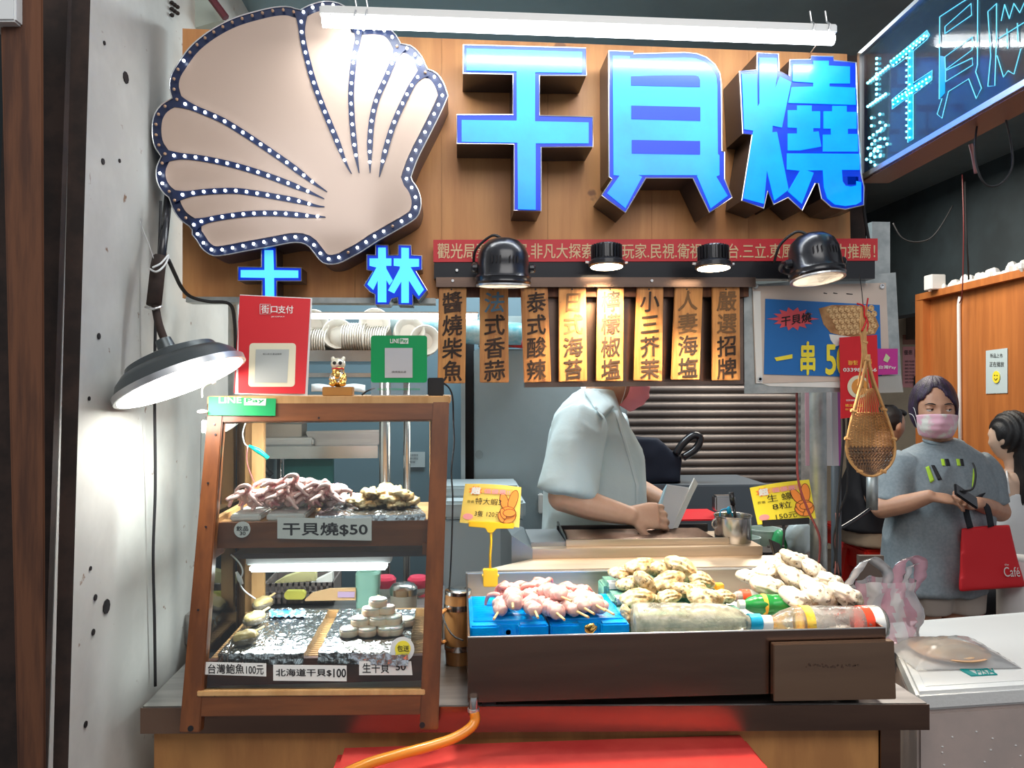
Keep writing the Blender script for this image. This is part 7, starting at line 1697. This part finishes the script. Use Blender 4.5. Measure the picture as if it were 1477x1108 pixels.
for a_, b_, mid_ in (((1400, 762), (1403, 722), (1394, 735)), ((1430, 760), (1412, 722), (1424, 732))):
    q = crsp([P(*a_, 2.87), P(*mid_, 2.88), P(*b_, 2.90), P(1418, 712, 2.93)], 5)
    MB().ribbon(q, [V((.012, 0, .003))] * len(q), (0, .003, 0)).build('handle', 'black_cloth', tbx, smooth=True)

# ---- the cook in profile
MY = 2.55
def K(px, py, dy=0): return P(px, py, MY + dy)
mb0 = K(858, 760); mn = thing('person', 'cook in pale blue shirt and pink mask looking down, folding white paper', 'person', V((mb0.x, mb0.y, 0)))
hF = frame((.93, -.18, -.32)); hc = K(891, 536, .02)
m = MB(); head_mesh(m, hc, hF, 1.03)
limb(m, [hc + V((-.035, .01, -.03)), K(862, 585, .02), K(850, 610, .02)], [.062, .060, .07])
m.loft([(K(850, 602, .02), V((.10, 0, 0)), V((0, .17, 0))), (K(852, 680, .02), V((.13, 0, 0)), V((0, .16, 0))), (K(855, 760, .02), V((.14, 0, 0)), V((0, .16, 0))), (V((mb0.x, MY, .88)), V((.13, 0, 0)), V((0, .17, 0))), (V((mb0.x, MY, .80)), V((.12, 0, 0)), V((0, .16, 0)))], 24)
for s in (-1, 1): limb(m, [V((mb0.x, MY + s * .10, .86)), V((mb0.x + .02, MY + s * .10, .48)), V((mb0.x, MY + s * .10, .10))], [.09, .06, .045]); m.ell((mb0.x + .05, MY + s * .10, .04), (.13, .05, .04), 14, 8)
sN, eN, wN = K(838, 630, -.17), K(812, 716, -.26), K(908, 744, -.30)
sF, eF, wF = K(868, 625, .19), K(905, 700, .16), K(965, 728, -.02)
limb(m, [sN, sN * .5 + eN * .5, eN], [.062, .052, .045]); limb(m, [eN, eN * .55 + wN * .45 + V((0, 0, -.004)), wN], [.047, .043, .028])
limb(m, [sF, sF * .5 + eF * .5, eF], [.062, .052, .045]); limb(m, [eF, eF * .5 + wF * .5, wF], [.045, .040, .028])
hand(m, wN, K(955, 744, -.29) - wN, V((.15, .85, -.35)), -1, .60, .10, .6, 1.06)
hand(m, wF, K(1000, 733, -.18) - wF, V((-.1, -.9, .1)), -1, .8, .08, .6, .98)
me = organic(m, .0048, 2); link('body', me, 'skin_man', mn, True)
eyes(mn, hc, hF, 1.03, 'skin_man')
face_mask(mn, hc, hF, 'mask_pink', 1.06)
m = MB().ell(hc + hF @ V((0, -.018, .028)), (.082, .092, .105), 40, 28, R=hF, fn=lambda p, u: p * (.5 if p.y > .03 and p.z < .04 else 1) + u * .004 * NZ(p, 50)); m.build('hair', 'hair_black', mn, smooth=True)
m = MB()
def kr(px, py, hx, hy, dy=.02, tx=0): c_ = K(px, py, dy); return (c_, V((hx, 0, tx)), V((0, hy, 0)))
m.loft([kr(864, 562, .058, .062), kr(860, 571, .066, .075), kr(852, 582, .090, .125), kr(848, 600, .112, .180), kr(850, 625, .135, .205), kr(855, 660, .155, .205), kr(858, 700, .162, .198), kr(858, 740, .165, .198), kr(856, 775, .165, .20), (V((mb0.x, MY + .02, .92)), V((.16, 0, 0)), V((0, .20, 0)))], 36, 2.35)
sleeve(m, K(838, 612, -.15), K(826, 655, -.22), K(815, 712, -.255), .082, .088, .088)
sleeve(m, K(868, 612, .17), K(885, 660, .19), K(902, 692, .17), .080, .082, .080)
me = organic(m, .0075, 4, fold(21, .014, 7, 3.0)); sh1 = link('shirt', me, 'white_shirt', mn, True)
# collar, placket, pocket
c0_ = K(872, 583, .0)
mat('shirt_edge', (.64, .76, .79), .8)
print_on(sh1, [[(836, 556), (856, 556), (886, 587), (869, 605)]], 'shirt_edge', 'collar', mn, .014)
print_on(sh1, [[(886, 592), (891, 592), (922, 700), (917, 700)], [(917, 700), (922, 700), (922, 764), (917, 764)]], 'shirt_edge', 'placket', mn, .003)
m = MB(); m.loft([(V((mb0.x, MY + .02, .98)), V((.145, 0, 0)), V((0, .17, 0))), (V((mb0.x, MY + .02, .80)), V((.15, 0, 0)), V((0, .17, 0)))], 24)
for s in (-1, 1): m.loft([(V((mb0.x, MY + .02 + s * .09, .84)), V((.11, 0, 0)), V((0, .10, 0))), (V((mb0.x + .01, MY + s * .10, .48)), V((.085, 0, 0)), V((0, .085, 0))), (V((mb0.x, MY + s * .10, .08)), V((.07, 0, 0)), V((0, .07, 0)))], 20)
me = organic(m, .012, 3); link('trousers', me, 'trousers', mn, True)
# folded paper in his hands
pw = thing('folded_paper', 'folded white paper bag held in both hands of the cook', 'paper', K(975, 760, -.33))
q1 = [K(962, 699, -.215), K(995, 704, -.19), K(968, 768, -.225), K(935, 762, -.25)]
MB().prism(q1, (.0, .006, 0)).build('sheet', mat('bag_paper', (.66, .66, .68), .7), pw)
MB().prism([K(995, 704, -.195), K(1002, 690, -.19), K(1007, 698, -.185), K(998, 716, -.19), K(975, 768, -.215), K(966, 768, -.225)], (.0, .010, 0)).build('side_fold', 'paper', pw)
MB().prism([K(962, 700, -.222), K(958, 706, -.222), K(946, 742, -.252), K(952, 742, -.247)], (.0, .008, 0)).build('blue_print', mat('lightblue', (.42, .62, .72), .7), pw)

# ---- seated man in black behind the bamboo ladle
SY = 4.85
def S(px, py, dy=0): return P(px, py, SY + dy)
sb = S(1262, 780); sm_ = thing('person', 'seated man with dark hair and black shirt, seen past the bamboo ladle', 'person', V((sb.x, sb.y, 0)))
hF = frame((.85, .25, -.1)); hc = S(1284, 613)
m = MB(); head_mesh(m, hc, hF, 1.05); limb(m, [hc + V((-.03, 0, -.05)), S(1270, 650)], [.06, .06])
m.loft([(S(1262, 668), V((.10, 0, 0)), V((0, .17, 0))), (S(1258, 720), V((.15, 0, 0)), V((0, .18, 0))), (S(1258, 765), V((.16, 0, 0)), V((0, .18, 0)))], 20)
limb(m, [S(1258, 680, -.17), S(1262, 730, -.22), S(1300, 745, -.2)], [.06, .045, .035])
for s in (-1, 1): limb(m, [V((sb.x, SY + s * .1, .56)), V((sb.x + .10, SY + s * .12, .55)), V((sb.x + .10, SY + s * .12, .08))], [.09, .065, .04])
me = organic(m, .009, 2); link('body', me, 'skin_man', sm_, True)
m = MB().ell(hc + hF @ V((0, -.020, .030)), (.086, .098, .102), 36, 24, R=hF, fn=lambda p, u: p * (.6 if p.y > .045 and p.z < .03 else 1) + u * .007 * NZ(p, 40)); m.ell(hc + hF @ V((0, .055, .085)), (.06, .055, .028), 20, 12, R=hF); m.build('hair', 'hair_black', sm_, smooth=True)
m = MB(); m.loft([(S(1268, 655), V((.08, 0, 0)), V((0, .09, 0))), (S(1262, 668), V((.13, 0, 0)), V((0, .20, 0))), (S(1256, 715), V((.19, 0, 0)), V((0, .22, 0))), (S(1252, 762), V((.20, 0, 0)), V((0, .22, 0)))], 26)
sleeve(m, S(1262, 672, -.16), S(1264, 700, -.21), S(1270, 725, -.23), .085, .085, .085)
me = organic(m, .012, 3, fold(31, .008, 7, 3)); link('shirt', me, 'black_cloth', sm_, True)
m = MB(); m.loft([(S(1254, 752), V((.19, 0, 0)), V((0, .21, 0))), (S(1258, 783), V((.20, 0, 0)), V((0, .22, 0)))], 24)
for s in (-1, 1): limb(m, [V((sb.x, SY + s * .1, .56)), V((sb.x + .10, SY + s * .12, .56)), V((sb.x + .10, SY + s * .12, .12))], [.11, .085, .07])
me = organic(m, .014, 3); link('trousers', me, 'khaki', sm_, True)

# ---- seated woman with long black hair at the frame edge
QY = 3.3
def Q(px, py, dy=0): return P(px, py, QY + dy)
qb = Q(1468, 780); qw = thing('person', 'seated woman with long black hair and white strappy top', 'person', V((qb.x, qb.y, 0)))
hF = frame((-.40, .90, -.12)); hc = Q(1456, 632)
m = MB(); head_mesh(m, hc, hF, .92); limb(m, [hc + V((.02, 0, -.05)), Q(1468, 675), Q(1472, 690)], [.05, .05, .07])
m.loft([(Q(1474, 680), V((.10, 0, 0)), V((0, .07, 0))), (Q(1474, 692), V((.165, 0, 0)), V((0, .085, 0))), (Q(1476, 735), V((.15, 0, 0)), V((0, .10, 0))), (Q(1476, 800), V((.16, 0, 0)), V((0, .11, 0)))], 24)
limb(m, [Q(1440, 690, 0), Q(1437, 735, .03), Q(1430, 775, .15)], [.045, .038, .03]); limb(m, [Q(1505, 690, 0), Q(1515, 735, .03), Q(1500, 775, .15)], [.045, .038, .03])
for s in (-1, 1): limb(m, [V((qb.x + s * .09, QY, .55)), V((qb.x + s * .1, QY + .4, .54)), V((qb.x + s * .1, QY + .42, .06))], [.09, .06, .04])
me = organic(m, .008, 2); link('body', me, 'skin_pale', qw, True)
m = MB().ell(hc + hF @ V((0, -.018, .022)), (.082, .094, .102), 36, 26, R=hF, fn=lambda p, u: p * (.80 if p.y > .035 and p.z < .018 else 1))
limb(m, [hc + V((.045, -.045, .03)), hc + V((.055, -.06, -.08)), hc + V((.03, -.07, -.20)), hc + V((-.01, -.07, -.30))], [.075, .068, .05, .02])
limb(m, [hc + V((.06, .0, .03)), hc + V((.08, -.04, -.10)), hc + V((.06, -.07, -.24))], [.07, .06, .03])
me = organic(m, .008, 4, lambda p, n: p + n * .004 * math.sin(p.x * 260 + 3 * NZ(p, 8))); link('hair', me, 'hair_black', qw, True)
m = MB(); m.loft([(Q(1475, 708), V((.150, 0, 0)), V((0, .098, 0))), (Q(1476, 735), V((.158, 0, 0)), V((0, .11, 0))), (Q(1476, 800), V((.172, 0, 0)), V((0, .12, 0)))], 26)
me = organic(m, .010, 3, fold(41, .004)); link('camisole', me, 'white_top', qw, True)
for px in (1456, 1494): MB().tube(crsp([Q(px, 712, -.10), Q(px - 3, 690, -.09), Q(px - 4, 680, -.03)], 4), .004, 6).build('strap', 'white_top', qw)
m = MB(); m.loft([(Q(1476, 792), V((.18, 0, 0)), V((0, .13, 0))), (Q(1476, 830), V((.19, 0, 0)), V((0, .15, 0)))], 24)
for s in (-1, 1): limb(m, [V((qb.x + s * .09, QY, .55)), V((qb.x + s * .1, QY + .4, .55)), V((qb.x + s * .1, QY + .42, .12))], [.105, .08, .06])
me = organic(m, .014, 3); link('trousers', me, 'black_cloth', qw, True)
